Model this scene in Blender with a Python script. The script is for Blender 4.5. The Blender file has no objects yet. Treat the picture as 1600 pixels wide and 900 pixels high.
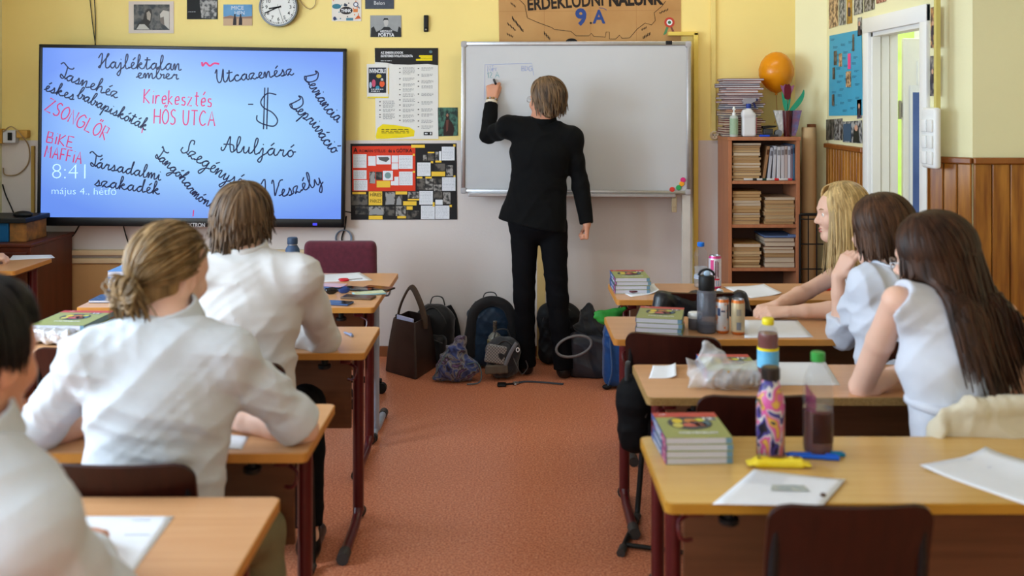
import bpy, bmesh, math, random
import numpy as np
from mathutils import Vector, Matrix
scn = bpy.context.scene
COL = scn.collection
PI = math.pi
# ------------------------------------------------------------------ camera, world, lights, exposure
F, CX, HY, HC = 1556.0, 800.0, 161.0, 1.66        # focal length (px), optical axis, horizon row, camera height (m)
cam = bpy.data.cameras.new('camera'); cam_o = bpy.data.objects.new('camera', cam); COL.objects.link(cam_o)
cam_o.location = (0, 0, HC); cam_o.rotation_euler = (PI/2, 0, 0)
cam.sensor_width = 36.0; cam.lens = 36.0*F/1600; cam.shift_y = (HY-450)/1600.0
cam.clip_start = 0.05; cam.clip_end = 60
cam.dof.use_dof = True; cam.dof.focus_distance = 5.9; cam.dof.aperture_fstop = 2.4
scn.camera = cam_o
w = bpy.data.worlds.new('sky'); scn.world = w; w.use_nodes = True
w.node_tree.nodes['Background'].inputs[0].default_value = (0.62, 0.78, 1.0, 1)
w.node_tree.nodes['Background'].inputs[1].default_value = 1.2
scn.view_settings.view_transform = 'Standard'; scn.view_settings.look = 'None'
scn.view_settings.gamma = 1.0; scn.view_settings.use_curve_mapping = False
scn.view_settings.exposure = 0.0
scn.cycles.use_denoising = True
scn.cycles.max_bounces = 7; scn.cycles.diffuse_bounces = 4; scn.cycles.glossy_bounces = 3
scn.cycles.transmission_bounces = 6; scn.cycles.transparent_max_bounces = 8
scn.cycles.caustics_reflective = False; scn.cycles.caustics_refractive = False
scn.cycles.sample_clamp_indirect = 6.0
def area(name, loc, rot, sx, sy, watts, col):
    l = bpy.data.lights.new(name, 'AREA'); l.shape = 'RECTANGLE'; l.size = sx; l.size_y = sy
    l.energy = watts; l.color = col
    o = bpy.data.objects.new(name, l); o.location = loc; o.rotation_euler = rot; COL.objects.link(o); return o
# daylight coming through the windows of the left wall and of the back wall (the glass panes sit just outside)
XL, YB, YF, XR, ZC = -3.35, -2.6, 6.54, 2.02, 3.25
DAY = (0.67, 0.84, 1.0)
WIN_L = [(-1.3, 1.4), (0.8, 1.4), (2.7, 1.2), (4.45, 1.3)]     # (centre y, width)
for i, (wy, ww) in enumerate(WIN_L):
    area('daylight', (XL-0.10, wy, 1.95), (0, -PI/2, 0), 1.75, ww, (50, 84, 172, 42)[i], DAY)
area('daylight', (-0.6, YB-0.10, 2.0), (PI/2, 0, 0), 3.2, 1.7, 32, (1.0, 0.91, 0.78))
area('hall_daylight', (3.4, 6.2, 3.0), (0, 0, 0), 1.6, 2.4, 60, (0.86, 0.93, 1.0))

# ------------------------------------------------------------------ helpers
def P(px, py, d):
    """world point seen at pixel (px, py) of the 1600x900 photograph at distance d in front of the camera"""
    return Vector(((px-CX)/F*d, d, HC-(py-HY)/F*d))
def PZ(px, py, z):
    """world point at pixel (px, py) lying on the horizontal plane of height z"""
    d = F*(HC-z)/(py-HY)
    return Vector(((px-CX)/F*d, d, z))
def lin(c):
    if isinstance(c, str):
        c = tuple(int(c[i:i+2], 16) for i in (1, 3, 5))
    return tuple(((v/255.0)/12.92 if v <= 10 else ((v/255.0+0.055)/1.055)**2.4) for v in c[:3])
MATS = {}
def mat(name, col, rough=0.6, spec=0.3, metal=0.0, var=0.0, scale=8.0, stretch=None, bump=0.0, bscale=60.0,
        emit=0.0, trans=0.0, ior=1.45, alpha=1.0, col2=None, thresh=None, sheen=0.0, coat=0.0, island=0.0, sss=0.0, translucent=0.0):
    """procedural principled material; col/col2 are sRGB; a noise mixes col with col2 (or darker/lighter col)"""
    if name in MATS: return MATS[name]
    m = bpy.data.materials.new(name); m.use_nodes = True
    nt = m.node_tree; b = nt.nodes['Principled BSDF']; L = nt.links.new
    c1 = lin(col)
    b.inputs['Base Color'].default_value = (*c1, 1); b.inputs['Roughness'].default_value = rough
    b.inputs['Specular IOR Level'].default_value = spec; b.inputs['Metallic'].default_value = metal
    b.inputs['IOR'].default_value = ior
    if trans: b.inputs['Transmission Weight'].default_value = trans
    if alpha < 1: b.inputs['Alpha'].default_value = alpha
    if sheen: b.inputs['Sheen Weight'].default_value = sheen
    if coat: b.inputs['Coat Weight'].default_value = coat; b.inputs['Coat Roughness'].default_value = 0.15
    if sss:
        b.inputs['Subsurface Weight'].default_value = sss; b.inputs['Subsurface Radius'].default_value = (0.012, 0.005, 0.003)
        b.inputs['Subsurface Scale'].default_value = 1.0
    tc = nt.nodes.new('ShaderNodeTexCoord'); mp = nt.nodes.new('ShaderNodeMapping')
    L(tc.outputs['Object'], mp.inputs['Vector'])
    if stretch: mp.inputs['Scale'].default_value = stretch
    out = None
    if var or col2 is not None:
        n = nt.nodes.new('ShaderNodeTexNoise'); n.inputs['Scale'].default_value = scale; n.inputs['Detail'].default_value = 4
        L(mp.outputs['Vector'], n.inputs['Vector'])
        r = nt.nodes.new('ShaderNodeValToRGB')
        lo, hi = (0.3, 0.7) if thresh is None else thresh
        r.color_ramp.elements[0].position = lo; r.color_ramp.elements[1].position = hi
        if col2 is not None: a2 = lin(col2); a1 = c1
        else: a1 = tuple(v*(1-var) for v in c1); a2 = tuple(min(1, v*(1+var)) for v in c1)
        r.color_ramp.elements[0].color = (*a1, 1); r.color_ramp.elements[1].color = (*a2, 1)
        L(n.outputs['Fac'], r.inputs['Fac']); out = r.outputs['Color']
    if island:
        g = nt.nodes.new('ShaderNodeNewGeometry'); mm = nt.nodes.new('ShaderNodeMapRange')
        mm.inputs['To Min'].default_value = 1-island; mm.inputs['To Max'].default_value = 1+island
        L(g.outputs['Random Per Island'], mm.inputs['Value'])
        mx = nt.nodes.new('ShaderNodeMix'); mx.data_type = 'RGBA'; mx.blend_type = 'MULTIPLY'; mx.inputs['Factor'].default_value = 1
        if out is not None: L(out, mx.inputs['A'])
        else: mx.inputs['A'].default_value = (*c1, 1)
        L(mm.outputs['Result'], mx.inputs['B']); out = mx.outputs['Result']
    if out is not None: L(out, b.inputs['Base Color'])
    if bump:
        nb = nt.nodes.new('ShaderNodeTexNoise'); nb.inputs['Scale'].default_value = bscale; nb.inputs['Detail'].default_value = 3
        L(mp.outputs['Vector'], nb.inputs['Vector'])
        bu = nt.nodes.new('ShaderNodeBump'); bu.inputs['Strength'].default_value = bump; bu.inputs['Distance'].default_value = 0.01
        L(nb.outputs['Fac'], bu.inputs['Height']); L(bu.outputs['Normal'], b.inputs['Normal'])
    if emit:
        b.inputs['Emission Strength'].default_value = emit; b.inputs['Emission Color'].default_value = (*c1, 1)
    if translucent:
        tr = nt.nodes.new('ShaderNodeBsdfTranslucent'); tr.inputs[0].default_value = (*c1, 1)
        ms = nt.nodes.new('ShaderNodeMixShader'); ms.inputs[0].default_value = translucent
        o = [n for n in nt.nodes if n.type == 'OUTPUT_MATERIAL'][0]
        L(b.outputs[0], ms.inputs[1]); L(tr.outputs[0], ms.inputs[2]); L(ms.outputs[0], o.inputs[0])
    MATS[name] = m
    return m
def K(*c, **kw):
    """a plain coloured material by sRGB value"""
    return mat('paint_%02x%02x%02x' % tuple(int(v) for v in c), c, **kw)

class MB:
    """collects shapes; build() links them as ONE mesh object"""
    def __init__(s): s.v = []; s.f = []; s.m = []; s.mats = []; s.M = None
    def mi(s, m):
        if m is None: return 0
        if m not in s.mats: s.mats.append(m)
        return s.mats.index(m)
    def raw(s, vs, fs, m=None):
        o = len(s.v); k = s.mi(m)
        if s.M is not None: vs = [s.M @ Vector(v) for v in vs]
        s.v += [tuple(v) for v in vs]
        for f in fs: s.f.append(tuple(i+o for i in f)); s.m.append(k)
    def box(s, a, b, m=None, bevel=0.0, seg=2):
        x0, y0, z0 = a; x1, y1, z1 = b
        if bevel:
            bm = bmesh.new(); bmesh.ops.create_cube(bm, size=1.0)
            for v in bm.verts: v.co = Vector(((x0+x1)/2+v.co.x*(x1-x0), (y0+y1)/2+v.co.y*(y1-y0), (z0+z1)/2+v.co.z*(z1-z0)))
            bmesh.ops.bevel(bm, geom=bm.edges[:], offset=bevel, segments=seg, profile=0.5, affect='EDGES')
            s.bm(bm, m); return
        vs = [(x, y, z) for z in (z0, z1) for y in (y0, y1) for x in (x0, x1)]
        s.raw(vs, [(0, 2, 3, 1), (4, 5, 7, 6), (0, 1, 5, 4), (1, 3, 7, 5), (3, 2, 6, 7), (2, 0, 4, 6)], m)
    def bm(s, bm, m=None):
        bm.verts.index_update()
        s.raw([v.co.copy() for v in bm.verts], [[v.index for v in f.verts] for f in bm.faces], m); bm.free()
    def tube(s, pts, r, m=None, n=8, closed=False, flat=1.0, up=None):
        pts = [Vector(p) for p in pts]; N = len(pts)
        rs = r if isinstance(r, (list, tuple)) else [r]*N
        o = []; prev = None
        for i, p in enumerate(pts):
            t = (pts[(i+1) % N]-pts[i-1]) if closed else (pts[min(i+1, N-1)]-pts[max(i-1, 0)])
            if t.length < 1e-9: t = Vector((0, 0, 1))
            t.normalize()
            if prev is None:
                a = Vector(up) if up is not None else (Vector((0, 0, 1)) if abs(t.z) < 0.9 else Vector((1, 0, 0)))
            else: a = prev
            a = a-t*a.dot(t)
            if a.length < 1e-6: a = t.orthogonal()
            a.normalize(); prev = a; b = t.cross(a)
            for k in range(n):
                q = 2*PI*k/n
                o.append(p+a*(math.cos(q)*rs[i]*flat)+b*(math.sin(q)*rs[i]))
        fs = []
        for i in range(N if closed else N-1):
            j = (i+1) % N
            for k in range(n):
                l = (k+1) % n
                fs.append((i*n+k, i*n+l, j*n+l, j*n+k))
        if not closed:
            fs.append(tuple(range(n))[::-1]); fs.append(tuple((N-1)*n+k for k in range(n)))
        s.raw(o, fs, m)
    def lathe(s, prof, m=None, n=28, c=(0, 0, 0), mats=None):
        """prof: (radius, z) list; mats: material per ring band"""
        base = len(s.v); c = Vector(c); vs = []
        for (r, z) in prof:
            for k in range(n):
                q = 2*PI*k/n
                vs.append((c.x+r*math.cos(q), c.y+r*math.sin(q), c.z+z))
        if s.M is not None: vs = [tuple(s.M @ Vector(v)) for v in vs]
        s.v += vs
        for i in range(len(prof)-1):
            kk = s.mi(mats[i] if mats else m)
            for k in range(n):
                l = (k+1) % n
                s.f.append((base+i*n+k, base+i*n+l, base+(i+1)*n+l, base+(i+1)*n+k)); s.m.append(kk)
        if prof[0][0] > 1e-5: s.f.append(tuple(base+k for k in range(n))[::-1]); s.m.append(s.mi(mats[0] if mats else m))
        if prof[-1][0] > 1e-5: s.f.append(tuple(base+(len(prof)-1)*n+k for k in range(n))); s.m.append(s.mi(mats[-1] if mats else m))
    def prism(s, poly, lo, hi, m=None, axis='z'):
        """extrude a 2D polygon between lo and hi along an axis"""
        n = len(poly)
        def q(p, h): return {'z': (p[0], p[1], h), 'y': (p[0], h, p[1]), 'x': (h, p[0], p[1])}[axis]
        s.raw([q(p, lo) for p in poly]+[q(p, hi) for p in poly],
              [tuple(range(n))[::-1], tuple(range(n, 2*n))]+[(i, (i+1) % n, n+(i+1) % n, n+i) for i in range(n)], m)
    def ball(s, c, r, m=None, n=16):
        r = r if isinstance(r, (tuple, list)) else (r, r, r)
        vs = []; rings = n//2
        for i in range(rings+1):
            a = PI*i/rings
            for k in range(n):
                b = 2*PI*k/n
                vs.append((c[0]+r[0]*math.sin(a)*math.cos(b), c[1]+r[1]*math.sin(a)*math.sin(b), c[2]+r[2]*math.cos(a)))
        s.raw(vs, [(i*n+k, (i+1)*n+k, (i+1)*n+(k+1) % n, i*n+(k+1) % n) for i in range(rings) for k in range(n)], m)
    def text(s, body, u, v, size, m, layer=0.0, rot=0.0, align='LEFT', bold=0.0, sx=1.0, fit=None):
        """flat lettering in the local u,v plane (x right, z up, facing -y)"""
        vs, fs, wd = text_mesh(body, bold)
        k = size; kx = size*sx
        if fit: kx = fit/max(wd, 1e-6)
        off = {'LEFT': 0, 'CENTER': -wd*kx/2, 'RIGHT': -wd*kx}[align]
        ca, sa = math.cos(rot), math.sin(rot); out = []
        for (x, y) in vs:
            X = x*kx+off; Y = y*k
            out.append((u+X*ca-Y*sa, -layer, v+X*sa+Y*ca))
        s.raw(out, fs, m)
    def rect(s, u0, v0, u1, v1, m, layer=0.0, rot=0.0):
        cu, cv = (u0+u1)/2, (v0+v1)/2; ca, sa = math.cos(rot), math.sin(rot)
        q = [(cu+(x-cu)*ca-(y-cv)*sa, -layer, cv+(x-cu)*sa+(y-cv)*ca) for x, y in ((u0, v0), (u1, v0), (u1, v1), (u0, v1))]
        s.raw(q, [(0, 1, 2, 3)], m)
    def poly(s, pts, m, layer=0.0):
        s.raw([(x, -layer, y) for x, y in pts], [tuple(range(len(pts)))], m)
    def disc(s, u, v, ru, rv, m, layer=0.0, n=24):
        s.poly([(u+ru*math.cos(2*PI*k/n), v+rv*math.sin(2*PI*k/n)) for k in range(n)], m, layer)
    def line(s, pts, wd, m, layer=0.0):
        """flat pen stroke through (u,v) points"""
        L = []; R = []; N = len(pts)
        for i in range(N):
            a = pts[max(i-1, 0)]; b = pts[min(i+1, N-1)]
            dx, dy = b[0]-a[0], b[1]-a[1]; l = math.hypot(dx, dy) or 1
            nx, ny = -dy/l*wd/2, dx/l*wd/2
            L.append((pts[i][0]+nx, -layer, pts[i][1]+ny)); R.append((pts[i][0]-nx, -layer, pts[i][1]-ny))
        s.raw(L+R, [(N+i, N+i+1, i+1, i) for i in range(N-1)], m)
    def build(s, name, m=None, parent=None, smooth=None, loc=None, rot=None):
        me = bpy.data.meshes.new(name); me.from_pydata(s.v, [], s.f)
        if m is not None and not s.mats: me.materials.append(m)
        else:
            for x in s.mats: me.materials.append(x)
            me.polygons.foreach_set('material_index', s.m)
        me.update()
        if smooth is not None and len(me.polygons):
            me.polygons.foreach_set('use_smooth', [True]*len(me.polygons))
            try: me.set_sharp_from_angle(angle=math.radians(smooth))
            except Exception: pass
        o = bpy.data.objects.new(name, me); COL.objects.link(o)
        if parent is not None: o.parent = parent
        if loc is not None: o.location = loc
        if rot is not None: o.rotation_euler = rot
        return o
_tc = {}
_fc = bpy.data.curves.new('lettering', 'FONT'); _fo = bpy.data.objects.new('lettering', _fc); COL.objects.link(_fo)
def text_mesh(body, bold=0.0):
    key = (body, bold)
    if key in _tc: return _tc[key]
    _fc.body = body; _fc.offset = bold; _fc.resolution_u = 3
    dg = bpy.context.evaluated_depsgraph_get(); dg.update()
    ev = _fo.evaluated_get(dg); me = ev.to_mesh()
    vs = [(v.co.x, v.co.y) for v in me.vertices]; fs = [tuple(p.vertices) for p in me.polygons]
    ev.to_mesh_clear()
    wd = max([x for x, y in vs], default=0)
    _tc[key] = (vs, fs, wd); return _tc[key]
def tag(o, label, cat, group=None, kind=None):
    o['label'] = label; o['category'] = cat
    if group: o['group'] = group
    if kind: o['kind'] = kind
    return o
def struct(o, label=None):
    o['kind'] = 'structure'
    if label: o['label'] = label
    return o
def thing(name, label, cat, loc=(0, 0, 0), rz=0.0, group=None):
    o = bpy.data.objects.new(name, None); COL.objects.link(o); o.location = loc; o.rotation_euler = (0, 0, rz)
    o.empty_display_size = 0.05
    return tag(o, label, cat, group)
def dup(root, loc, rz, label, group=None):
    r = root.copy(); COL.objects.link(r); r.location = loc; r.rotation_euler = (0, 0, rz); r['label'] = label
    if group: r['group'] = group
    for ch in list(root.children):
        c = ch.copy(); COL.objects.link(c); c.parent = r
        for g in list(ch.children):
            d = g.copy(); COL.objects.link(d); d.parent = c
    return r
ORD = ['topmost', 'second from the top', 'third from the top', 'fourth from the top', 'fifth from the top', 'sixth from the top',
       'seventh from the top', 'eighth from the top', 'ninth from the top', 'tenth from the top', 'eleventh from the top', 'twelfth from the top',
       'thirteenth from the top', 'fourteenth from the top', 'fifteenth from the top', 'sixteenth from the top', 'seventeenth from the top',
       'eighteenth from the top', 'nineteenth from the top', 'twentieth from the top', 'twenty-first from the top', 'twenty-second from the top',
       'twenty-third from the top', 'twenty-fourth from the top', 'twenty-fifth from the top', 'twenty-sixth from the top']
ORL = ['first', 'second', 'third', 'fourth', 'fifth', 'sixth', 'seventh', 'eighth', 'ninth', 'tenth', 'eleventh', 'twelfth']
def crom(pts, n=6, closed=False):
    """smooth curve through points"""
    out = []; N = len(pts); dim = len(pts[0])
    for i in range(N if closed else N-1):
        g = (lambda j: pts[j % N]) if closed else (lambda j: pts[min(max(j, 0), N-1)])
        p0, p1, p2, p3 = g(i-1), g(i), g(i+1), g(i+2)
        for k in range(n):
            t = k/n
            out.append(tuple(0.5*(2*p1[c]+(p2[c]-p0[c])*t+(2*p0[c]-5*p1[c]+4*p2[c]-p3[c])*t*t+(3*p1[c]-p0[c]-3*p2[c]+p3[c])*t**3) for c in range(dim)))
    if not closed: out.append(tuple(pts[-1]))
    return out
# ------------------------------------------------------------------ materials shared by several things
M_white = mat('white_gloss_paint', (232, 232, 230), rough=0.35, var=0.02, scale=3)
M_beech = mat('beech_laminate', (208, 158, 114), rough=0.28, spec=0.45, col2=(196, 144, 100), scale=5, stretch=(0.5, 9, 9))
M_beech_y = mat('beech_laminate_reflection', (212, 172, 104), rough=0.25, spec=0.5, col2=(204, 162, 94), scale=5, stretch=(0.5, 9, 9))  # same beech laminate, made yellower to put a reflection into the colour
M_edge = mat('orange_edge_band', (190, 128, 58), rough=0.4, var=0.06, scale=20)
M_edge_o = mat('worn_chipboard_edge', (128, 98, 54), rough=0.7, col2=(150, 118, 70), scale=150)
M_maroon = mat('maroon_steel', (82, 18, 22), rough=0.3, spec=0.5, var=0.08, scale=30)
M_panel = mat('modesty_panel_wood', (112, 72, 48), rough=0.5, col2=(98, 62, 40), scale=5, stretch=(0.6, 9, 9))
M_chair = mat('dark_stained_plywood', (50, 18, 12), rough=0.34, spec=0.35, col2=(38, 13, 9), scale=6, stretch=(9, 9, 0.7))
M_black = mat('black_plastic', (20, 20, 22), rough=0.45, var=0.1, scale=30)
M_dgrey = mat('dark_grey_plastic', (62, 60, 60), rough=0.5, var=0.06, scale=30)
M_steel = mat('brushed_aluminium', (178, 178, 182), rough=0.3, metal=0.9, var=0.05, scale=40)
M_gsteel = mat('grey_steel_paint', (150, 160, 182), rough=0.35, spec=0.5, var=0.04, scale=30)
M_paper = mat('white_paper', (226, 228, 234), rough=0.7, var=0.015, scale=20)
M_ink = mat('black_ink', (22, 20, 22), rough=0.6, var=0.05, scale=40)
M_grey = mat('grey_print', (120, 120, 122), rough=0.7, var=0.05, scale=40)
M_pages = mat('book_pages', (206, 204, 214), rough=0.8, col2=(184, 182, 192), scale=6, stretch=(1, 1, 120))

# ------------------------------------------------------------------ the room
def added_fill_lamp():  # out-of-view lamp, added to brighten the right part of the front wall
    t = thing('added_ceiling_lamp', 'added unseen fluorescent fill lamp hanging from the ceiling before the whiteboard', 'lamp', (.95, 5.35, 3.12))
    k = MB(); k.prism([(-.08, .0), (.08, .0), (.05, .06), (-.05, .06)], -.75, .75, None, 'x'); k.build('housing', M_white, t)
    k = MB(); k.M = Matrix.Rotation(PI/2, 4, 'Y'); k.lathe([(.013, -.7), (.013, .7)], n=10); k.M = None; k.build('tube', mat('fill_tube_glow', (255, 240, 220), emit=1.5), t, loc=(0, 0, -.018))
    for sx in (-.5, .5): k = MB(); k.tube([(sx, 0, .05), (sx, 0, .13)], .006, None, 6); k.build('rod', M_steel, t)
    area('fill_lamp_light', (.95, 5.35, 3.085), (math.radians(28), 0, 0), 1.4, .10, 8.5, (1.0, .93, .82))

def wallmat(name, top, low, zsplit):
    """oil-painted dado below zsplit, yellow distemper above, soft hand-rolled unevenness"""
    m = mat(name, top, rough=0.55, var=0.03, scale=1.6, bump=0.06, bscale=90)
    nt = m.node_tree; b = nt.nodes['Principled BSDF']; L = nt.links.new
    src = b.inputs['Base Color'].links[0].from_socket
    geo = nt.nodes.new('ShaderNodeNewGeometry'); sp = nt.nodes.new('ShaderNodeSeparateXYZ'); L(geo.outputs['Position'], sp.inputs[0])
    gt = nt.nodes.new('ShaderNodeMath'); gt.operation = 'GREATER_THAN'; gt.inputs[1].default_value = zsplit; L(sp.outputs['Z'], gt.inputs[0])
    mx = nt.nodes.new('ShaderNodeMix'); mx.data_type = 'RGBA'; mx.inputs['A'].default_value = (*lin(low), 1)
    L(gt.outputs[0], mx.inputs['Factor']); L(src, mx.inputs['B']); L(mx.outputs['Result'], b.inputs['Base Color'])
    return m
Z_D = 1.415
M_wf = wallmat('front_wall_paint', (240, 216, 138), (216, 206, 202), Z_D)
M_wy = mat('daylight_tinted_paint', (232, 226, 182), rough=0.55, var=0.025, scale=1.5, bump=0.06, bscale=90)  # paler copy of the wall yellow, bluish daylight put into the colour
M_ceil = mat('ceiling_paint', (240, 238, 230), rough=0.8, var=0.015, scale=1)
fl = mat('terracotta_linoleum', (218, 142, 106), rough=0.33, spec=0.4, col2=(182, 98, 66), scale=120, thresh=(0.42, 0.58), bump=0.03, bscale=200)
nt = fl.node_tree; b = nt.nodes['Principled BSDF']; src = b.inputs['Base Color'].links[0].from_socket
vo = nt.nodes.new('ShaderNodeTexNoise'); vo.inputs['Scale'].default_value = 95; vo.inputs['Detail'].default_value = 2
rr = nt.nodes.new('ShaderNodeValToRGB'); rr.color_ramp.elements[0].position = 0.60; rr.color_ramp.elements[1].position = 0.68
tc = nt.nodes.new('ShaderNodeTexCoord'); nt.links.new(tc.outputs['Object'], vo.inputs['Vector'])
nt.links.new(vo.outputs['Fac'], rr.inputs['Fac'])
mx = nt.nodes.new('ShaderNodeMix'); mx.data_type = 'RGBA'; nt.links.new(rr.outputs['Color'], mx.inputs['Factor'])
nt.links.new(src, mx.inputs['A']); mx.inputs['B'].default_value = (*lin((222, 160, 128)), 1); nt.links.new(mx.outputs['Result'], b.inputs['Base Color'])

XO = 3.6            # the room is wider behind the door wall
b_ = MB(); b_.box((XL-0.3, YB-0.3, -0.12), (XO+0.4, YF+0.3, 0.0)); struct(b_.build('floor', fl), 'speckled terracotta linoleum floor')
b_ = MB(); b_.box((XL-0.3, YB-0.3, ZC), (XO+1.0, YF+0.3, ZC+0.15)); struct(b_.build('ceiling', M_ceil))
b_ = MB(); b_.box((XL-0.3, YF, 0), (1.86, YF+0.25, ZC)); struct(b_.build('wall_front', M_wf), 'front wall, yellow above a pale painted dado')
b_ = MB(); b_.prism([(1.86, YF), (XR, 6.39), (XR+0.14, 6.39), (XR+0.14, YF+0.25), (1.86, YF+0.25)], 0, ZC, M_wy)
struct(b_.build('wall_corner', M_wy))
# right wall: door opening between y 4.86 and 5.67, top 2.08
DY0, DY1, DZ = 4.895, 5.60, 2.055
XT = XR+0.15
b_ = MB(); b_.box((XR, DY1, 0), (XT, 6.39, ZC)); b_.box((XR, DY0, DZ), (XT, DY1, ZC)); b_.box((XR, 4.80, 0), (XT, DY0, ZC))
struct(b_.build('wall_right', M_wy), 'pale yellow side wall with the open doorway')
b_ = MB(); b_.prism([(XR, 4.80), (2.155, 4.66), (XO+0.2, 4.66), (XO+0.2, 4.80)], 0, ZC)
struct(b_.build('wall_pier', M_wy), 'pale yellow wall corner at the right edge')
b_ = MB(); b_.box((XO, YB, 0), (XO+0.2, 4.66, ZC)); struct(b_.build('wall_side', M_wy))
# left wall with window openings, back wall with one
def wall_with_holes(name, horiz, at0, at1, u0, u1, holes, z0, z1, m):
    b = MB()
    def bx(a, c, e, f):
        if horiz: b.box((a, at0, e), (c, at1, f))
        else: b.box((at0, a, e), (at1, c, f))
    cur = u0
    for (h0, h1) in holes:
        bx(cur, h0, 0, ZC); bx(h0, h1, 0, z0); bx(h0, h1, z1, ZC); cur = h1
    bx(cur, u1, 0, ZC)
    return struct(b.build(name, m))
holesL = [(wy-ww/2, wy+ww/2) for wy, ww in WIN_L]
wall_with_holes('wall_left', False, XL-0.3, XL, YB-0.3, YF, holesL, 1.0, 2.9, M_wy)
wall_with_holes('wall_back', True, YB-0.3, YB, XL, XO+0.4, [(-2.3, 1.1)], 1.1, 2.9, M_wy)
wi = 0
def window(lo, hi, horiz, at):
    global wi; wi += 1
    b = MB(); t = 0.05
    def bx(a, c, e, f):
        if horiz: b.box((a, at-0.03, e), (c, at+0.03, f))
        else: b.box((at-0.03, a, e), (at+0.03, c, f))
    z0 = 1.0 if not horiz else 1.1
    bx(lo, lo+t, z0, 2.9); bx(hi-t, hi, z0, 2.9); bx(lo, hi, z0, z0+t); bx(lo, hi, 2.9-t, 2.9)
    bx((lo+hi)/2-t/2, (lo+hi)/2+t/2, z0, 2.9)
    struct(b.build('window_%d' % wi, M_white))
for h in holesL: window(h[0], h[1], False, XL-0.03)
window(-2.3, 1.1, True, YB-0.03)
# skirting and boxed trim of the front wall
M_skirt = mat('brown_skirting', (132, 78, 46), rough=0.5, var=0.08, scale=10)
b_ = MB(); b_.box((XL, YF-0.018, 0), (1.86, YF, 0.065)); struct(b_.build('baseboard_front', M_skirt))
M_boxed = M_wf
# flat boards the whiteboard hangs on, and the vertical pipe boxing right of it
b_ = MB(); b_.box((1.185, YF-0.05, 0.03), (1.215, YF, 2.12), bevel=0.004); b_.box((1.02, YF-0.05, 2.10), (1.215, YF, 2.125), bevel=0.004)
struct(b_.build('trim_1', mat('yellow_trim', (226, 196, 96), rough=0.45, var=0.04)))
M_rail = mat('cream_duct', (214, 190, 152), rough=0.5, var=0.03)
b_ = MB(); b_.box((-3.35, YF-0.045, 0.665), (-1.35, YF, 0.70), bevel=0.006); b_.box((-3.35, YF-0.03, 0.61), (-1.35, YF, 0.645), bevel=0.006)
struct(b_.build('trim_2', M_rail), 'pale cable ducts along the front wall')
# wood panelling (planks with shadow gaps)
M_pine = mat('varnished_pine', (186, 124, 46), rough=0.3, spec=0.45, col2=(124, 68, 18), scale=4, stretch=(7, 7, 0.7))
M_pine2 = mat('varnished_pine_rail', (150, 90, 36), rough=0.35, spec=0.45, col2=(124, 66, 24), scale=5, stretch=(3, 3, 3))
def planks(name, p0, p1, z1, pw, label):
    """tongue and groove boards from p0 to p1 (xy), facing left of p0->p1"""
    p0 = Vector((*p0, 0)); p1 = Vector((*p1, 0)); d = p1-p0; L = d.length; d.normalize(); n = Vector((-d.y, d.x, 0))
    b = MB(); k = max(1, round(L/pw)); s = L/k
    for i in range(k):
        b.M = Matrix((( d.x, n.x, 0, p0.x), (d.y, n.y, 0, p0.y), (0, 0, 1, 0), (0, 0, 0, 1)))
        b.box((i*s+0.002, 0.0, 0.0), ((i+1)*s-0.002, 0.016, z1-0.03), M_pine, bevel=0.004, seg=1)
    b.box((-0.004, 0, z1-0.03), (L+0.004, 0.030, z1), M_pine2, bevel=0.005, seg=1)
    b.M = None
    return struct(b.build(name), label)
b_ = MB(); b_.box((-2.90, YF-.012, .066), (-1.36, YF-.0005, .605)); struct(b_.build('tan_light_sheet', mat('painted_warm_light', (196, 154, 102), rough=.5, var=.03)), 'added tan sheet under the cable ducts, warm light painted as colour')  # added sheet; its tan puts a warm light effect into the wall colour
planks('trim_3', (XR, DY1+0.09), (XR, 6.36), 1.405, 0.052, 'narrow-board pine wainscot left of the doorway')
planks('trim_4', (XR, 4.80), (XR, DY0-0.09), 1.42, 0.075, 'pine wainscot strip right of the doorway')
planks('trim_5', (2.155, 4.66), (XR, 4.80), 1.405, 0.066, 'pine wainscot on the angled wall corner')
planks('trim_6', (XO, 4.66), (2.155, 4.66), 1.405, 0.085, 'broad pine wainscot at the right edge')
# door frame, leaf, hallway
b_ = MB()
b_.box((XR-0.02, DY1, 0), (XR+0.002, DY1+0.085, DZ+0.085), bevel=0.004); b_.box((XR-0.02, DY0-0.085, 0), (XR+0.002, DY0, DZ+0.085), bevel=0.004)
b_.box((XR-0.022, DY0-0.085, DZ), (XR+0.002, DY1+0.085, DZ+0.085), bevel=0.004)
for i, x in enumerate((0.0, 0.05, 0.10)):      # stepped jamb lining
    t = 0.022-0.006*i
    b_.box((XR+x, DY1-t, 0), (XR+x+0.045, DY1, DZ)); b_.box((XR+x, DY0, 0), (XR+x+0.045, DY0+t, DZ))
    b_.box((XR+x, DY0, DZ-t), (XR+x+0.045, DY1, DZ))
dr = struct(b_.build('door_1', M_white, smooth=30), 'white doorway with its leaf standing open to the hallway')
lf = MB(); lf.box((0.025, -0.02, 0.02), (0.70, 0.02, DZ-0.03), bevel=0.006)
lf.box((0.10, -0.026, 0.2), (0.62, -0.018, 0.9), bevel=0.006); lf.box((0.10, -0.026, 1.05), (0.62, -0.018, 1.9), bevel=0.006)
leaf = lf.build('leaf', M_white, dr, loc=(XT+0.01, DY1+0.03, 0), rot=(0, 0, math.radians(-5)))
for z in (0.3, 1.05, 1.62):
    h = MB(); h.lathe([(0.009, -0.05), (0.009, 0.05), (0.004, 0.056)], n=10, c=(0.012, 0.0, z)); h.box((0.012, -0.003, z-0.04), (0.05, 0.003, z+0.04))
    h.build('hinge', M_steel, leaf)
hd = MB(); hd.tube([(0.64, -0.025, 1.04), (0.64, -0.06, 1.04), (0.53, -0.06, 1.04)], 0.009); hd.build('handle', M_steel, leaf)
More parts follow.
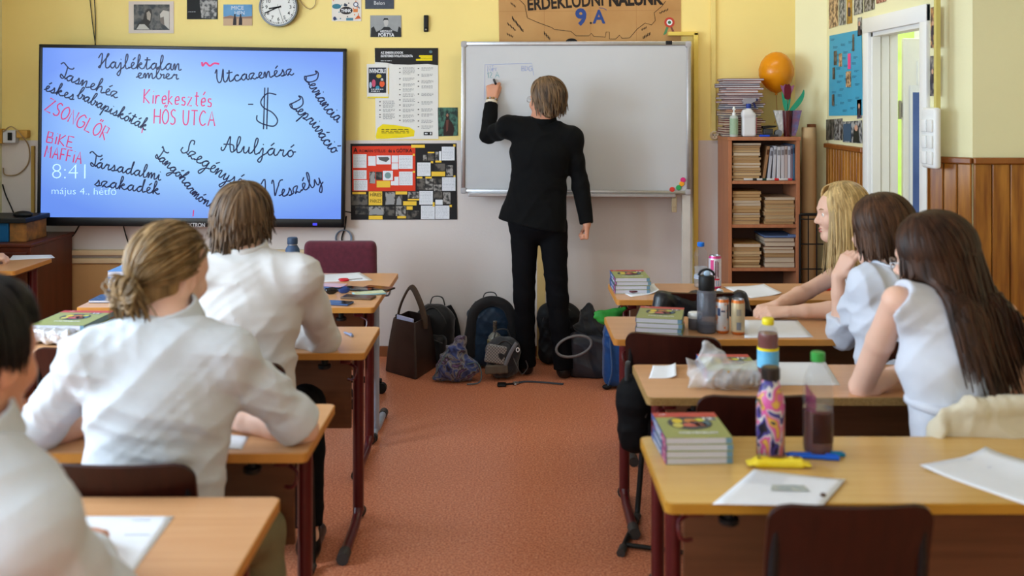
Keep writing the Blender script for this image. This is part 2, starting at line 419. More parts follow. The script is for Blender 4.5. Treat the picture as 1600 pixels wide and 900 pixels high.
M_bluepost = mat('dark_blue_poster', (70, 92, 150), rough=0.4, col2=(84, 108, 168), scale=6)
bp = MB(); bp.rect(0.075, 0.9, 0.60, 1.72, M_bluepost, 0.027); bp.rect(0.06, 0.87, 0.625, 1.76, M_paper, 0.0266); bp.build('notice_sheet', None, leaf)
M_hall = mat('hall_paint', (232, 236, 210), rough=0.6, var=0.02)
b_ = MB(); b_.box((XT, 8.2, 0), (5.2, 8.3, ZC)); b_.box((5.2, 3.0, 0), (5.3, 8.3, ZC)); b_.box((XT, 2.9+1.9, 0), (XT+0.002, 4.80, ZC))
struct(b_.build('wall_hall', M_hall))
b_ = MB(); b_.box((XO+0.4, 3.0, -0.12), (5.3, 8.3, 0)); b_.box((XT, 6.84, -0.12), (XO+0.4, 8.3, 0)); struct(b_.build('floor_hall', mat('hall_tiles', (170, 168, 160), rough=0.3, var=0.05)))
M_green = mat('garden_beyond', (170, 210, 90), rough=0.8, emit=0.45, col2=(210, 235, 140), scale=5)
b_ = MB(); b_.box((2.35, 8.17, 0.7), (3.3, 8.19, 2.4)); struct(b_.build('window_9', M_green), 'hallway window onto greenery')
added_fill_lamp()
# ------------------------------------------------------------------ flat things hung on walls
class Flat(MB):
    """a sheet whose printed pattern is drawn in its own plane; W is the sheet's world matrix (x right, z up, facing -y)"""
    def __init__(s, W):
        super().__init__(); s.W = W; s.Wi = W.inverted(); s.o = W.translation.copy(); s.n = (W.to_3x3() @ Vector((0, -1, 0))).normalized()
    def L(s, px, py):
        c = Vector((0, 0, HC)); d = Vector(((px-CX)/F, 1, -(py-HY)/F))
        t = (s.o-c).dot(s.n)/d.dot(s.n); q = s.Wi @ (c+d*t); return (q.x, q.z)
    def pr(s, x0, y0, x1, y1, m, layer=0.0006):
        s.poly([s.L(x0, y1), s.L(x1, y1), s.L(x1, y0), s.L(x0, y0)], m, layer)
    def pp(s, pts, m, layer=0.0006): s.poly([s.L(*p) for p in pts], m, layer)
    def pl(s, pts, wd, m, layer=0.0012): s.line([s.L(*p) for p in pts], wd, m, layer)
    def pd(s, x, y, rx, ry, m, layer=0.0012):
        c = s.L(x, y); e = s.L(x+rx, y); f = s.L(x, y-ry); s.disc(c[0], c[1], abs(e[0]-c[0]), abs(f[1]-c[1]), m, layer)
    def pt(s, body, x0, yb, h, m, x1=None, y1=None, layer=0.0012, bold=0.0, align='LEFT'):
        a = s.L(x0, yb); t = s.L(x0, yb-h); size = math.hypot(t[0]-a[0], t[1]-a[1])/0.72
        if x1 is not None:
            b = s.L(x1, yb if y1 is None else y1)
            s.text(body, a[0], a[1], size, m, layer, rot=math.atan2(b[1]-a[1], b[0]-a[0]), bold=bold, fit=math.hypot(b[0]-a[0], b[1]-a[1]))
        else: s.text(body, a[0], a[1], size, m, layer, bold=bold, align=align)
    def lines(s, x0, y0, x1, y1, n, m, wd=0.0015, layer=0.0012, seed=0):
        """rows of small print: each row a run of word-long dashes"""
        R = random.Random(seed*77+int(x0*3+y0))
        for i in range(n):
            y = y0+(y1-y0)*(i+0.5)/n; x = x0; xe = x1-(R.random()*0.4*(x1-x0) if i == n-1 else R.random()*0.1*(x1-x0))
            while x < xe-0.4:
                l = min(xe-x, (0.05+0.16*R.random())*(x1-x0)+0.5); s.pl([(x, y), (x+l, y)], wd, m, layer); x += l+0.035*(x1-x0)+0.25
def wallW(px, py, d, normal='front', yaw=0.0, roll=0.0):
    if normal == 'front':
        return Matrix.Translation(P(px, py, d)) @ Matrix.Rotation(yaw, 4, 'Z') @ Matrix.Rotation(roll, 4, 'Y')
    p = Vector((normal, 0, 0)); dd = normal*F/(px-CX); return Matrix.Translation(P(px, py, dd)) @ Matrix.Rotation(-PI/2+yaw, 4, 'Z')
def sheet(W, quad, m, t=0.0012, backm=None):
    """a Flat with its paper already cut to the pixel quad (tl,tr,br,bl)"""
    f = Flat(W); q = [f.L(*p) for p in quad]; n = len(q)
    f.raw([(u, 0, v) for u, v in q]+[(u, t, v) for u, v in q], [tuple(range(n))[::-1], tuple(range(n, 2*n))]+[(i, (i+1) % n, n+(i+1) % n, n+i) for i in range(n)], m)
    return f
def fin(f, name, label, cat, group=None):
    o = f.build(name); o.matrix_world = f.W; return tag(o, label, cat, group)
def R4(x0, y0, x1, y1): return [(x0, y0), (x1, y0), (x1, y1), (x0, y1)]
def photo_mat(name, c1, c2, scale=40, c3=None):
    m = mat(name, c1, rough=0.4, spec=0.4, col2=c2, scale=scale, thresh=(0.42, 0.58)); return m
PH_BW = photo_mat('grey_photo_print', (44, 42, 42), (158, 154, 150), 34)
PH_DK = photo_mat('dark_photo_print', (24, 24, 26), (96, 90, 84), 24)
PH_A = photo_mat('warm_photo_print', (92, 60, 40), (206, 172, 130), 30)
PH_B = photo_mat('cool_photo_print', (44, 52, 60), (170, 170, 168), 30)
PH_G = photo_mat('forest_photo_print', (18, 44, 38), (66, 112, 96), 30)
M_skin_print = K(206, 158, 132); M_hair_print = K(60, 40, 30)
M_yel = mat('yellow_print', (232, 208, 20), rough=0.6, var=0.04)
M_yel2 = mat('orange_yellow_card', (238, 196, 66), rough=0.7, var=0.04)
WD = YF-0.004

# --- handwriting: a joined stroke alphabet (x height = 1) and a printed one
CUR = {
 'a': ([(0, .15), (.35, .75), (.8, 1), (.45, .9), (.2, .4), (.45, .02), (.8, .35), (.95, .98), (.92, .3), (1.1, .02), (1.3, .2)], 1.3),
 'b': ([(0, .2), (.5, 1.5), (.55, 2.2), (.3, 2.1), (.2, 1), (.3, .1), (.65, .05), (.85, .6), (.7, 1), (.9, .75), (1.2, .85)], 1.2),
 'c': ([(0, .15), (.4, .8), (.75, 1), (.85, .82), (.6, .98), (.3, .6), (.4, .08), (.75, .02), (1.05, .25)], 1.05),
 'd': ([(0, .15), (.35, .75), (.8, 1), (.45, .9), (.2, .4), (.45, .02), (.85, .5), (1.15, 2.2), (1.0, 1.9), (.95, .4), (1.1, .02), (1.3, .2)], 1.3),
 'e': ([(0, .12), (.5, .5), (.7, .9), (.45, 1), (.28, .55), (.45, .05), (.8, .08), (1.0, .25)], 1.0),
 'g': ([(0, .15), (.35, .75), (.8, 1), (.45, .9), (.2, .4), (.45, .05), (.8, .35), (.95, .98), (.9, -.4), (.65, -1.1), (.35, -.9), (.7, -.25), (1.3, .2)], 1.3),
 'h': ([(0, .2), (.5, 1.6), (.5, 2.2), (.3, 2), (.2, .05), (.35, .7), (.7, 1), (.85, .7), (.85, .15), (1.05, .02), (1.25, .2)], 1.25),
 'i': ([(0, .15), (.3, .95), (.3, .2), (.5, .02), (.75, .2)], .75),
 'j': ([(0, .15), (.4, .95), (.38, -.5), (.15, -1.1), (-.1, -.85), (.3, -.25), (.8, .2)], .8),
 'k': ([(0, .2), (.5, 1.6), (.5, 2.2), (.3, 2), (.2, .05), (.3, .5), (.65, 1), (.8, .8), (.4, .5), (.8, .05), (1.15, .2)], 1.15),
 'l': ([(0, .15), (.5, 1.3), (.6, 2.1), (.4, 2.2), (.25, 1.2), (.35, .1), (.6, .02), (.85, .25)], .85),
 'm': ([(0, .6), (.2, .98), (.25, .02), (.45, .8), (.65, .98), (.7, .05), (.9, .8), (1.1, .98), (1.15, .15), (1.3, .02), (1.5, .2)], 1.5),
 'n': ([(0, .6), (.2, .98), (.25, .02), (.5, .8), (.75, .98), (.8, .15), (1.0, .02), (1.2, .2)], 1.2),
 'o': ([(0, .2), (.35, .8), (.65, 1), (.3, .8), (.25, .25), (.55, .02), (.85, .45), (.7, .95), (.8, .75), (1.15, .8)], 1.15),
 'p': ([(0, .3), (.3, 1), (.2, -.2), (.05, -1.1), (.25, .2), (.55, .95), (.85, .9), (.85, .35), (.5, .02), (1.2, .15)], 1.2),
 'r': ([(0, .15), (.35, .95), (.4, .8), (.7, .9), (.65, .35), (.75, .02), (1.0, .2)], 1.0),
 's': ([(0, .12), (.4, .7), (.5, 1.05), (.65, .5), (.55, .05), (.2, .05), (.6, .08), (.95, .25)], .95),
 't': ([(0, .15), (.4, 1.2), (.45, 1.9), (.35, .4), (.5, .02), (.85, .25)], .85),
 'u': ([(0, .3), (.25, .95), (.25, .2), (.5, .02), (.8, .5), (.85, .95), (.85, .2), (1.0, .02), (1.2, .2)], 1.2),
 'v': ([(0, .4), (.25, .95), (.35, .2), (.5, .02), (.8, .6), (.8, .98), (1.1, .85)], 1.1),
 'y': ([(0, .3), (.25, .95), (.3, .25), (.5, .05), (.8, .5), (.85, .95), (.8, -.4), (.5, -1.1), (.3, -.85), (.7, -.2), (1.2, .2)], 1.2),
 'z': ([(0, .6), (.25, .95), (.75, .92), (.15, .05), (.45, .2), (.75, .0), (1.1, .25)], 1.1),
 'H': ([(0, 1.5), (.3, 2.1), (.55, 2.2), (.5, 1.2), (.3, .1), (.05, .15), (.4, .5), (.9, 1.2), (1.5, 2.1), (1.35, 2.2), (1.1, 1.2), (1.1, .2), (1.35, .02), (1.6, .2)], 1.6),
 'T': ([(-.5, 2.2), (-.2, 2.6), (.3, 2.3), (.8, 2.0), (1.3, 2.1), (1.4, 2.4), None, (.55, 2.1), (.6, .6), (.35, .1), (0, .3), (0, .7), (.3, .5), (.7, .3)], .75),
 'U': ([(0, 1.6), (.3, 2.2), (.2, .8), (.4, .05), (.8, .4), (1.2, 2.2), (1.1, .5), (1.3, .02), (1.6, .3)], 1.55),
 'D': ([(.1, .2), (.5, 1.2), (.7, 2), (.2, 2.1), (.8, 2.3), (1.6, 1.6), (1.4, .5), (.7, 0), (.1, .2), (.3, .4), (.9, .05), (1.5, .3)], 1.6),
 'A': ([(0, .6), (.0, .2), (.35, .3), (.9, 2.2), (.95, 1), (1.1, .1), (1.35, .02), (1.6, .3), None, (.2, 1.0), (1.3, 1.0)], 1.5),
 'S': ([(1.1, 1.8), (.9, 2.3), (.5, 2.1), (.6, 1.4), (.9, .6), (.5, 0), (0, .2), (.05, .7), None, (.9, .3), (1.2, .2)], 1.2),
 'V': ([(-.1, 1.7), (.1, 2.25), (.28, 1.7), (.5, .05), (.75, 1.1), (1.15, 2.2), (1.6, 2.35), None, (1.05, .2)], 1.15),
}
ACC = {'á': 'a', 'é': 'e', 'ó': 'o', 'í': 'i'}
PRN = {
 'A': [[(0, 0), (.4, 1), (.8, 0)], [(.15, .4), (.65, .4)]], 'B': [[(0, 0), (0, 1), (.5, .95), (.5, .6), (0, .5), (.6, .45), (.6, .05), (0, 0)]],
 'C': [[(.65, .85), (.35, 1), (0, .6), (.05, .2), (.35, 0), (.7, .15)]], 'E': [[(.6, 1), (0, 1), (0, 0), (.6, 0)], [(0, .5), (.5, .5)]],
 'F': [[(.6, 1), (0, 1), (0, 0)], [(-.05, .5), (.5, .5)]], 'G': [[(.7, .85), (.35, 1), (0, .6), (.1, .1), (.45, 0), (.75, .2), (.75, .5), (.45, .5)]],
 'H': [[(0, 0), (0, 1)], [(.7, 0), (.7, 1)], [(0, .5), (.7, .5)]], 'I': [[(.1, 0), (.1, .7)], [(.1, .95), (.12, 1.0)]], 'K': [[(0, 0), (0, 1)], [(.6, 1), (0, .45), (.65, 0)]],
 'L': [[(0, 1), (0, 0), (.6, 0)]], 'M': [[(0, 0), (.1, 1), (.4, .4), (.7, 1), (.8, 0)]], 'N': [[(0, 0), (0, 1), (.65, 0), (.65, 1)]],
 'O': [[(.35, 1), (.05, .75), (0, .3), (.3, 0), (.65, .25), (.65, .75), (.35, 1)]], 'R': [[(0, 0), (0, 1), (.5, .95), (.5, .55), (0, .5), (.6, 0)]],
 'S': [[(.55, .9), (.3, 1), (.05, .8), (.2, .55), (.5, .4), (.5, .1), (.2, 0), (0, .1)]], 'T': [[(0, 1), (.75, 1)], [(.38, 1), (.38, 0)]],
 'U': [[(0, 1), (.05, .2), (.35, 0), (.6, .2), (.65, 1)]], 'Z': [[(0, 1), (.65, 1), (0, 0), (.7, 0)]],
 'i': [[(.1, 0), (.1, .6)], [(.1, .85), (.12, .9)]], 'r': [[(0, 0), (0, .6)], [(0, .35), (.2, .6), (.4, .55)]], 'e': [[(0, .3), (.45, .35), (.35, .6), (.05, .45), (.1, .05), (.45, .1)]],
 'k': [[(0, 0), (0, 1)], [(.4, .6), (0, .3), (.45, 0)]], 'o': [[(.25, .6), (0, .3), (.25, 0), (.5, .3), (.25, .6)]], 's': [[(.4, .55), (.1, .55), (.1, .35), (.4, .25), (.35, .02), (0, .05)]],
 'z': [[(0, .6), (.45, .6), (0, 0), (.5, 0)]], 't': [[(.2, 1), (.2, .1), (.4, 0)], [(0, .7), (.45, .7)]], ' ': [], 'v': [[(0, .6), (.2, 0), (.4, .6)]],
 '1': [[(0, .7), (.2, 1), (.2, 0)]], '2': [[(0, .8), (.25, 1), (.5, .75), (0, 0), (.55, 0)]], '.': [[(.1, 0), (.1, .06)]], 'D': [[(0, 0), (0, 1), (.5, .8), (.55, .3), (0, 0)]],
}
PACC = {'é': 'e', 'Ő': 'O', 'ö': 'o'}
def strokes(word, cursive):
    """list of polylines in letter units and the total width"""
    out = []; x = 0
    if cursive:
        cur = []
        for ch in word:
            base = ACC.get(ch, ch); pts, wd = CUR[base]
            for p in pts:
                if p is None:
                    if len(cur) > 1: out.append(crom(cur, 5))
                    cur = []
                else: cur.append((x+p[0]*0.92, p[1]))
            if ch in ACC: out.append([(x+.45, 1.35), (x+.8, 1.8)])
            if ch in 'ij': out.append([(x+.34, 1.4), (x+.40, 1.5)])
            if ch == 't': out.append([(x+.05, 1.45), (x+.85, 1.5)])
            x += wd*0.92
        out.append(crom(cur, 5)); return out, x
    for ch in word:
        base = PACC.get(ch, ch)
        for st in PRN[base]:
            q = [(x+a, c) for a, c in st]; out.append(crom(q, 3) if base in 'OCGSUoesr' else q)
        if ch == 'é': out.append([(x+.2, .8), (x+.4, 1.05)])
        if ch == 'Ő': out += [[(x+.2, 1.12), (x+.28, 1.3)], [(x+.4, 1.12), (x+.48, 1.3)]]
        x += (max([a for st in PRN[base] for a, c in st], default=.35))+.28
    return out, x-.28
def write(f, word, a, b, xh, m, wd, cursive=True, layer=0.0012, slant=0.0):
    """write a word on a Flat from pixel a to pixel b; xh = letter height in pixels"""
    st, W = strokes(word, cursive); dx, dy = b[0]-a[0], b[1]-a[1]; l = math.hypot(dx, dy); ux, uy = dx/l, dy/l
    for k, s in enumerate(st):
        f.pl([(a[0]+(p[0]+slant*p[1])/W*l*ux+p[1]*xh*uy, a[1]+(p[0]+slant*p[1])/W*l*uy-p[1]*xh*ux) for p in s], wd, m, layer+0.0001*(k % 5))

# --- the big interactive screen
TVd = 6.39
TVW = wallW(300, 352, TVd, yaw=math.radians(2.6), roll=math.radians(0.70))
f = Flat(TVW); M_bez = mat('black_bezel', (16, 17, 20), rough=0.35, spec=0.5, var=0.05, scale=30)
tl, br = f.L(62, 69), f.L(538, 355)
tv = thing('interactive_display', 'large black-framed interactive screen with handwritten words, on the yellow wall', 'screen')
tv.matrix_world = TVW
u0, u1, v0, v1 = tl[0], br[0], br[1]-0.002, tl[1]
fr = MB(); fb = 0.022; lo = 0.055
for a_, c_ in (((u0, -0.012, v0), (u1, 0.05, v0+lo)), ((u0, -0.012, v1-fb), (u1, 0.05, v1)), ((u0, -0.012, v0), (u0+fb, 0.05, v1)), ((u1-fb, -0.012, v0), (u1, 0.05, v1))):
    fr.box(a_, c_, None, bevel=0.004)
fr.box((u0+0.01, 0.0, v0+0.01), (u1-0.01, 0.052, v1-0.01)); fr.build('bezel', M_bez, tv, smooth=30)
bk = MB(); bk.box((-0.4, 0.05, v0+0.25), (0.4, 0.085, v1-0.2)); bk.build('wall_bracket', M_black, tv)
M_scr = mat('lit_screen', (150, 200, 255), rough=0.25, spec=0.5)
nt = M_scr.node_tree; b = nt.nodes['Principled BSDF']; b.inputs['Base Color'].default_value = (0.02, 0.02, 0.03, 1)
tc = nt.nodes.new('ShaderNodeTexCoord'); mp = nt.nodes.new('ShaderNodeMapping'); mp.inputs['Location'].default_value = (-0.56, 0, -0.62)
mp.inputs['Scale'].default_value = (1, 0, 1.25)
gr = nt.nodes.new('ShaderNodeTexGradient'); gr.gradient_type = 'SPHERICAL'
mp.vector_type = 'POINT'
nt.links.new(tc.outputs['Generated'], mp.inputs['Vector']); nt.links.new(mp.outputs['Vector'], gr.inputs['Vector'])
rp = nt.nodes.new('ShaderNodeValToRGB'); rp.color_ramp.elements[0].color = (*lin((108, 152, 250)), 1); rp.color_ramp.elements[0].position = 0.3
rp.color_ramp.elements[1].color = (*lin((158, 212, 255)), 1); rp.color_ramp.elements[1].position = 0.78
nt.links.new(gr.outputs['Fac'], rp.inputs['Fac']); nt.links.new(rp.outputs['Color'], b.inputs['Emission Color']); b.inputs['Emission Strength'].default_value = 0.92
sc_ = MB(); sc_.box((u0+fb, -0.006, v0+lo), (u1-fb, 0.0, v1-fb)); scr = sc_.build('screen', M_scr, tv)
M_nav = mat('screen_ink_navy', (22, 30, 70), rough=0.3, emit=0.35); M_red = mat('screen_ink_red', (172, 40, 96), rough=0.3, emit=0.85)
M_wht = mat('screen_clock_white', (172, 210, 255), rough=0.3, emit=0.96)
INK = 0.0065
wr = Flat(TVW); bw = 0.0082
for wd_, a_, b_, xh in (
    ('Hajléktalan', (154, 106), (284, 110), 10), ('ember', (213, 122), (280, 124), 8), ('éskes', (69, 141), (116, 157), 8.5),
    ('babapiskóták', (120, 152), (228, 204), 8.5), ('Utcazenész', (338, 130), (460, 117), 9.5), ('Aluljáró', (346, 236), (462, 246), 11),
    ('Társadalmi', (142, 260), (252, 282), 9), ('szakadék', (148, 290), (250, 304), 9), ('Tasnehéz', (94, 122), (184, 154), 9.5)):
    write(wr, wd_, a_, b_, xh, M_nav, bw, layer=INK)
def bent(word, pts, xh, m):
    """a word whose baseline follows a bent line: written piecewise"""
    k = len(word); cum = [0]
    for i in range(len(pts)-1): cum.append(cum[-1]+math.dist(pts[i], pts[i+1]))
    st, W = strokes(word, True)
    def at(t):
        t = max(0, min(cum[-1]-1e-3, t)); i = max(j for j in range(len(cum)-1) if cum[j] <= t); q = (t-cum[i])/(cum[i+1]-cum[i])
        a, c = pts[i], pts[i+1]; l = math.dist(a, c); return (a[0]+(c[0]-a[0])*q, a[1]+(c[1]-a[1])*q, (c[0]-a[0])/l, (c[1]-a[1])/l)
    for s in st:
        o = []
        for p in s:
            x, y, ux, uy = at(p[0]/W*cum[-1]); o.append((x+p[1]*xh*uy, y-p[1]*xh*ux))
        wr.pl(o, bw, m, INK)
bent('Deviancia', crom([(474, 120), (486, 140), (500, 162), (514, 180), (528, 192)], 4), 10, M_nav)
bent('Depriváció', crom([(451, 164), (468, 180), (488, 198), (504, 222), (522, 242)], 4), 10, M_nav)
bent('Szegénység', crom([(282, 236), (306, 252), (330, 268), (356, 284), (392, 296)], 4), 11, M_nav)
bent('Tangóharmónika', crom([(242, 246), (262, 262), (285, 285), (308, 312), (350, 336)], 4), 8.5, M_nav)
bent('Veszély', crom([(424, 306), (450, 306), (480, 296), (506, 286)], 4), 11, M_nav)
for q in (crom([(432, 148), (418, 146), (408, 158), (412, 168), (426, 176), (434, 188), (428, 197), (412, 194), (402, 188), (402, 180)], 5), [(414, 137), (412, 202)], [(419, 137), (417, 202)],
          [(388, 163), (396, 163)], crom([(408, 288), (414, 280), (415, 300)], 4)): wr.pl(q, bw, M_nav, INK)
for wd_, a_, b_, xh in (('Kirekesztés', (225, 161), (330, 167), 22), ('HŐS UTCA', (241, 193), (336, 197), 23), ('ZSONGLŐR', (70, 172), (164, 219), 21), ('BIKE', (73, 222), (113, 231), 17), ('MAFFIA', (70, 245), (127, 256), 18)):
    write(wr, wd_, a_, b_, xh, M_red, 0.008, cursive=False, layer=INK)
wr.pl(crom([(316, 97), (317, 103), (322, 98), (328, 103), (335, 99), (343, 100)], 4), 0.012, M_red, INK); wr.pl([(225, 193), (222, 208)], 0.007, M_red, INK); wr.pl([(303, 328), (302, 338)], 0.007, M_red, INK)
wr.build('handwriting', None, tv)
ck = Flat(TVW); ck.pt('8:41', 80, 279, 25, M_wht, 134, 279.5, layer=INK-0.0002, bold=-0.022); ck.pt('május 4., hétfő', 80, 303, 11, M_wht, 182, 304.5, layer=INK-0.0002, bold=-0.014); ck.build('clock_readout', None, tv)
lg = Flat(TVW); lg.pt('SPECKTRON', 281, 354, 6.5, mat('badge_white', (200, 200, 206), rough=0.4, var=.02), 321, 354.4, layer=0.0135, bold=0.02); lg.build('badge', None, tv)
bt = Flat(TVW); bt.pr(489, 348, 496, 352, mat('blue_led', (60, 60, 200), emit=0.8), 0.0135); bt.build('power_light', None, tv)

# --- whiteboard
WBW = wallW(900, 303, 6.41, yaw=math.radians(-2.6), roll=math.radians(0.12))
f = Flat(WBW); wb = thing('whiteboard', 'white dry-erase board with aluminium frame behind the standing teacher', 'whiteboard'); wb.matrix_world = WBW
tl, br = f.L(721, 65), f.L(1079, 304); u0, u1, v0, v1 = tl[0], br[0], br[1], tl[1]; t = 0.026
M_wb = mat('whiteboard_enamel', (190, 190, 193), rough=0.22, spec=0.5, var=0.02, scale=2)
s_ = MB(); s_.box((u0+0.01, -0.004, v0+0.01), (u1-0.01, 0.008, v1-0.01)); s_.build('writing_surface', M_wb, wb)
fr = MB()
for a_, c_ in (((u0+.02, -0.012, v0), (u1-.02, 0.012, v0+t)), ((u0+.02, -0.012, v1-t), (u1-.02, 0.012, v1)), ((u0, -0.012, v0+.02), (u0+t, 0.012, v1-.02)), ((u1-t, -0.012, v0+.02), (u1, 0.012, v1-.02))): fr.box(a_, c_, None, bevel=0.004)
fr.build('frame', M_steel, wb, smooth=30)
for (a_, c_) in ((u0, v0), (u0, v1-0.035), (u1-0.035, v0), (u1-0.035, v1-0.035)):
    k = MB(); k.box((a_-0.003, -0.015, c_-0.003), (a_+0.038, 0.013, c_+0.038), None, bevel=0.010); k.build('corner_cap', mat('pale_grey_plastic', (170, 166, 168), rough=.5, var=.03), wb, smooth=40)
pc = Flat(WBW); M_bink = mat('blue_marker', (140, 156, 206), rough=0.5, var=0.05)
pc.pl([(757, 155), (758, 101), (831, 99), (834, 118)], 0.0026, M_bink, 0.005)
write(pc, 'Név', (762, 112), (776, 111), 9, M_bink, 0.003, False, 0.0055); write(pc, 'BDG', (815, 111), (831, 111), 8, M_bink, 0.003, False, 0.0055)
write(pc, '12.A', (762, 122), (780, 121), 9, mat('teal_marker', (96, 160, 170), rough=.5, var=.05), 0.003, False, 0.0055); pc.build('board_writing', None, wb)
tr = MB(); tr.box((u0+0.05, -0.05, v0-0.016), (u1-0.1, -0.008, v0+0.004), None, bevel=0.004); tr.build('pen_tray', M_steel, wb)
for px, m_ in ((1073, mat('cream_steel', (206, 200, 192), rough=.45, var=.05, scale=12)), (846, mat('ochre_steel', (206, 172, 112), rough=.5, var=.04))):
    q = f.L(px, 304); k = MB(); ht = (WBW @ Vector((q[0], 0, q[1]))).z
    k.box((q[0]-0.028, 0.014, q[1]-ht+0.005), (q[0]+0.028, 0.05, q[1]+0.05), None, bevel=0.004); k.build('support_post', m_, wb)
q = f.L(1053, 318); k = MB(); k.box((q[0]-0.016, -0.02, q[1]-0.055), (q[0]+0.016, 0.01, q[1]+0.05), None, bevel=0.004); k.lathe([(0.008, 0), (0.008, 0.004)], n=12, c=(q[0], -0.022, q[1]-0.02)); k.build('latch', mat('tan_steel', (170, 150, 120), rough=.4, var=.05), wb)
q = f.L(1045, 67); k = MB(); k.box((q[0]-0.02, -0.018, q[1]-0.012), (q[0]+0.02, -0.008, q[1]+0.012), None, bevel=0.003); k.build('clip', M_black, wb)
for px, py, c_, nm in ((1067, 281, (214, 50, 120), 'magenta'), (1065, 287, (240, 160, 40), 'orange'), (1060, 293, (50, 160, 90), 'green'), (1050, 296, (214, 60, 50), 'red')):
    q = f.L(px, py); k = MB(); k.M = Matrix.Rotation(PI/2, 4, 'X'); k.lathe([(0.016, 0.0), (0.017, 0.004), (0.014, 0.009), (0.0, 0.010)], K(*c_, rough=.3, var=.03), n=20); k.M = None
    o = k.build('magnet', smooth=40); o.matrix_world = WBW @ Matrix.Translation((q[0], -0.0055, q[1])); tag(o, 'round %s magnet in the lower right corner of the whiteboard' % nm, 'magnet', 'whiteboard magnets')
# --- brown paper banner above the board
M_kraft = mat('kraft_paper', (192, 148, 96), rough=0.75, col2=(176, 130, 80), scale=3, bump=0.15, bscale=7)
M_kf = mat('kraft_fold', (168, 122, 76), rough=.8, var=.03); M_bl = mat('painted_letter_black', (34, 26, 22), rough=.6, var=.05); M_blu = mat('painted_letter_blue', (44, 68, 130), rough=.6, var=.05)
f = sheet(wallW(780, 64, WD), [(779, -12), (1064, -12), (1064, 64), (780, 65)], M_kraft, t=0.002)
f.pt('ÉRDEKLŐDNI', 824, 16, 19, M_bl, 943, 8, bold=0.03); f.pt('NÁLUNK', 951, 9, 19, M_bl, 1037, 6, bold=0.05); f.pt('9', 901, 39, 25, M_blu, 918, 37, bold=0.04); f.pt('A', 927, 36, 21, M_blu, 946, 36, bold=0.03); f.pt('.', 921, 37, 14, M_bl, bold=0.03)
f.pl([(936, 12), (943, 13), (948, 16)], 0.004, M_blu)
f.pl([(808, -4), (820, 8), (824, 28), (840, 35), (862, 43), (866, 46), (892, 49), (900, 56), (920, 56), (924, 52), (928, 57), (946, 58), (947, 50), (952, 50), (952, 61), (962, 61), (968, 55), (972, 60), (984, 59), (996, 45), (1008, 36), (1018, 39), (1024, 32), (1022, 20), (1034, 10), (1040, 2)], 0.0035, M_bl)
for x in (850, 922, 994): f.pl([(x, -10), (x+.5, 64)], 0.0025, M_kf, 0.0008)
f.pl([(780, 18), (1064, 16)], 0.0025, M_kf, 0.0008)
for (x, y, x2, y2, n_) in ((800, 26, 818, 48, 3), (793, 36, 806, 47, 2), (792, 52, 802, 57, 2), (850, 50, 860, 60, 3), (1002, 46, 1010, 42, 2), (1004, 58, 1016, 51, 3), (1030, 20, 1044, 14, 2), (798, 4, 806, 10, 2)):
    for i in range(n_):
        yy = i*2.4; f.pl([(x+(x2-x)*t/6, y+yy*.6+(y2-y)*t/6+(0.9 if t % 2 else -0.9)) for t in range(7)], 0.003, M_bl)
f.pp([(1042, 40), (1036, 55), (1041, 53), (1045, 42)], K(80, 130, 90)); f.pp([(1047, 42), (1052, 54), (1055, 52), (1049, 40)], K(120, 70, 60)); f.pd(1046, 35, 8, 8, K(184, 64, 52)); f.pd(1046, 35, 4.6, 4.6, M_paper, 0.0018); f.pd(1046, 35, 2.6, 2.6, K(60, 110, 80), 0.0022)
f.pd(893, 65, 9, 5, M_black, 0.0024)
fin(f, 'paper_banner', 'brown kraft paper banner with painted words above the whiteboard', 'banner')
# --- clock
ck = thing('wall_clock', 'round white wall clock with black numerals and steel rim', 'clock', P(437, 12, YF-0.002))
s = 1/F*YF; r = 30*s
k = MB(); k.M = Matrix.Rotation(PI/2, 4, 'X'); k.lathe([(r*1.0, 0.0), (r*1.03, 0.02), (r*1.0, 0.045), (r*0.92, 0.045), (r*0.91, 0.034)], n=48); k.M = None; k.build('rim', mat('chrome_rim', (96, 98, 104), rough=.2, metal=.9, var=.03), ck, smooth=40)
k = MB(); k.disc(0, 0, r*.92, r*.92, mat('clock_face_white', (222, 222, 220), rough=.5, var=.01), 0.0365, 48)
for h in range(60):
    a = h*PI/30; L0 = .80 if h % 5 else .76; k.line([(r*L0*math.sin(a), r*L0*math.cos(a)), (r*.87*math.sin(a), r*.87*math.cos(a))], .0035 if h % 5 else .006, M_ink, 0.0373)
for h in range(1, 13):
    a = h*PI/6; k.text(str(h), r*.62*math.sin(a), r*.62*math.cos(a)-0.011, 0.033, M_ink, 0.0373, align='CENTER', bold=.01)
k.build('dial', None, ck)
for nm, a, l, wdt in (('hour_hand', (8+41/60)*PI/6, .5, .010), ('minute_hand', 41*PI/30, .78, .008), ('second_hand', 27*PI/30, .85, .002)):
    k = MB(); k.line([(-.15*r*math.sin(a), -.15*r*math.cos(a)), (l*r*math.sin(a), l*r*math.cos(a))], wdt, M_ink, 0.0385); k.build(nm, None, ck)
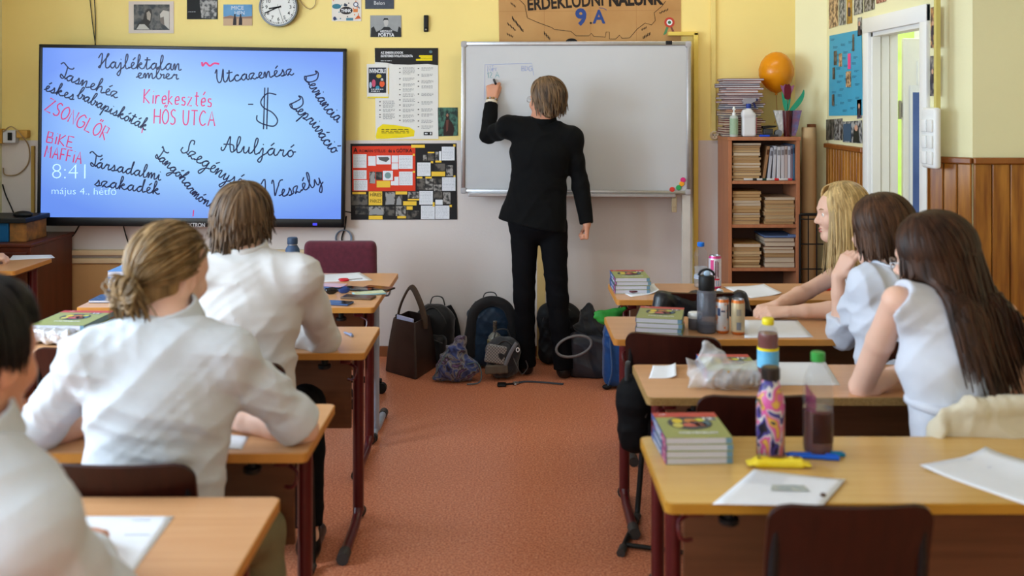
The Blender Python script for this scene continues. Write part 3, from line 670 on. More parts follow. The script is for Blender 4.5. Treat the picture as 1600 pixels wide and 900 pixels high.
# --- postcards and photos on the front wall
M_ph = mat('photo_sky', (70, 130, 180), rough=.4, col2=(110, 160, 200), scale=6)
f = sheet(wallW(202, 52, WD), R4(201, 2, 271.5, 52), mat('photo_margin', (214, 200, 190), rough=.5, var=.02)); f.pr(209, 7, 265, 47, PH_DK)
f.pp([(212, 46), (216, 36), (224, 30), (226, 20), (230, 14), (236, 14), (238, 22), (236, 34), (232, 40), (236, 46)], K(58, 54, 52), 0.0009); f.pp([(229, 20), (233, 17), (236, 22), (235, 33), (230, 30)], K(170, 160, 150), 0.0012); f.pp([(213, 46), (218, 38), (226, 38), (234, 46)], K(190, 186, 180), 0.0012)
f.pp([(250, 22), (255, 16), (264.5, 18), (264.5, 46), (258, 40), (251, 32)], K(196, 190, 184), 0.0009); f.pp([(250, 28), (256, 26), (257, 40), (251, 36)], K(120, 110, 104), 0.0012)
fin(f, 'photo_print', 'black and white photo of two people facing each other, pinned left of the clock', 'photo', 'prints on the front wall')
f = sheet(wallW(292, 30, WD), R4(292, -14, 340, 30), K(26, 25, 26)); f.pp([(314, -14), (312, 4), (315, 28), (338, 30), (340, -14)], PH_BW, .0008); f.lines(294, 17, 311, 20, 1, M_paper, .002); fin(f, 'photo_print', 'dark print with a pale carved figure, cut by the top of the photo', 'photo', 'prints on the front wall')
f = sheet(wallW(349, 40, WD), R4(349, 7, 394, 40), M_ph); f.pr(349, 26, 394, 40, K(196, 164, 134), .0008); f.pp([(349, 27), (360, 24), (372, 27), (394, 25), (394, 29), (349, 29)], K(150, 120, 104), .001)
f.pt('MICE', 361, 15, 6, M_paper, 381, bold=-.005); f.pt('HEN', 366, 23, 6, M_paper, 382, bold=-.005); 
for x in (367, 376): f.pp([(x-3, 39), (x-2.5, 30), (x-1, 25), (x-1.2, 22), (x+1.2, 22), (x+1, 25), (x+2.5, 30), (x+2.5, 39)], K(50, 44, 48), .0016)
fin(f, 'postcard', 'blue and sand coloured card with two small standing figures', 'postcard', 'cards on the front wall')
f = sheet(wallW(519, 34, WD), R4(518.5, -6, 564.5, 33), mat('card_white', (222, 214, 206), rough=.6, var=.02))
f.pd(541, 16.5, 10, 6, K(46, 40, 42)); f.pt('THINK', 533, 19, 5, M_paper, 549, bold=.03, layer=.002); f.pd(526, 10, 7, 4, K(60, 120, 140)); f.pr(552, 14, 559, 19, K(220, 130, 70)); f.pd(556, 7, 4, 4, K(70, 80, 110)); f.pd(556, 7, 2.6, 2.6, M_paper, .0018); f.pl([(559, 10), (562, 13)], .006, K(70, 80, 110)); f.pd(540, 8, 3, 2, K(50, 60, 80)); f.pp([(554, 30), (560, 23), (564, 29)], K(200, 90, 40)); f.pr(541, 28, 552, 32, K(80, 130, 150)); f.pd(523, 29, 2.5, 3, K(50, 60, 100))
for i in range(16):
    f.pd(521+(i*13 % 41), 1+(i*7 % 31), 1.0, 1.0, K(*((220, 120, 60), (60, 130, 150), (50, 46, 60))[i % 3]), .0014)
fin(f, 'think_card', 'white card of small coloured doodles around the dark word think', 'card', 'cards on the front wall')
f = sheet(wallW(571, 14, WD), R4(570.5, -10, 615.5, 14), mat('slate_card', (70, 76, 88), rough=.6, var=.12, scale=40)); f.pt('Belon', 584, 7.5, 6, M_paper, 601, bold=-.005); fin(f, 'slate_card', 'dark slate coloured card at the top edge, above the grey portrait card', 'card', 'cards on the front wall')
f = sheet(wallW(579, 58, WD), R4(578.5, 24, 627, 58), mat('portrait_grey', (150, 152, 154), rough=.5, var=.06, scale=20)); f.pp([(579, 58), (580, 44), (584, 41), (588, 50), (596, 46), (600, 42), (608, 42), (613, 47), (621, 50), (623, 41), (626.5, 44), (627, 58)], K(44, 44, 46), .0009); f.pp([(599, 32), (601, 29), (605, 29), (607, 32), (606.5, 38), (604, 42), (601, 41)], K(186, 184, 182), .0012); f.pp([(598.5, 33), (600, 28.5), (606, 28.5), (607.5, 33), (606, 31), (601, 31)], K(30, 30, 30), .0015)
f.pt('ABSZOLÚT', 594, 50.5, 3.4, M_paper, 613, bold=.02); f.pt('PORTYA', 591, 57, 5.4, M_paper, 616, bold=.03); fin(f, 'portrait_card', 'grey portrait card of a dark-haired man with raised shoulders and white lettering', 'card', 'cards on the front wall')
k = MB(); k.box((-.016, -.02, -.055), (.016, 0, .055), None, bevel=.006); k.box((-.012, -.03, -.03), (.012, -.018, .045), M_black, bevel=.004); k.ball((0, -.026, -.04), .006, M_steel, 10)
tag(k.build('thermometer', M_dgrey, loc=P(666, 37, YF-.001)), 'small dark device clipped to the yellow wall beside the banner', 'device')
# --- human rights poster
M_pw = mat('poster_white', (222, 220, 216), rough=.5, var=.015)
f = sheet(wallW(586, 217, WD), [(585.5, 75), (684.5, 75), (685, 217), (587, 218)], M_pw)
f.pp([(585.5, 75), (684.5, 75), (684.5, 102), (668, 100), (640, 101), (615, 100.5), (604, 98), (586, 97)], K(32, 30, 30)); f.pt('AZ EMBERI JOGOK', 595, 84, 3.6, M_paper, 630.5, bold=.03, layer=.0018); f.pt('EGYETEMES NYILATKOZATA', 595, 89.2, 3.6, M_paper, 645, bold=.03, layer=.0018); f.lines(595, 94, 622, 96, 1, M_paper, .003, .0018)
f.pr(655, 86.3, 675.5, 89, M_yel, .0018); f.pr(657, 89.3, 675.5, 91.6, M_yel, .0018); f.pr(650, 92, 675.5, 94.8, M_yel, .0018); f.pd(673, 81, 2.6, 2.2, K(90, 120, 130), .0018)
for cx, ys in ((596, (158, 164, 171, 178, 182)), (627, (106, 112, 122, 131, 139, 147, 155, 163, 171, 180, 187)), (656, (106, 116, 126, 134, 146, 159, 170, 178, 188, 197))):
    for i, y in enumerate(ys):
        f.pd(cx-2.2, y+1, 1.2, 0.8, M_ink); f.lines(cx+2.5, y-1.0, cx+21.5, y+4.5, 3, M_grey, .0028, seed=i)
f.pp([(587, 213), (590, 200), (598, 194), (615, 195), (640, 199), (648, 204), (647, 213), (630, 215), (600, 217), (588, 217)], M_yel); f.lines(596, 201, 642, 209, 3, M_ink, .004, .0018); f.pr(662, 206, 675.5, 211.5, K(36, 34, 34)); f.lines(664, 207.5, 671, 210, 1, M_paper, .008, .0018); f.pd(673, 208.5, 1, 1.8, M_paper, .0018)
fin(f, 'rights_poster', 'tall white poster with a black header and a yellow brush patch', 'poster')
f = sheet(wallW(573, 153, WD-.003), [(573, 100), (607, 99.5), (607.5, 152), (573.5, 153.5)], M_pw); f.pr(606, 106, 607.3, 147, M_yel2); f.pr(574, 151, 607, 153, M_yel); f.pr(576, 105.5, 603.5, 145, K(30, 36, 50)); f.pt('INVINCIBLE', 577, 114, 6.4, M_paper, 603, 114, bold=.03, layer=.0018)
for x, y, a, c, col in ((584, 130, 3, 6, (196, 80, 110)), (597, 131, 4, 5, (220, 90, 50)), (592, 119, 4, 3, (206, 180, 60)), (579, 133, 2, 5, (170, 190, 210)), (590, 137, 3, 3, (60, 140, 170)), (597, 125, 2, 3, (190, 190, 190))): f.pd(x, y, a, c, K(*col), .0018)
f.lines(580, 138, 600, 144, 2, M_paper, .006, .0024); fin(f, 'comic_print', 'small comic cover print with white lettering over the tall poster edge', 'print')
f = sheet(wallW(685, 213, WD), [(684, 168), (715, 168), (715.5, 212), (685, 213)], PH_G); f.pp([(693, 212), (693, 200), (695, 190), (697, 186), (696, 180), (699, 176), (702, 180), (701, 186), (706, 191), (710, 200), (708, 212)], K(50, 34, 30), .0009); f.pd(699, 180, 1.7, 2.6, K(150, 110, 90), .0014); f.pp([(697, 188), (701, 187), (700, 204), (697, 206)], K(104, 60, 50), .0014); fin(f, 'forest_print', 'dark green print of a figure in a forest, right of the tall poster', 'print')
# --- collage poster
f = sheet(wallW(547, 343, WD), [(547.5, 224.5), (713, 224), (714.5, 343), (548.5, 343.5)], K(28, 26, 28)); X = lambda x: 545+x/7.2; Y = lambda y: 220+y/7.2
M_or = mat('orange_red_card', (214, 60, 34), rough=.7, var=.03); f.pp([(X(38), Y(62)), (X(748), Y(55)), (X(750), Y(565)), (X(40), Y(568))], M_or)
f.pt('A', X(55), Y(130), 7, M_ink, X(100), layer=.0018, bold=.03); f.pt('ROMÁN STÍLUS', X(118), Y(130), 4.6, K(70, 20, 20), X(412), layer=.0018, bold=.01); f.pt('és a GÓTIKA', X(445), Y(130), 5.6, M_ink, X(712), layer=.0018, bold=.02)
W_ = [(50, 152, 200, 303), (218, 172, 304, 280), (312, 165, 472, 265), (482, 165, 556, 246), (482, 252, 556, 322), (562, 162, 718, 316), (52, 330, 200, 430), (55, 440, 210, 558), (384, 338, 496, 444), (566, 346, 718, 500), (474, 452, 512, 500), (512, 404, 560, 502), (1046, 66, 1190, 220), (770, 244, 920, 396), (1050, 410, 1200, 562), (794, 564, 946, 718), (812, 728, 968, 880), (974, 728, 1132, 878), (1016, 116, 1040, 222), (974, 662, 1056, 720)]
for i, (a, b2, c, d) in enumerate(W_):
    f.pr(X(a), Y(b2), X(c), Y(d), M_paper, .0014)
    if c-a > 90 and i not in (2, 8): f.lines(X(a+10), Y(b2+10), X(c-10), Y(d-12), 8, K(150, 148, 160), .0016, .002, i)
for i, (a, b2, c, d) in enumerate([(232, 346, 298, 480), (304, 348, 378, 440), (836, 158, 878, 222), (888, 140, 962, 222), (974, 124, 1010, 222), (962, 256, 1084, 338), (1096, 276, 1172, 398), (768, 424, 856, 552), (862, 424, 952, 550), (958, 424, 1042, 482), (958, 492, 1042, 568), (30, 606, 210, 724), (412, 576, 520, 720), (528, 610, 602, 726), (664, 574, 786, 646), (958, 576, 1052, 656), (1062, 576, 1144, 708), (74, 736, 216, 828), (224, 738, 400, 834), (412, 740, 514, 846), (528, 736, 640, 846), (650, 786, 790, 876)]):
    f.pr(X(a), Y(b2), X(c), Y(d), (PH_BW, PH_DK)[i % 2], .0016)
    if i in (0, 12, 18, 13): f.pp([(X(a+8), Y(d-4)), (X(a+12), Y(b2+50)), (X((a+c)/2), Y(b2+8)), (X(c-12), Y(b2+55)), (X(c-8), Y(d-4))], K(150, 150, 150), .002)
f.pp([(X(330), Y(182)), (X(440), Y(180)), (X(460), Y(205)), (X(420), Y(240)), (X(345), Y(215))], K(90, 90, 90), .002); f.pd(X(440), Y(390), 5, 5, K(120, 150, 150), .002)
for (a, b2, c, d) in [(702, 44, 856, 78), (888, 124, 962, 138), (1176, 40, 1200, 66), (720, 146, 742, 170), (720, 338, 744, 360), (922, 228, 950, 252), (974, 222, 1042, 244), (930, 346, 1084, 398), (314, 450, 466, 524), (764, 404, 828, 424), (862, 404, 934, 424), (1178, 388, 1200, 408), (40, 576, 194, 600), (526, 570, 656, 604), (664, 654, 792, 670), (612, 680, 762, 726), (650, 736, 718, 776), (944, 690, 966, 740), (1134, 720, 1160, 746), (224, 842, 380, 884), (546, 846, 644, 872)]: f.pr(X(a), Y(b2), X(c), Y(d), M_yel2, .002)
f.pr(X(224), Y(570), X(376), Y(724), M_yel2, .002); f.pt('HÍRES', X(236), Y(624), 5.4, M_ink, X(368), layer=.0026, bold=.01); f.pt('PÁRIZS', X(238), Y(696), 5.4, M_ink, X(366), layer=.0026, bold=.0)
fin(f, 'collage_poster', 'black school collage with an orange-red panel, yellow notes and grey photos', 'poster')
# --- photos and blue poster on the right wall
def rsheet(quad, m, x=XR-.004, t=.0012): return sheet(wallW(quad[0][0], quad[0][1], 0, normal=x), quad, m, t)
M_cy = mat('turquoise_poster', (66, 160, 196), rough=.6, var=.03)
f = rsheet([(1296, 56), (1346, 46), (1348, 180), (1295, 181)], M_cy)
for i in range(30):
    x = 1298+(i*17 % 40); y = 60+(i*29 % 112); f.lines(x, y, x+7, y+4, 2, K(30, 70, 100), .003, seed=i)
for (x, y, w_, h_, m_) in ((1303, 80, 5, 22, PH_DK), (1311, 84, 5, 20, PH_A), (1325, 84, 4.5, 24, M_red), (1301, 106, 4, 18, PH_DK), (1322, 112, 8, 24, PH_A), (1300, 148, 4, 17, PH_DK), (1332, 54, 3, 26, PH_DK)): f.pp([(x, y), (x+w_, y-1), (x+w_, y+h_), (x, y+h_)], m_, .0016)
fin(f, 'blue_poster', 'turquoise poster with pasted cut-out photos left of the doorway', 'poster')
for i, (quad, m_, lb) in enumerate([
    ([(1295, -4), (1309, -8), (1309, 40), (1295, 45)], PH_A, 'leftmost group photo of the row above the turquoise poster'), ([(1311, -8), (1321, -10), (1321, 38), (1311, 40)], PH_B, 'narrow dark photo second in the row above the turquoise poster'),
    ([(1323, -10), (1331, -12), (1331, 36), (1323, 38)], mat('yellow_photo', (200, 150, 40), rough=.4, col2=(90, 70, 50), scale=30), 'yellow-toned photo third in the row above the turquoise poster'), ([(1334, -12), (1348, -15), (1348, 20), (1334, 24)], PH_B, 'bluish photo fourth in the row above the turquoise poster'),
    ([(1350, -15), (1366, -18), (1366, 14), (1350, 19)], PH_BW, 'grey photo above the left end of the door frame'), ([(1369, -18), (1384, -21), (1384, 2), (1369, 6)], photo_mat('reddish_photo', (110, 40, 40), (200, 150, 130)), 'reddish photo at the top edge above the door frame'),
    ([(1340, 28), (1346, 26.5), (1346.5, 55), (1340, 57)], PH_B, 'thin portrait photo over the top right corner of the turquoise poster'), ([(1339, 156), (1346, 155), (1346, 184), (1339, 186)], photo_mat('violet_photo', (50, 50, 80), (150, 140, 160)), 'small dark portrait over the bottom right corner of the turquoise poster'),
    ([(1290, 187), (1303, 186), (1302, 218), (1290, 219)], PH_DK, 'leftmost dark photo under the turquoise poster'), ([(1303.5, 186), (1316, 185), (1316, 219), (1303, 219)], PH_BW, 'black and white photo second under the turquoise poster'), ([(1316.5, 190), (1346.5, 188), (1347, 224), (1317, 222)], PH_B, 'photo of a woman beside a blue barrel under the turquoise poster'),
    ([(1454, 12), (1462, 10), (1462, 74), (1454, 75)], photo_mat('orange_photo', (60, 50, 60), (206, 150, 90), 20), 'tall colourful photo right of the door frame, upper one'), ([(1453, 88), (1461.5, 87), (1461, 150), (1453, 150)], photo_mat('blue_black_photo', (30, 32, 50), (150, 140, 130), 20), 'tall dark photo right of the door frame, lower one')]):
    f = rsheet(quad, m_)
    if i == 10: f.pp([(1333, 222), (1334, 204), (1338, 194), (1342, 204), (1343, 223)], K(40, 44, 36), .0009); f.pd(1338, 200, 2.6, 5, M_skin_print, .0013); f.pp([(1318, 194), (1330, 193), (1330, 221), (1318, 220)], K(66, 88, 110), .0009)
    elif quad[1][0]-quad[0][0] < 9: c = (quad[0][0]+quad[1][0])/2; y = quad[0][1]*.55+quad[3][1]*.45; f.pd(c, y-4, 1.4, 4, M_skin_print, .0012); f.pp([(c-2, y+14), (c-2, y), (c+2, y), (c+2, y+14)], K(60, 50, 60), .0010)
    fin(f, 'photo_print', lb, 'photo', 'photos on the side wall')
# --- white multi-socket holder hanging on the right wall, conduit above it
so = thing('pocket_tray', 'white moulded plastic tray of pockets hanging by the doorway', 'tray', (XR-.004, 0, 0)); dS = XR*F/(1456-CX)
k = MB(); zt, zb = HC-(168-HY)/F*dS, HC-(262-HY)/F*dS; yy0, yy1 = XR*F/(1473-CX), XR*F/(1451-CX)
k.box((-.035, yy0, zb), (0.0, yy1, zt), None, bevel=.014, seg=3); k.build('back_plate', M_white, so, smooth=40)
for r_ in range(3):
    for c_ in range(2):
        k = MB(); y0 = yy0+.012+c_*(yy1-yy0-.02)/2; z0 = zt-.05-(r_+.86)*(zt-zb-.06)/3
        k.box((-.045, y0, z0), (-.034, y0+(yy1-yy0)/2-.022, z0+(zt-zb)/3*.62), None, bevel=.005); k.build('pocket', M_white, so, smooth=40)
cd = MB(); yc = XR*F/(1468-CX); cd.box((XR-.022, yc-.014, zt-.005), (XR-.001, yc+.012, ZC-.01)); tag(cd.build('conduit', mat('olive_conduit', (206, 192, 110), rough=.5, var=.03)), 'narrow vertical cable channel on the wall above the white tray', 'conduit')
# --- conduit, socket on the front wall
k = MB(); pc_ = P(1114, 0, YF); k.box((pc_.x-.016, YF-.022, 1.46), (pc_.x+.016, YF-.001, ZC-.01), None, bevel=.004); tag(k.build('cable_channel', mat('yellow_channel', (232, 208, 130), rough=.5, var=.03)), 'yellow-painted vertical cable channel above the round socket', 'conduit')
so = thing('wall_socket', 'round pale wall socket left of the bookcase top', 'socket', P(1116, 211, YF-.001))
k = MB(); k.M = Matrix.Rotation(PI/2, 4, 'X'); k.lathe([(.030, 0), (.030, .02), (.025, .026), (.021, .026), (.019, .016), (0, .016)], n=28); k.M = None; k.build('housing', mat('socket_cream', (214, 196, 172), rough=.4, var=.02), so, smooth=40)
for dx, dz in ((-.008, 0), (.008, 0), (0, -.012)): k = MB(); k.disc(dx, dz, .0035, .0035, M_black, .0175, 10); k.build('pin_hole', None, so)
# --- switch boxes at far left
for x0, y0, x1, y1, c_, lb, nm in ((3.5, 201, 9, 224, (190, 140, 50), 'ochre junction box at the far left edge of the wall', 'junction_box'), (10, 203, 30, 223, (206, 208, 216), 'white breaker box with a black switch at the far left', 'breaker_box'), (31, 203, 48, 215, (206, 160, 80), 'tan junction box right of the white breaker box', 'junction_box')):
    a, c = P(x0, y1, YF), P(x1, y0, YF); t = thing(nm, lb, 'switch box', ((a.x+c.x)/2, YF-.001, a.z)); wv = (c.x-a.x)/2; hv = c.z-a.z
    k = MB(); k.box((-wv, -.05, 0), (wv, 0, hv), None, bevel=.005); k.build('cover', K(*c_, rough=.4, var=.04), t)
    if nm == 'breaker_box': k = MB(); k.box((-.004, -.062, .018), (.022, -.048, hv-.016), None, bevel=.003); k.build('switch', M_black, t)
def wire(pts, r, m, label, name='cable', n=6): k = MB(); k.tube(crom([tuple(P(*p)) for p in pts], 8), r, m, n); return tag(k.build(name, m, smooth=60), label, 'cable')
M_wire = mat('beige_wire', (168, 140, 104), rough=.5, var=.04)
wd6 = YF-.012
wire([(5, 206, wd6-.05), (18, 198, wd6-.05), (34, 212, wd6-.05), (45, 230, wd6), (44, 255, wd6), (28, 272, wd6), (8, 273, wd6), (5, 262, wd6)], .004, M_wire, 'beige wire looping down from the switch boxes')
wire([(4, 288, wd6), (9, 305, wd6), (18, 325, wd6), (27, 347, wd6-.1)], .0045, M_black, 'black cable running down to the blue box')
k = MB(); a = P(53, 345, YF); c = P(53, 228, YF); k.box((a.x-.01, YF-.02, a.z-.3), (a.x+.01, YF-.001, c.z)); tag(k.build('wall_duct', mat('ochre_duct', (178, 142, 70), rough=.5, var=.04)), 'thin ochre cable duct left of the screen', 'conduit')
wire([(147, -6, wd6), (149, 30, wd6), (148.5, 72, wd6)], .003, M_black, 'thin black cord hanging to the screen top, straight one'); wire([(140, -6, wd6), (145, 40, wd6), (149.5, 72, wd6)], .003, M_black, 'thin black cord hanging to the screen top, slanting one')
wire([(125, 350, wd6-.06), (112, 370, wd6), (92, 380, wd6), (72, 379, wd6)], .005, M_black, 'black cable curving from under the screen to the cabinet')
wire([(192, 350, wd6-.06), (198, 372, wd6), (206, 396, wd6), (214, 420, wd6)], .004, M_black, 'black cable dropping below the screen to the ducts')
wire([(538, 330, wd6-.05), (548, 332, wd6)], .004, M_black, 'short black lead at the right side of the screen'); wire([(541, 338, wd6-.03), (539, 355, wd6), (534, 372, wd6), (537, 384, wd6), (541, 400, wd6)], .005, M_black, 'black cable hanging below the screen corner')
k = MB()
for j in range(3): k.tube([(P(537, 372, wd6-.004*j)+Vector((.048*math.cos(a)*(1+.06*j), 0, .052*math.sin(a)))) for a in [2*PI*i/28 for i in range(28)]], .004, None, 6, closed=True)
tag(k.build('cable_coil', mat('bluish_grey_cable', (120, 136, 156), rough=.5, var=.04), smooth=60), 'grey coiled cable on the wall above the burgundy chair', 'cable')
wire([(466, -5, wd6), (474, 8, wd6), (484, 14, wd6), (492, 8, wd6), (494, -5, wd6)], .0025, M_wire, 'thin wire loop on the wall right of the clock')
# ------------------------------------------------------------------ soft and organic shapes: signed distance fields -> one quad mesh
def nv(v): return np.array([float(a) for a in v])
class SDF:
    def __init__(s, lo, hi, h):
        s.lo = nv(lo); s.h = h; s.n = np.maximum(4, np.ceil((nv(hi)-s.lo)/h).astype(int)+1)
        s.F = np.full(tuple(s.n), 0.25, np.float32)
        s.ax = [s.lo[i]+h*np.arange(s.n[i]) for i in range(3)]
    def sub_(s, lo, hi, pad):
        a = np.clip(np.floor((nv(lo)-pad-s.lo)/s.h).astype(int), 0, s.n); b = np.clip(np.ceil((nv(hi)+pad-s.lo)/s.h).astype(int)+1, 0, s.n)
        return tuple(slice(a[i], b[i]) for i in range(3))
    def pts(s, sl): return np.meshgrid(*[s.ax[i][sl[i]] for i in range(3)], indexing='ij', sparse=True)
    def put(s, sl, d, k, cut=False):
        A = s.F[sl]
        if A.size == 0: return
        if cut: A, d = -A, d
        if k > 0:
            h = np.maximum(k-np.abs(A-d), 0)/k; r = np.minimum(A, d)-h*h*k*0.25
        else: r = np.minimum(A, d)
        s.F[sl] = (-r if cut else r).astype(np.float32)
    def cone(s, a, b, ra, rb, k=0.015, cut=False):
        """tapered capsule"""
        a, b = nv(a), nv(b); r = max(ra, rb)
        sl = s.sub_(np.minimum(a, b)-r, np.maximum(a, b)+r, k+3*s.h+0.03); X, Y, Z = s.pts(sl); ba = b-a; L = max((ba*ba).sum(), 1e-12)
        px, py, pz = X-a[0], Y-a[1], Z-a[2]; t = np.clip((px*ba[0]+py*ba[1]+pz*ba[2])/L, 0, 1)
        d = np.sqrt((px-ba[0]*t)**2+(py-ba[1]*t)**2+(pz-ba[2]*t)**2)-(ra+(rb-ra)*t); s.put(sl, d, k, cut); return s
    def chain(s, pts, rs, k=0.015):
        for i in range(len(pts)-1): s.cone(pts[i], pts[i+1], rs[i], rs[i+1], k)
        return s
    def ell(s, c, r, R=None, k=0.015, cut=False):
        """ellipsoid; R columns are its axes"""
        c = nv(c); r = nv(r); m = r.max(); sl = s.sub_(c-m, c+m, k+3*s.h+0.02); X, Y, Z = s.pts(sl); x, y, z = X-c[0], Y-c[1], Z-c[2]
        if R is not None: q = [x*R[0][i]+y*R[1][i]+z*R[2][i] for i in range(3)]
        else: q = [x, y, z]
        k0 = np.sqrt((q[0]/r[0])**2+(q[1]/r[1])**2+(q[2]/r[2])**2)+1e-6; k1 = np.sqrt((q[0]/r[0]**2)**2+(q[1]/r[1]**2)**2+(q[2]/r[2]**2)**2)+1e-6
        s.put(sl, k0*(k0-1)/k1, k, cut); return s
    def slab(s, a, b, side, w0, w1, d0, d1, k=0.03):
        """tapered elliptical column from a to b, half widths w along side and d across"""
        a, b = nv(a), nv(b); ax = b-a; L = np.sqrt((ax*ax).sum()); u = ax/L; sd = nv(side); sd = sd-u*(sd@u); sd /= np.linalg.norm(sd); fr = np.cross(u, sd); m = max(w0, w1, d0, d1)
        sl = s.sub_(np.minimum(a, b)-m, np.maximum(a, b)+m, k+3*s.h+0.02); X, Y, Z = s.pts(sl); x, y, z = X-a[0], Y-a[1], Z-a[2]
        t = np.clip((x*u[0]+y*u[1]+z*u[2])/L, 0, 1); ex = (x*u[0]+y*u[1]+z*u[2])-t*L
        W = w0+(w1-w0)*t; D = d0+(d1-d0)*t; qs = x*sd[0]+y*sd[1]+z*sd[2]; qf = x*fr[0]+y*fr[1]+z*fr[2]; M = np.minimum(W, D)
        k0 = np.sqrt((qs/W)**2+(qf/D)**2+(ex/M)**2)+1e-6; k1 = np.sqrt((qs/W**2)**2+(qf/D**2)**2+(ex/M**2)**2)+1e-6
        s.put(sl, k0*(k0-1)/k1, k); return s
    def rbox(s, c, hx, R=None, r=0.02, k=0.015, cut=False):
        c = nv(c); hx = nv(hx); m = np.linalg.norm(hx); sl = s.sub_(c-m, c+m, k+3*s.h+0.02); X, Y, Z = s.pts(sl); x, y, z = X-c[0], Y-c[1], Z-c[2]
        q = [x*R[0][i]+y*R[1][i]+z*R[2][i] for i in range(3)] if R is not None else [x, y, z]
        e = [np.abs(q[i])-hx[i]+r for i in range(3)]
        d = np.sqrt(np.maximum(e[0], 0)**2+np.maximum(e[1], 0)**2+np.maximum(e[2], 0)**2)+np.minimum(np.maximum(np.maximum(e[0], e[1]), e[2]), 0)-r
        s.put(sl, d, k, cut); return s
    def plane(s, p, n, k=0.0, lo=None, hi=None):
        """remove everything on the side n points to (inside an optional box)"""
        p, n = nv(p), nv(n); n = n/np.linalg.norm(n); sl = s.sub_(lo, hi, 0) if lo is not None else (slice(None),)*3
        X, Y, Z = s.pts(sl); d = (X-p[0])*n[0]+(Y-p[1])*n[1]+(Z-p[2])*n[2]
        A = s.F[sl]; s.F[sl] = np.maximum(A, d).astype(np.float32); return s
    def disp(s, amp, waves, seed, ridge=True, lo=None, hi=None):
        """cloth folds: a sum of warped directional ripples; waves = list of (direction, wavelength)"""
        R = np.random.RandomState(seed); sl = s.sub_(lo, hi, 0) if lo is not None else (slice(None),)*3
        X, Y, Z = s.pts(sl); w1 = 0.35*np.sin(X*23+R.rand()*6+2*np.sin(Z*9)) + 0.35*np.sin(Y*27+R.rand()*6) + 0.4*np.sin(Z*19+R.rand()*6); T = 0
        for d, l in waves:
            d = nv(d); d = d/np.linalg.norm(d); q = 2*PI/l; ph = (X*d[0]+Y*d[1]+Z*d[2])*q+2.4*w1+R.rand()*6
            m = (0.5+0.5*np.sin(X*(9+7*R.rand())+R.rand()*6+Z*(10+8*R.rand())*(1 if R.rand() > .5 else -1)+Y*7))**1.6
            T = T+m*((0.55-1.5*np.abs(np.sin(ph*0.5))**.8) if ridge else np.sin(ph))
            ph2 = (X*d[0]+Y*d[1]+Z*d[2])*q*2.3+3.1*w1+R.rand()*6+3*np.sin(X*13-Z*11); m2 = (0.5+0.5*np.sin(X*(15+9*R.rand())+R.rand()*6-Z*(13+8*R.rand())+Y*11))**2.2
            T = T+.28*m2*((0.55-1.5*np.abs(np.sin(ph2*0.5))**.8) if ridge else 0)
        s.F[sl] = (s.F[sl]-amp*T).astype(np.float32); return s
    def at(s, p):
        i = np.clip(np.round((nv(p)-s.lo)/s.h).astype(int), 1, s.n-2); return float(s.F[tuple(i)])
    def grad(s, p):
        i = np.clip(np.round((nv(p)-s.lo)/s.h).astype(int), 1, s.n-2); g = np.zeros(3)
        for a in range(3):
            j = i.copy(); j[a] += 1; l = i.copy(); l[a] -= 1; g[a] = s.F[tuple(j)]-s.F[tuple(l)]
        n = np.linalg.norm(g); return g/n if n > 1e-9 else np.array([0, 0, 1.0])
    def mesh(s, relax=1):
        F = s.F.copy(); F[0] = F[-1] = 0.2; F[:, 0] = F[:, -1] = 0.2; F[:, :, 0] = F[:, :, -1] = 0.2
        sg = F < 0; c = [(i, j, k) for i in (0, 1) for j in (0, 1) for k in (0, 1)]
        sh = lambda A, o: A[o[0]:A.shape[0]-1+o[0], o[1]:A.shape[1]-1+o[1], o[2]:A.shape[2]-1+o[2]]
        cnt = sum(sh(sg, o).astype(np.int8) for o in c); act = (cnt > 0) & (cnt < 8); idx = np.full(act.shape, -1, np.int64); ii = np.argwhere(act); idx[act] = np.arange(len(ii))
        V = np.zeros((len(ii), 3)); N = np.zeros(len(ii))
        val = {o: F[ii[:, 0]+o[0], ii[:, 1]+o[1], ii[:, 2]+o[2]] for o in c}
        for o in c:
            for a in range(3):
                if o[a] == 0:
                    o2 = tuple(1 if b == a else o[b] for b in range(3)); f0, f1 = val[o], val[o2]; x = (f0 < 0) != (f1 < 0)
                    t = np.where(x, f0/np.where(np.abs(f0-f1) < 1e-9, 1, f0-f1), 0); p = np.array(o, float)[None].repeat(len(ii), 0); p[:, a] += t
                    V += p*x[:, None]; N += x
        V = (ii+V/N[:, None])*s.h+s.lo; Q = []
        for a in range(3):
            b, d = (a+1) % 3, (a+2) % 3; s0 = [slice(None)]*3; s1 = [slice(None)]*3; s0[a] = slice(0, -1); s1[a] = slice(1, None)
            x = sg[tuple(s0)] != sg[tuple(s1)]; e = np.argwhere(x); e = e[(e[:, b] > 0) & (e[:, d] > 0)]; e = e[(e[:, b] < F.shape[b]-1) & (e[:, d] < F.shape[d]-1)]
            ins = sg[tuple(e.T)]; q = []
            for db, dd in ((-1, -1), (0, -1), (0, 0), (-1, 0)):
                g = e.copy(); g[:, b] += db; g[:, d] += dd; q.append(idx[tuple(g.T)])
            q = np.stack(q, 1); q[~ins] = q[~ins][:, ::-1]; Q.append(q)
        Q = np.concatenate(Q); Q = Q[(Q >= 0).all(1)]
        for _ in range(relax):
            S = np.zeros_like(V); cn = np.zeros(len(V))
            for i in range(4):
                np.add.at(S, Q[:, i], V[Q[:, (i+1) % 4]]); np.add.at(cn, Q[:, i], 1); np.add.at(S, Q[:, i], V[Q[:, (i-1) % 4]]); np.add.at(cn, Q[:, i], 1)
            V = 0.5*V+0.5*S/np.maximum(cn, 1)[:, None]
        return V, Q
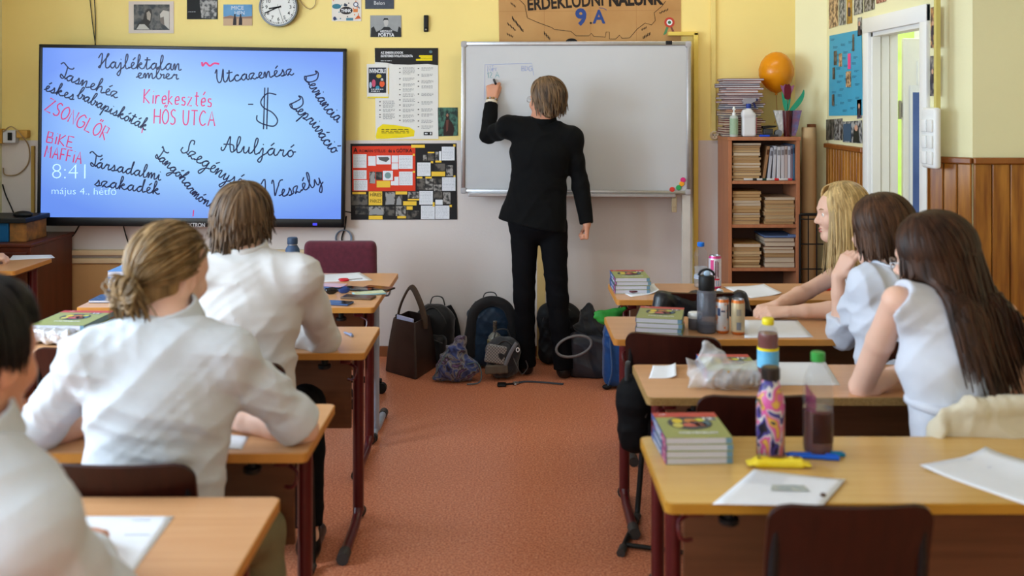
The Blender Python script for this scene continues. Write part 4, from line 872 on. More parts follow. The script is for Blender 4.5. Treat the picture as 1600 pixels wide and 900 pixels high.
    def build(s, name, m, parent=None, relax=1, origin=None):
        V, Q = s.mesh(relax); o_ = nv(origin) if origin is not None else np.zeros(3)
        me = bpy.data.meshes.new(name); me.vertices.add(len(V)); me.vertices.foreach_set('co', (V-o_).ravel().astype(np.float32))
        me.loops.add(len(Q)*4); me.loops.foreach_set('vertex_index', Q.ravel().astype(np.int32)); me.polygons.add(len(Q))
        me.polygons.foreach_set('loop_start', np.arange(0, len(Q)*4, 4, dtype=np.int32)); me.polygons.foreach_set('use_smooth', np.ones(len(Q), bool))
        me.update(calc_edges=True); me.validate()
        for x in (m if isinstance(m, (list, tuple)) else [m]): me.materials.append(x)
        o = bpy.data.objects.new(name, me); COL.objects.link(o)
        if parent is not None: o.parent = parent
        if origin is not None: o.location = origin
        return o
def rotZ(a): c, s_ = math.cos(a), math.sin(a); return np.array([[c, -s_, 0], [s_, c, 0], [0, 0, 1]])
def local(parent, o):
    """keep a part built in world coordinates where it is, under its thing"""
    o.parent = parent; o.matrix_parent_inverse = parent.matrix_basis.inverted(); return o

# ------------------------------------------------------------------ desks
ZT = 0.76
def desk(label, x0, x1, y0, y1, top=M_beech, edge=M_edge, steel=M_maroon, foot_to=-1, panel=True, z=ZT, group='two-seat school desks'):
    t = thing('school_desk', label, 'desk', ((x0+x1)/2, (y0+y1)/2, 0), 0, group); w2, d2 = (x1-x0)/2, (y1-y0)/2
    k = MB()
    def rr(r, n=4):
        o = []
        for cx_, cy_, a0 in ((w2-r, d2-r, 0), (-w2+r, d2-r, PI/2), (-w2+r, -d2+r, PI), (w2-r, -d2+r, 1.5*PI)):
            o += [(cx_+r*math.cos(a0+PI/2*i/n), cy_+r*math.sin(a0+PI/2*i/n)) for i in range(n+1)]
        return o
    p = rr(.018); n = len(p); pin = [(x*(1-.003/w2), y*(1-.003/d2)) for x, y in p]
    k.raw([(x, y, z-.024) for x, y in p]+[(x, y, z-.002) for x, y in p], [(i, (i+1) % n, n+(i+1) % n, n+i) for i in range(n)], edge)
    k.raw([(x, y, z-.002) for x, y in p]+[(x, y, z) for x, y in pin], [(i, (i+1) % n, n+(i+1) % n, n+i) for i in range(n)], edge)
    k.raw([(x, y, z) for x, y in pin], [tuple(range(n))], top); k.raw([(x, y, z-.024) for x, y in p], [tuple(range(n))[::-1]], M_panel)
    k.build('tabletop', None, t)
    yp = (d2-.07)*(-foot_to); 
    for sx in (-1, 1):
        xx = sx*(w2-.078); k = MB()
        k.tube([(xx, yp, .05), (xx, yp, z-.035)], .0215, None, 14, flat=1.25, up=(0, 1, 0)); k.box((xx-.02, -d2+.05, z-.052), (xx+.02, d2-.03, z-.024), None, bevel=.004)
        k.tube([(xx, yp, .075), (xx, yp+.03*foot_to, .038), (xx, yp+.09*foot_to, .026), (xx, foot_to*(d2-.045), .024)], .0185, None, 10)
        k.tube([(xx, yp, .05), (xx, yp-.055*foot_to, .024)], .018, None, 10)
        lg = k.build('leg', steel, t, smooth=40)
        for a_, b_ in (((foot_to*(d2-.05)), foot_to*(d2+.01)), (yp-.05*foot_to, yp-.068*foot_to)):
            k = MB(); k.tube([(xx, a_, .024), (xx, b_, .023)], .0225, None, 12); k.build('foot_cap', M_dgrey, lg, smooth=40)
        k = MB(); hx = xx-sx*.03; yh = -d2+.05 if foot_to < 0 else d2-.05
        k.tube(crom([(xx, yh+.05, z-.06), (xx+sx*.035, yh+.03, z-.075), (xx+sx*.03, yh+.02, z-.11), (xx+sx*.005, yh+.03, z-.115)], 4), .005, None, 8); k.build('bag_hook', steel, t, smooth=40)
    if panel:
        k = MB(); k.box((-w2+.10, yp-.03*foot_to*-1-.009, .385), (w2-.10, yp-.03*foot_to*-1+.009, z-.05), None, bevel=.003); k.build('modesty_panel', M_panel, t)
    for sx in (-1, 1):
        k = MB(); k.lathe([(.012, 0), (.013, .03), (.024, .032), (.024, .042), (.02, .046), (0, .046)], n=16, c=(sx*(w2-.155), (-d2+.06)*(-foot_to), 0)); 
        for i, v in enumerate(k.v): k.v[i] = (v[0], v[1], z-.024-v[2])
        k.build('knob', M_black, t, smooth=40)
    return t
desk('yellowish two-seat school desk nearest on the right, with the printed bottle', .345, 1.645, 2.237, 2.69, M_beech_y, mat('yellow_edge_band', (176, 128, 44), rough=.4, var=.05))
desk('school desk second from the camera on the right, with the plastic bag of pretzels', .413, 1.713, 3.04, 3.43, M_beech, M_edge_o)
desk('school desk third from the camera on the right, with the two drink cans', .388, 1.688, 3.79, 4.20)
desk('front school desk on the right below the whiteboard, with the water bottle', .478, 1.778, 4.55, 4.97)
desk('school desk nearest on the left, with a white sheet on its corner', -1.827, -.527, 1.855, 2.277)
desk('school desk second from the camera on the left, where the ponytailed student leans', -1.827, -.527, 2.555, 2.98)
desk('school desk third from the camera on the left, with foil packets at its far end', -1.83, -.53, 3.58, 4.01)
desk('front school desk on the left, covered with phones', -1.92, -.607, 4.38, 4.855, M_beech)
desk("teacher's desk with grey legs in front of the burgundy chair", -1.92, -.60, 4.86, 5.27, M_beech, M_edge, M_gsteel, 1)
desk('school desk in the far left column, with a hand resting on it', -3.30, -2.665, 5.33, 5.78, M_beech, M_edge)

# ------------------------------------------------------------------ chairs
def chair(label, x, y, rz, group='brown plywood school chairs'):
    """student chair facing +y in its own frame; the backrest stands at y=-0.2"""
    t = thing('school_chair', label, 'chair', (x, y, 0), rz, group)
    def plate(w, pts, th, r, nm, curve=0.0, side='y'):
        """bent plywood: pts = (y,z) line, width w, rounded outer corners"""
        pts = crom(pts, 6); L = [0]
        for i in range(1, len(pts)): L.append(L[-1]+math.dist(pts[i], pts[i-1]))
        k = MB(); NX = 14; g = []
        for i, (yy, zz) in enumerate(pts):
            a = min(L[i], L[-1]-L[i]); hw = w/2-(r-math.sqrt(max(0, r*r-(r-a)**2)) if a < r else 0); row = []
            for j in range(NX+1):
                xx = -hw+2*hw*j/NX; row.append((xx, yy-curve*(1-(xx/(w/2))**2), zz))
            g.append(row)
        M = len(g); off = []
        for i in range(M):
            ty = pts[min(i+1, M-1)][0]-pts[max(i-1, 0)][0]; tz = pts[min(i+1, M-1)][1]-pts[max(i-1, 0)][1]; l = math.hypot(ty, tz) or 1; off.append((-tz/l*th, ty/l*th))
        fr = [p for row in g for p in row]; bk = [(p[0], p[1]+off[i][0], p[2]+off[i][1]) for i, row in enumerate(g) for p in row]; S = NX+1; q = len(fr)
        fs = [(i*S+j, i*S+j+1, (i+1)*S+j+1, (i+1)*S+j) for i in range(M-1) for j in range(NX)]; fs += [tuple(q+a for a in f[::-1]) for f in fs]
        rim = [j for j in range(S)]+[i*S+NX for i in range(1, M)]+[(M-1)*S+j for j in range(NX-1, -1, -1)]+[i*S for i in range(M-2, 0, -1)]
        fs += [(rim[i], q+rim[i], q+rim[(i+1) % len(rim)], rim[(i+1) % len(rim)]) for i in range(len(rim))]
        k.raw(fr+bk, fs); return k.build(nm, M_chair, t, smooth=50)
    plate(.37, [(-.19, .445), (-.10, .437), (.05, .44), (.15, .445), (.195, .43)], .011, .05, 'seat')
    plate(.345, [(-.185, .615), (-.195, .70), (-.215, .78), (-.228, .832)], .011, .045, 'backrest', curve=.025)
    for sx in (-1, 1):
        k = MB(); xx = sx*.165
        k.tube(crom([(xx*.92, -.222, .80), (xx*.95, -.205, .66), (xx, -.20, .52), (xx, -.15, .43), (xx, .0, .425), (xx, .13, .42), (xx*1.05, .175, .36), (xx*1.1, .16, .2), (xx*1.15, .14, .06), (xx*1.15, .11, .017), (xx*1.15, 0, .014), (xx*1.15, -.20, .014)], 5), .011, None, 8)
        fr = k.build('leg', M_black, t, smooth=60)
        for yy in (.10, -.2): k = MB(); k.tube([(xx*1.15, yy-.025, .013), (xx*1.15, yy+.025, .013)], .0165, None, 8); k.build('glide', M_dgrey, fr, smooth=50)
    for w_, y_, z_ in ((.165, -.02, .425), (.185, -.15, .014)): k = MB(); k.tube([(-w_, y_, z_), (w_, y_, z_)], .009, None, 8); k.build('cross_bar', M_black, t, smooth=50)
    return t
c0 = chair('dark brown chair in the foreground, pushed to the nearest right desk', .705, 2.30, 0)
def put_chair(label, x, y, rz): return dup(c0, (x, y, 0), rz, label)
put_chair('empty brown chair behind the book stack, at the second desk on the right', .70, 3.07, 0)
put_chair('empty brown chair turned askew at the desk with the cans', .645, 3.80, -.30)
put_chair('chair at the front right desk with a black jacket over its back', .83, 4.60, 0)
put_chair('brown chair of the dark-haired woman, under the cream jacket', 1.36, 2.94, .0)
put_chair('brown chair of the woman with brown hair and a puffed sleeve', 1.42, 3.70, 0)
put_chair('chair of the blonde woman facing the teacher', 1.58, 4.56, 0)
put_chair('brown chair of the ponytailed student, rising behind the nearest left desk', -.905, 2.53, 0)
put_chair('brown chair of the student in front of the screen', -.90, 3.42, 0)
put_chair('empty brown chair by the foil packets at the third left desk', -1.46, 3.62, 0)
put_chair('chair of the black-haired student at the left edge', -.98, 1.70, 0)
put_chair('chair of the student at the far left column', -3.06, 5.20, 0)
# burgundy upholstered chair of the teacher, facing the class
t = thing('office_chair', 'burgundy upholstered chair behind the phone-covered desk', 'chair', (-1.005, 5.62, 0), 0); M_burg = mat('burgundy_fabric', (92, 26, 44), rough=.75, sheen=.3, col2=(78, 20, 36), scale=40, bump=.1, bscale=300)
k = SDF((-.3, .0, .4), (.3, .35, .95), .008); k.slab((0, .2, .56), (0, .22, .80), (1, 0, 0), .215, .20, .035, .03, .02); k.rbox((0, .215, .70), (.212, .035, .155), None, .035, .02); k.build('backrest', M_burg, t)
k = SDF((-.3, -.3, .35), (.3, .3, .55), .008); k.rbox((0, -.02, .45), (.23, .22, .045), None, .04, .01); k.build('seat', M_burg, t)
k = MB(); k.tube([(0, .2, .45), (0, .262, .5), (0, .262, .62)], .02, None, 8); k.tube([(0, 0, .41), (0, 0, .10)], .025, None, 12); k.build('column', M_black, t, smooth=50)
k = MB()
for i in range(5): a = 2*PI*i/5+.3; k.tube([(0, 0, .11), (.27*math.cos(a), .27*math.sin(a), .07)], [.025, .015], None, 8)
bs = k.build('base', M_black, t, smooth=50)
for i in range(5): a = 2*PI*i/5+.3; k = MB(); k.M = Matrix.Translation((.27*math.cos(a), .27*math.sin(a), .03)) @ Matrix.Rotation(PI/2, 4, 'X'); k.lathe([(.012, -.02), (.03, -.018), (.03, .018), (.012, .02)], n=16); k.M = None; k.build('castor', M_black, bs, smooth=50)

# ------------------------------------------------------------------ bookcase and what is on it
M_bc = mat('bookcase_laminate', (180, 118, 84), rough=.4, col2=(164, 104, 72), scale=5, stretch=(6, 6, .6)); M_bcd = mat('bookcase_back', (104, 72, 60), rough=.6, var=.04)
BX0, BX1, BY0, BY1, BZ = 1.345, 1.79, 6.19, 6.51, 1.449
t = thing('bookcase', 'narrow open wooden bookcase against the front wall by the right corner', 'bookcase', ((BX0+BX1)/2, (BY0+BY1)/2, 0)); ox, oy = (BX0+BX1)/2, (BY0+BY1)/2
for nm, a, c in (('side_panel', (BX0, BY0, 0), (BX0+.022, BY1, BZ-.022)), ('side_panel', (BX1-.022, BY0, 0), (BX1, BY1, BZ-.022)), ('top_panel', (BX0-.004, BY0-.004, BZ-.022), (BX1+.004, BY1, BZ)), ('back_panel', (BX0+.022, BY1-.012, .05), (BX1-.022, BY1-.002, BZ-.022)), ('plinth', (BX0+.022, BY0+.03, 0), (BX1-.022, BY0+.05, .06))):
    k = MB(); k.box((a[0]-ox, a[1]-oy, a[2]), (c[0]-ox, c[1]-oy, c[2]), None, bevel=.0015); k.build(nm, M_bcd if nm == 'back_panel' else M_bc, t)
SH = [1.176, .904, .634, .355, .08]
for z in SH: k = MB(); k.box((BX0+.022-ox, BY0+.004-oy, z-.02), (BX1-.022-ox, BY1-.012-oy, z), None, bevel=.0015); k.build('shelf', M_bc, t)
PG = [mat('aged_pages_%s' % n_, c, rough=.85, col2=c2, scale=5, stretch=(1, 1, 160)) for n_, c, c2 in (('cream', (206, 176, 134), (176, 144, 104)), ('tan', (188, 152, 108), (160, 124, 84)), ('pale', (206, 188, 166), (178, 158, 136)))]
CV = [mat('cover_%s' % n_, c, rough=.5, var=.05) for n_, c in (('brown', (110, 72, 52)), ('ochre', (176, 132, 78)), ('wine', (104, 46, 52)), ('slate', (78, 86, 108)), ('beige', (186, 160, 128)), ('white', (206, 200, 196)))]
def plain_book(label, loc, w_, d_, h_, rz, cover, pages, group, name='book', cat='book', c=.0016):
    """lying book: spine at the back, page edges to the front"""
    t = thing(name, label, cat, loc, rz, group); k = MB()
    k.box((-w_/2, -d_/2, 0), (w_/2, d_/2, c)); k.box((-w_/2, -d_/2, h_-c), (w_/2, d_/2, h_)); k.box((-w_/2, d_/2-c, 0), (w_/2, d_/2, h_)); k.build('cover', cover, t)
    k = MB(); k.box((-w_/2+.002, -d_/2+.002, c), (w_/2-.002, d_/2-c, h_-c)); k.build('page_block', pages, t); return t
RB = random.Random(5)
def stack(where, x, y, z, w_, d_, n_, H, kind, group, seed, jit=.006):
    R = random.Random(seed); hs = [R.uniform(.7, 1.3) for _ in range(n_)]; sm = sum(hs); zz = z+.0004
    for i in range(n_):
        h = H*hs[i]/sm
        plain_book('%s book, %s in the %s' % (kind, ORD[n_-1-i], where), (x+R.uniform(-jit, jit), y+R.uniform(-jit, jit), zz), w_*R.uniform(.95, 1.0), d_, h-.0006, R.uniform(-.02, .02), R.choice(CV[:2]+CV[4:5]), R.choice(PG), group); zz += h
sy = BY0+.145
stack('left stack on the top bookcase shelf', 1.462, sy, SH[0], .178, .25, 15, .235, 'pale-edged', 'books stacked left on the top shelf', 1)
stack('left stack on the second bookcase shelf', 1.462, sy, SH[1], .178, .25, 11, .205, 'tan-edged', 'books stacked left on the second shelf', 2)
stack('right stack on the second bookcase shelf', 1.668, sy, SH[1], .19, .25, 9, .168, 'tan-edged', 'books stacked right on the second shelf', 3)
stack('left stack on the third bookcase shelf', 1.462, sy, SH[2], .178, .25, 8, .150, 'cream-edged', 'books stacked left on the third shelf', 4)
stack('right stack on the third bookcase shelf', 1.668, sy, SH[2], .188, .25, 7, .185, 'thick cream-edged', 'books stacked right on the third shelf', 6)
k = MB(); k.box((-.095, -.13, 0), (.095, .13, .012), None, bevel=.004); k.box((.06, -.131, .004), (.1, -.10, .02), K(90, 110, 150)); tag(k.build('folder', CV[3], loc=(1.668, sy, SH[2]+.186)), 'dark folder lying on the right stack of the third shelf', 'folder')
k = MB(); k.box((-.10, -.14, 0), (.10, .12, .11), None, bevel=.01); tag(k.build('storage_box', mat('teal_plastic', (38, 128, 138), rough=.35, var=.04), loc=(1.66, sy, SH[3]+.0005)), 'teal plastic box on the lowest visible shelf of the bookcase', 'box')
# upright volumes, first leaning
x = 1.562
for i, (wd_, hh, c_, lean) in enumerate([(.018, .215, (150, 110, 76), .15), (.019, .205, (176, 176, 186), .10), (.020, .215, (186, 184, 190), .05), (.022, .210, (196, 194, 198), .02), (.021, .212, (188, 182, 186), 0), (.020, .215, (176, 160, 156), 0), (.018, .212, (190, 190, 200), 0), (.014, .22, (120, 110, 126), 0), (.012, .225, (60, 100, 130), 0)]):
    t = thing('book', '%s upright volume from the left on the top shelf of the bookcase%s' % (ORL[i], ', leaning' if lean else ''), 'book', (x+wd_, sy, SH[0]+.0006), 0, 'upright volumes on the top shelf')
    k = MB(); k.box((-wd_+.001, -.115, 0), (0, .115, hh), None, bevel=.002); o = k.build('cover', K(*c_, rough=.5, var=.05), t); o.rotation_euler = (0, lean, 0)
    k = MB(); k.box((-wd_+.003, -.1155, hh*.75), (-.002, -.1148, hh*.9)); k.build('spine_label', K(*[max(0, v-70) for v in c_]), o)
    x += wd_+(.0132 if lean > .12 else .0125 if lean > .08 else .0078 if lean > .03 else .0055 if lean else .0005)
MK = [((40, 40, 44), 'black'), ((30, 60, 50), 'dark green'), ((200, 40, 44), 'red'), ((196, 60, 70), 'red and white')]
for i, px in enumerate((1171, 1186, 1205, 1226)):
    t = thing('marker_pen', '%s whiteboard marker lying %s from the left on the top shelf edge' % (MK[i][1], ORL[i]), 'pen', (P(px, 0, 6.205).x, 6.207, SH[0]+.0078), 0, 'markers on the top shelf edge')
    k = MB(); k.M = Matrix.Rotation(PI/2, 4, 'Y'); k.lathe([(.0075, -.035), (.0075, .02), (.006, .022)], n=12); k.M = None; k.build('barrel', mat('pen_white', (214, 212, 214), rough=.35, var=.02), t, smooth=40)
    k = MB(); k.M = Matrix.Rotation(PI/2, 4, 'Y'); k.lathe([(.0078, .02), (.0078, .045), (.005, .048)], n=12); k.M = None; k.build('cap', K(*MK[i][0], rough=.4), t, smooth=40)
# magazines heaped on top
R = random.Random(12); z = BZ+.0004; n_ = 26
for i in range(n_):
    h = .0138*R.uniform(.75, 1.25); w_ = R.uniform(.225, .255); xo = R.uniform(-.018, .018); low = i < 12
    plain_book('paperback lying %s in the tall heap on top of the bookcase' % ORD[n_-1-i], (1.455+xo, 6.37+R.uniform(-.008, .008), z), w_, .20, h, R.uniform(-.05, .05)+(.03 if i % 4 else -.10), R.choice([CV[2], CV[2], CV[3], K(120, 60, 40), K(150, 84, 60)]), (PG[2], mat('white_pages', (206, 198, 200), rough=.85, col2=(180, 170, 172), scale=5, stretch=(1, 1, 160)))[0 if low else 1], 'paperbacks heaped on the bookcase', c=.0028); z += h+.0004
# cleaning bottles
t = thing('spray_bottle', 'white trigger spray bottle with a blue and grey head on the bookcase', 'bottle', (P(1170, 0, 6.23).x, 6.235, BZ))
k = SDF((-.06, -.04, -.005), (.06, .04, .21), .003); k.rbox((0, 0, .075), (.044, .026, .075), None, .016, .005); k.rbox((-.008, 0, .15), (.033, .024, .022), None, .015, .02); k.cone((-.0, 0, .15), (0, 0, .182), .018, .012, .012); k.plane((0, 0, .0008), (0, 0, -1)); k.build('body', mat('hdpe_white', (214, 212, 214), rough=.4, var=.015), t)
k = MB(); k.lathe([(.015, .178), (.016, .182), (.016, .205), (.012, .208)], n=20); k.build('collar', mat('cap_blue', (38, 60, 140), rough=.35, var=.04), t, smooth=40)
k = MB(); k.prism([(-.035, .208), (.012, .206), (.045, .226), (.044, .236), (.01, .244), (-.03, .238), (-.04, .226)], -.011, .011, None, 'y'); k.build('trigger_head', mat('head_grey', (146, 142, 150), rough=.4, var=.03), t)
k = MB(); k.tube(crom([(.022, 0, .222), (.035, 0, .205), (.040, 0, .19), (.046, 0, .182)], 4), .006, None, 8); k.box((.044, -.009, .222), (.056, .009, .24), None, bevel=.003); k.build('trigger', mat('trigger_navy', (40, 44, 90), rough=.4, var=.04), t, smooth=50)
k = MB(); k.box((.0445, -.02, .02), (.046, .02, .12)); k.build('side_label', K(190, 90, 96), t)
t = thing('pump_bottle', 'slim soap bottle with white pump beside the spray bottle', 'bottle', (P(1147, 0, 6.22).x, 6.225, BZ))
k = MB(); k.lathe([(.024, 0), (.026, .003), (.026, .12), (.022, .130), (.010, .134)], n=24); k.build('body', mat('pale_soap', (206, 214, 206), rough=.3, trans=.25, var=.02), t, smooth=40)
k = MB(); k.lathe([(.0262, .015), (.0262, .115)], n=24); k.v = [v for v in k.v]; k.build('label', mat('green_label', (150, 172, 144), rough=.5, var=.08, scale=60), t, smooth=40)
k = MB(); k.lathe([(.011, .132), (.011, .15), (.005, .153), (.005, .168), (.010, .170), (.006, .188), (0, .19)], n=16); k.tube([(0, 0, .172), (.0, -.03, .17)], .004, None, 8); k.build('pump', M_white, t, smooth=40)
# vase with a craft tulip
t = thing('tulip_pot', 'dark red vase with foil collar holding a craft tulip on the bookcase', 'vase', (P(1230, 0, 6.28).x, 6.28, BZ))
k = MB(); k.lathe([(.022, 0), (.03, .09), (.034, .163), (.029, .163), (.024, .08), (0, .01)], n=24); k.build('vase', mat('oxblood_glaze', (74, 14, 20), rough=.15, spec=.6, var=.05), t, smooth=40)
M_foil = mat('silver_foil', (206, 208, 216), rough=.35, metal=.55, var=.1, scale=40, bump=.5, bscale=60); M_foil2 = mat('violet_foil', (104, 120, 170), rough=.35, metal=.5, col2=(150, 90, 110), scale=25, bump=.5, bscale=60)
for (poly, m_, nm) in (([(-.088, .165), (-.03, .165), (-.026, .02), (-.048, .02), (-.066, .09), (-.08, .14)], M_foil, 'left'), ([(.034, .165), (.092, .165), (.084, .14), (.066, .05), (.05, .004), (.026, .004)], M_foil2, 'right')):
    k = MB(); k.prism(poly, -.006, .008, None, 'y'); o = k.build('foil_collar', m_, t); o['label'] = ('crinkled silver foil collar' if nm == 'left' else 'violet-blue foil collar')
k = MB(); k.tube(crom([(0, 0, .05), (-.003, 0, .18), (-.002, 0, .25)], 4), .006); k.build('stem', mat('craft_green', (40, 130, 96), rough=.4, var=.08), t, smooth=60)
M_leaf = mat('craft_leaf_green', (34, 138, 110), rough=.4, col2=(50, 150, 110), scale=12)
for pts in ([(.006, .15), (.03, .19), (.085, .26), (.104, .295), (.108, .262), (.09, .215), (.045, .165)], [(-.006, .15), (-.026, .20), (-.034, .28), (-.014, .235), (0, .19)], [(0, .16), (.012, .26), (.02, .29), (.022, .24), (.012, .18)]):
    k = MB(); k.prism(crom(pts, 4, True), -.002, .002, None, 'y'); k.build('leaf', M_leaf, t)
for pts, c_ in (([(-.014, .24), (.018, .24), (.022, .30), (.012, .33), (.0, .325), (-.01, .33), (-.02, .30)], (96, 16, 30)), ([(-.014, .255), (-.042, .32), (-.026, .318), (-.012, .325)], (140, 84, 120)), ([(.016, .255), (.044, .322), (.026, .316), (.013, .325)], (150, 90, 120))):
    k = MB(); k.prism(crom(pts, 4, True), -.006 if c_[0] < 100 else -.003, .006 if c_[0] < 100 else .003, None, 'y'); k.build('petal', K(*c_, rough=.5, var=.08), t)
t = thing('hole_punch', 'black hole punch on the bookcase between spray bottle and vase', 'hole punch', (P(1202, 0, 6.26).x, 6.26, BZ)); k = MB(); k.box((-.05, -.03, 0), (.05, .03, .014), None, bevel=.004); k.box((-.04, -.02, .014), (.02, .02, .05), None, bevel=.006); k.build('base', M_dgrey, t)
k = MB(); k.prism([(-.045, .05), (.03, .058), (.045, .068), (.0, .07), (-.045, .066)], -.024, .024, None, 'y'); k.build('lever', M_black, t); k = MB(); k.M = Matrix.Rotation(PI/2, 4, 'X'); k.lathe([(.022, -.02), (.022, .02)], n=20, c=(.055, .022, 0)); k.M = None; k.build('tape_roll', mat('grey_tape', (110, 112, 116), rough=.4, var=.05), t, smooth=40)
k = MB(); k.box((-.032, -.016, 0), (.032, .016, .013), None, bevel=.006, seg=3); tag(k.build('board_eraser', mat('bright_blue', (30, 70, 190), rough=.4, var=.04), loc=(P(1195, 0, 6.205).x, 6.212, BZ)), 'small bright blue block at the front edge of the bookcase top', 'eraser')
# balloon
t = thing('balloon', 'orange balloon on the wall above the bookcase', 'balloon', P(1213, 112, 6.415)); s = 6.415/F
k = MB(); k.lathe([(0, 31*s), (8*s, 29.6*s), (16*s, 25*s), (23*s, 16*s), (27*s, 4*s), (26.6*s, -6*s), (23*s, -16*s), (16*s, -25*s), (8*s, -31*s), (3*s, -33*s), (1.5*s, -34*s), (2.4*s, -36.5*s), (0, -36*s)], n=36); k.build('skin', mat('orange_latex', (240, 156, 20), rough=.25, spec=.5, var=.02, translucent=.25), t, smooth=80)
k = MB(); k.tube(crom([(0, 0, -35*s), (.01, .03, -.2), (.02, .06, -.29), (.01, .09, -.335)], 4), .0015, None, 5); k.build('ribbon', K(190, 90, 30), t)
# rolls and wire basket beside the bookcase
for px, r_, top_, c_, lb in ((1264, .045, 199, (196, 164, 120), 'pale cardboard roll standing right of the bookcase'), (1277, .028, 194, (136, 84, 50), 'thinner brown roll behind the pale cardboard roll')):
    y_ = 6.33 if px == 1264 else 6.40; k = MB(); ht = HC-(top_-HY)/F*y_; k.lathe([(r_, 0), (r_, ht), (r_*.86, ht), (r_*.84, ht-.06), (0, ht-.06)], n=24); xx = P(px, 0, y_).x if px == 1264 else 1.925
    o = k.build('paper_roll', K(*c_, rough=.7, var=.05), loc=(xx, y_, 0), smooth=40); tag(o, lb, 'roll')
k = MB(); k.lathe([(.0455, 0), (.0455, .10)], n=24); 
t = thing('wire_rack', 'black wire grid rack standing beside the bookcase', 'rack', (P(1276, 0, 6.0).x, 6.0, 0)); zt = HC-(335-HY)/F*6.0
k = MB()
for a_ in np.linspace(-.1, .1, 5): k.tube([(a_, 0, 0.005), (a_, 0, zt)], .004 if abs(a_) < .09 else .008, None, 6)
for z_ in np.arange(.06, zt+.01, .15): k.tube([(-.1, 0, z_), (.1, 0, z_)], .004, None, 6)
k.tube([(-.1, 0, zt), (.1, 0, zt)], .009, None, 8); k.build('grid', M_black, t, smooth=50)
for sx in (-1, 1): k = MB(); k.tube([(sx*.1, -.09, .008), (sx*.1, .09, .008)], .008, None, 8); k.build('foot', M_black, t, smooth=50)
k = MB(); k.box((.09, -.03, .0), (.18, .02, zt-.02), None, bevel=.006); k.build('side_board', mat('black_board', (28, 26, 28), rough=.6, var=.05), t)
# ------------------------------------------------------------------ far left: cabinet, blue box
M_cab = mat('redwood_cabinet', (96, 44, 26), rough=.35, col2=(78, 34, 20), scale=4, stretch=(5, 5, .6))
t = thing('low_cabinet', 'reddish brown low cabinet at the far left under the wall boxes', 'cabinet', (-3.25, 6.22, 0)); k = MB(); k.box((-.09, -.28, 0), (.38, .28, .80), None, bevel=.004); k.build('body', M_cab, t)
k = MB(); k.box((-.095, -.29, .80), (.39, .29, .82), None, bevel=.004); k.build('top', M_cab, t)
for sx in (-.06,): k = MB(); k.box((sx, -.296, .06), (sx+.42, -.281, .77), None, bevel=.004); dd = k.build('door', M_cab, t); k = MB(); k.ball((sx+.37, -.312, .45), .014, None, 10); k.build('knob', M_steel, dd)
t = thing('storage_crate', 'blue box with a black lid on the low cabinet', 'box', (-3.16, 6.15, .8205)); k = MB(); k.box((-.17, -.14, 0), (.12, .14, .115), None, bevel=.004); k.build('body', mat('blue_crate', (16, 84, 130), rough=.4, var=.05), t); k = MB(); k.box((-.18, -.16, .115), (.235, .16, .145), None, bevel=.005); k.build('lid', M_black, t)
k = MB(); k.box((.122, -.13, 0), (.225, .13, .115), None, bevel=.003); k.build('label_side', mat('worn_label', (70, 60, 40), rough=.6, col2=(170, 110, 50), scale=14), t)
k = SDF((-.1, -.06, -.005), (.1, .06, .05), .004); k.ell((0, 0, .012), (.06, .03, .022), None, 0); k.plane((0, 0, 0.001), (0, 0, -1)); tag(k.build('computer_mouse', M_black, origin=None), 'black mouse-shaped device lying on the blue box', 'device').location = P(36, 347, 6.13) if False else Vector((P(36, 0, 6.1).x, 6.1, .966))
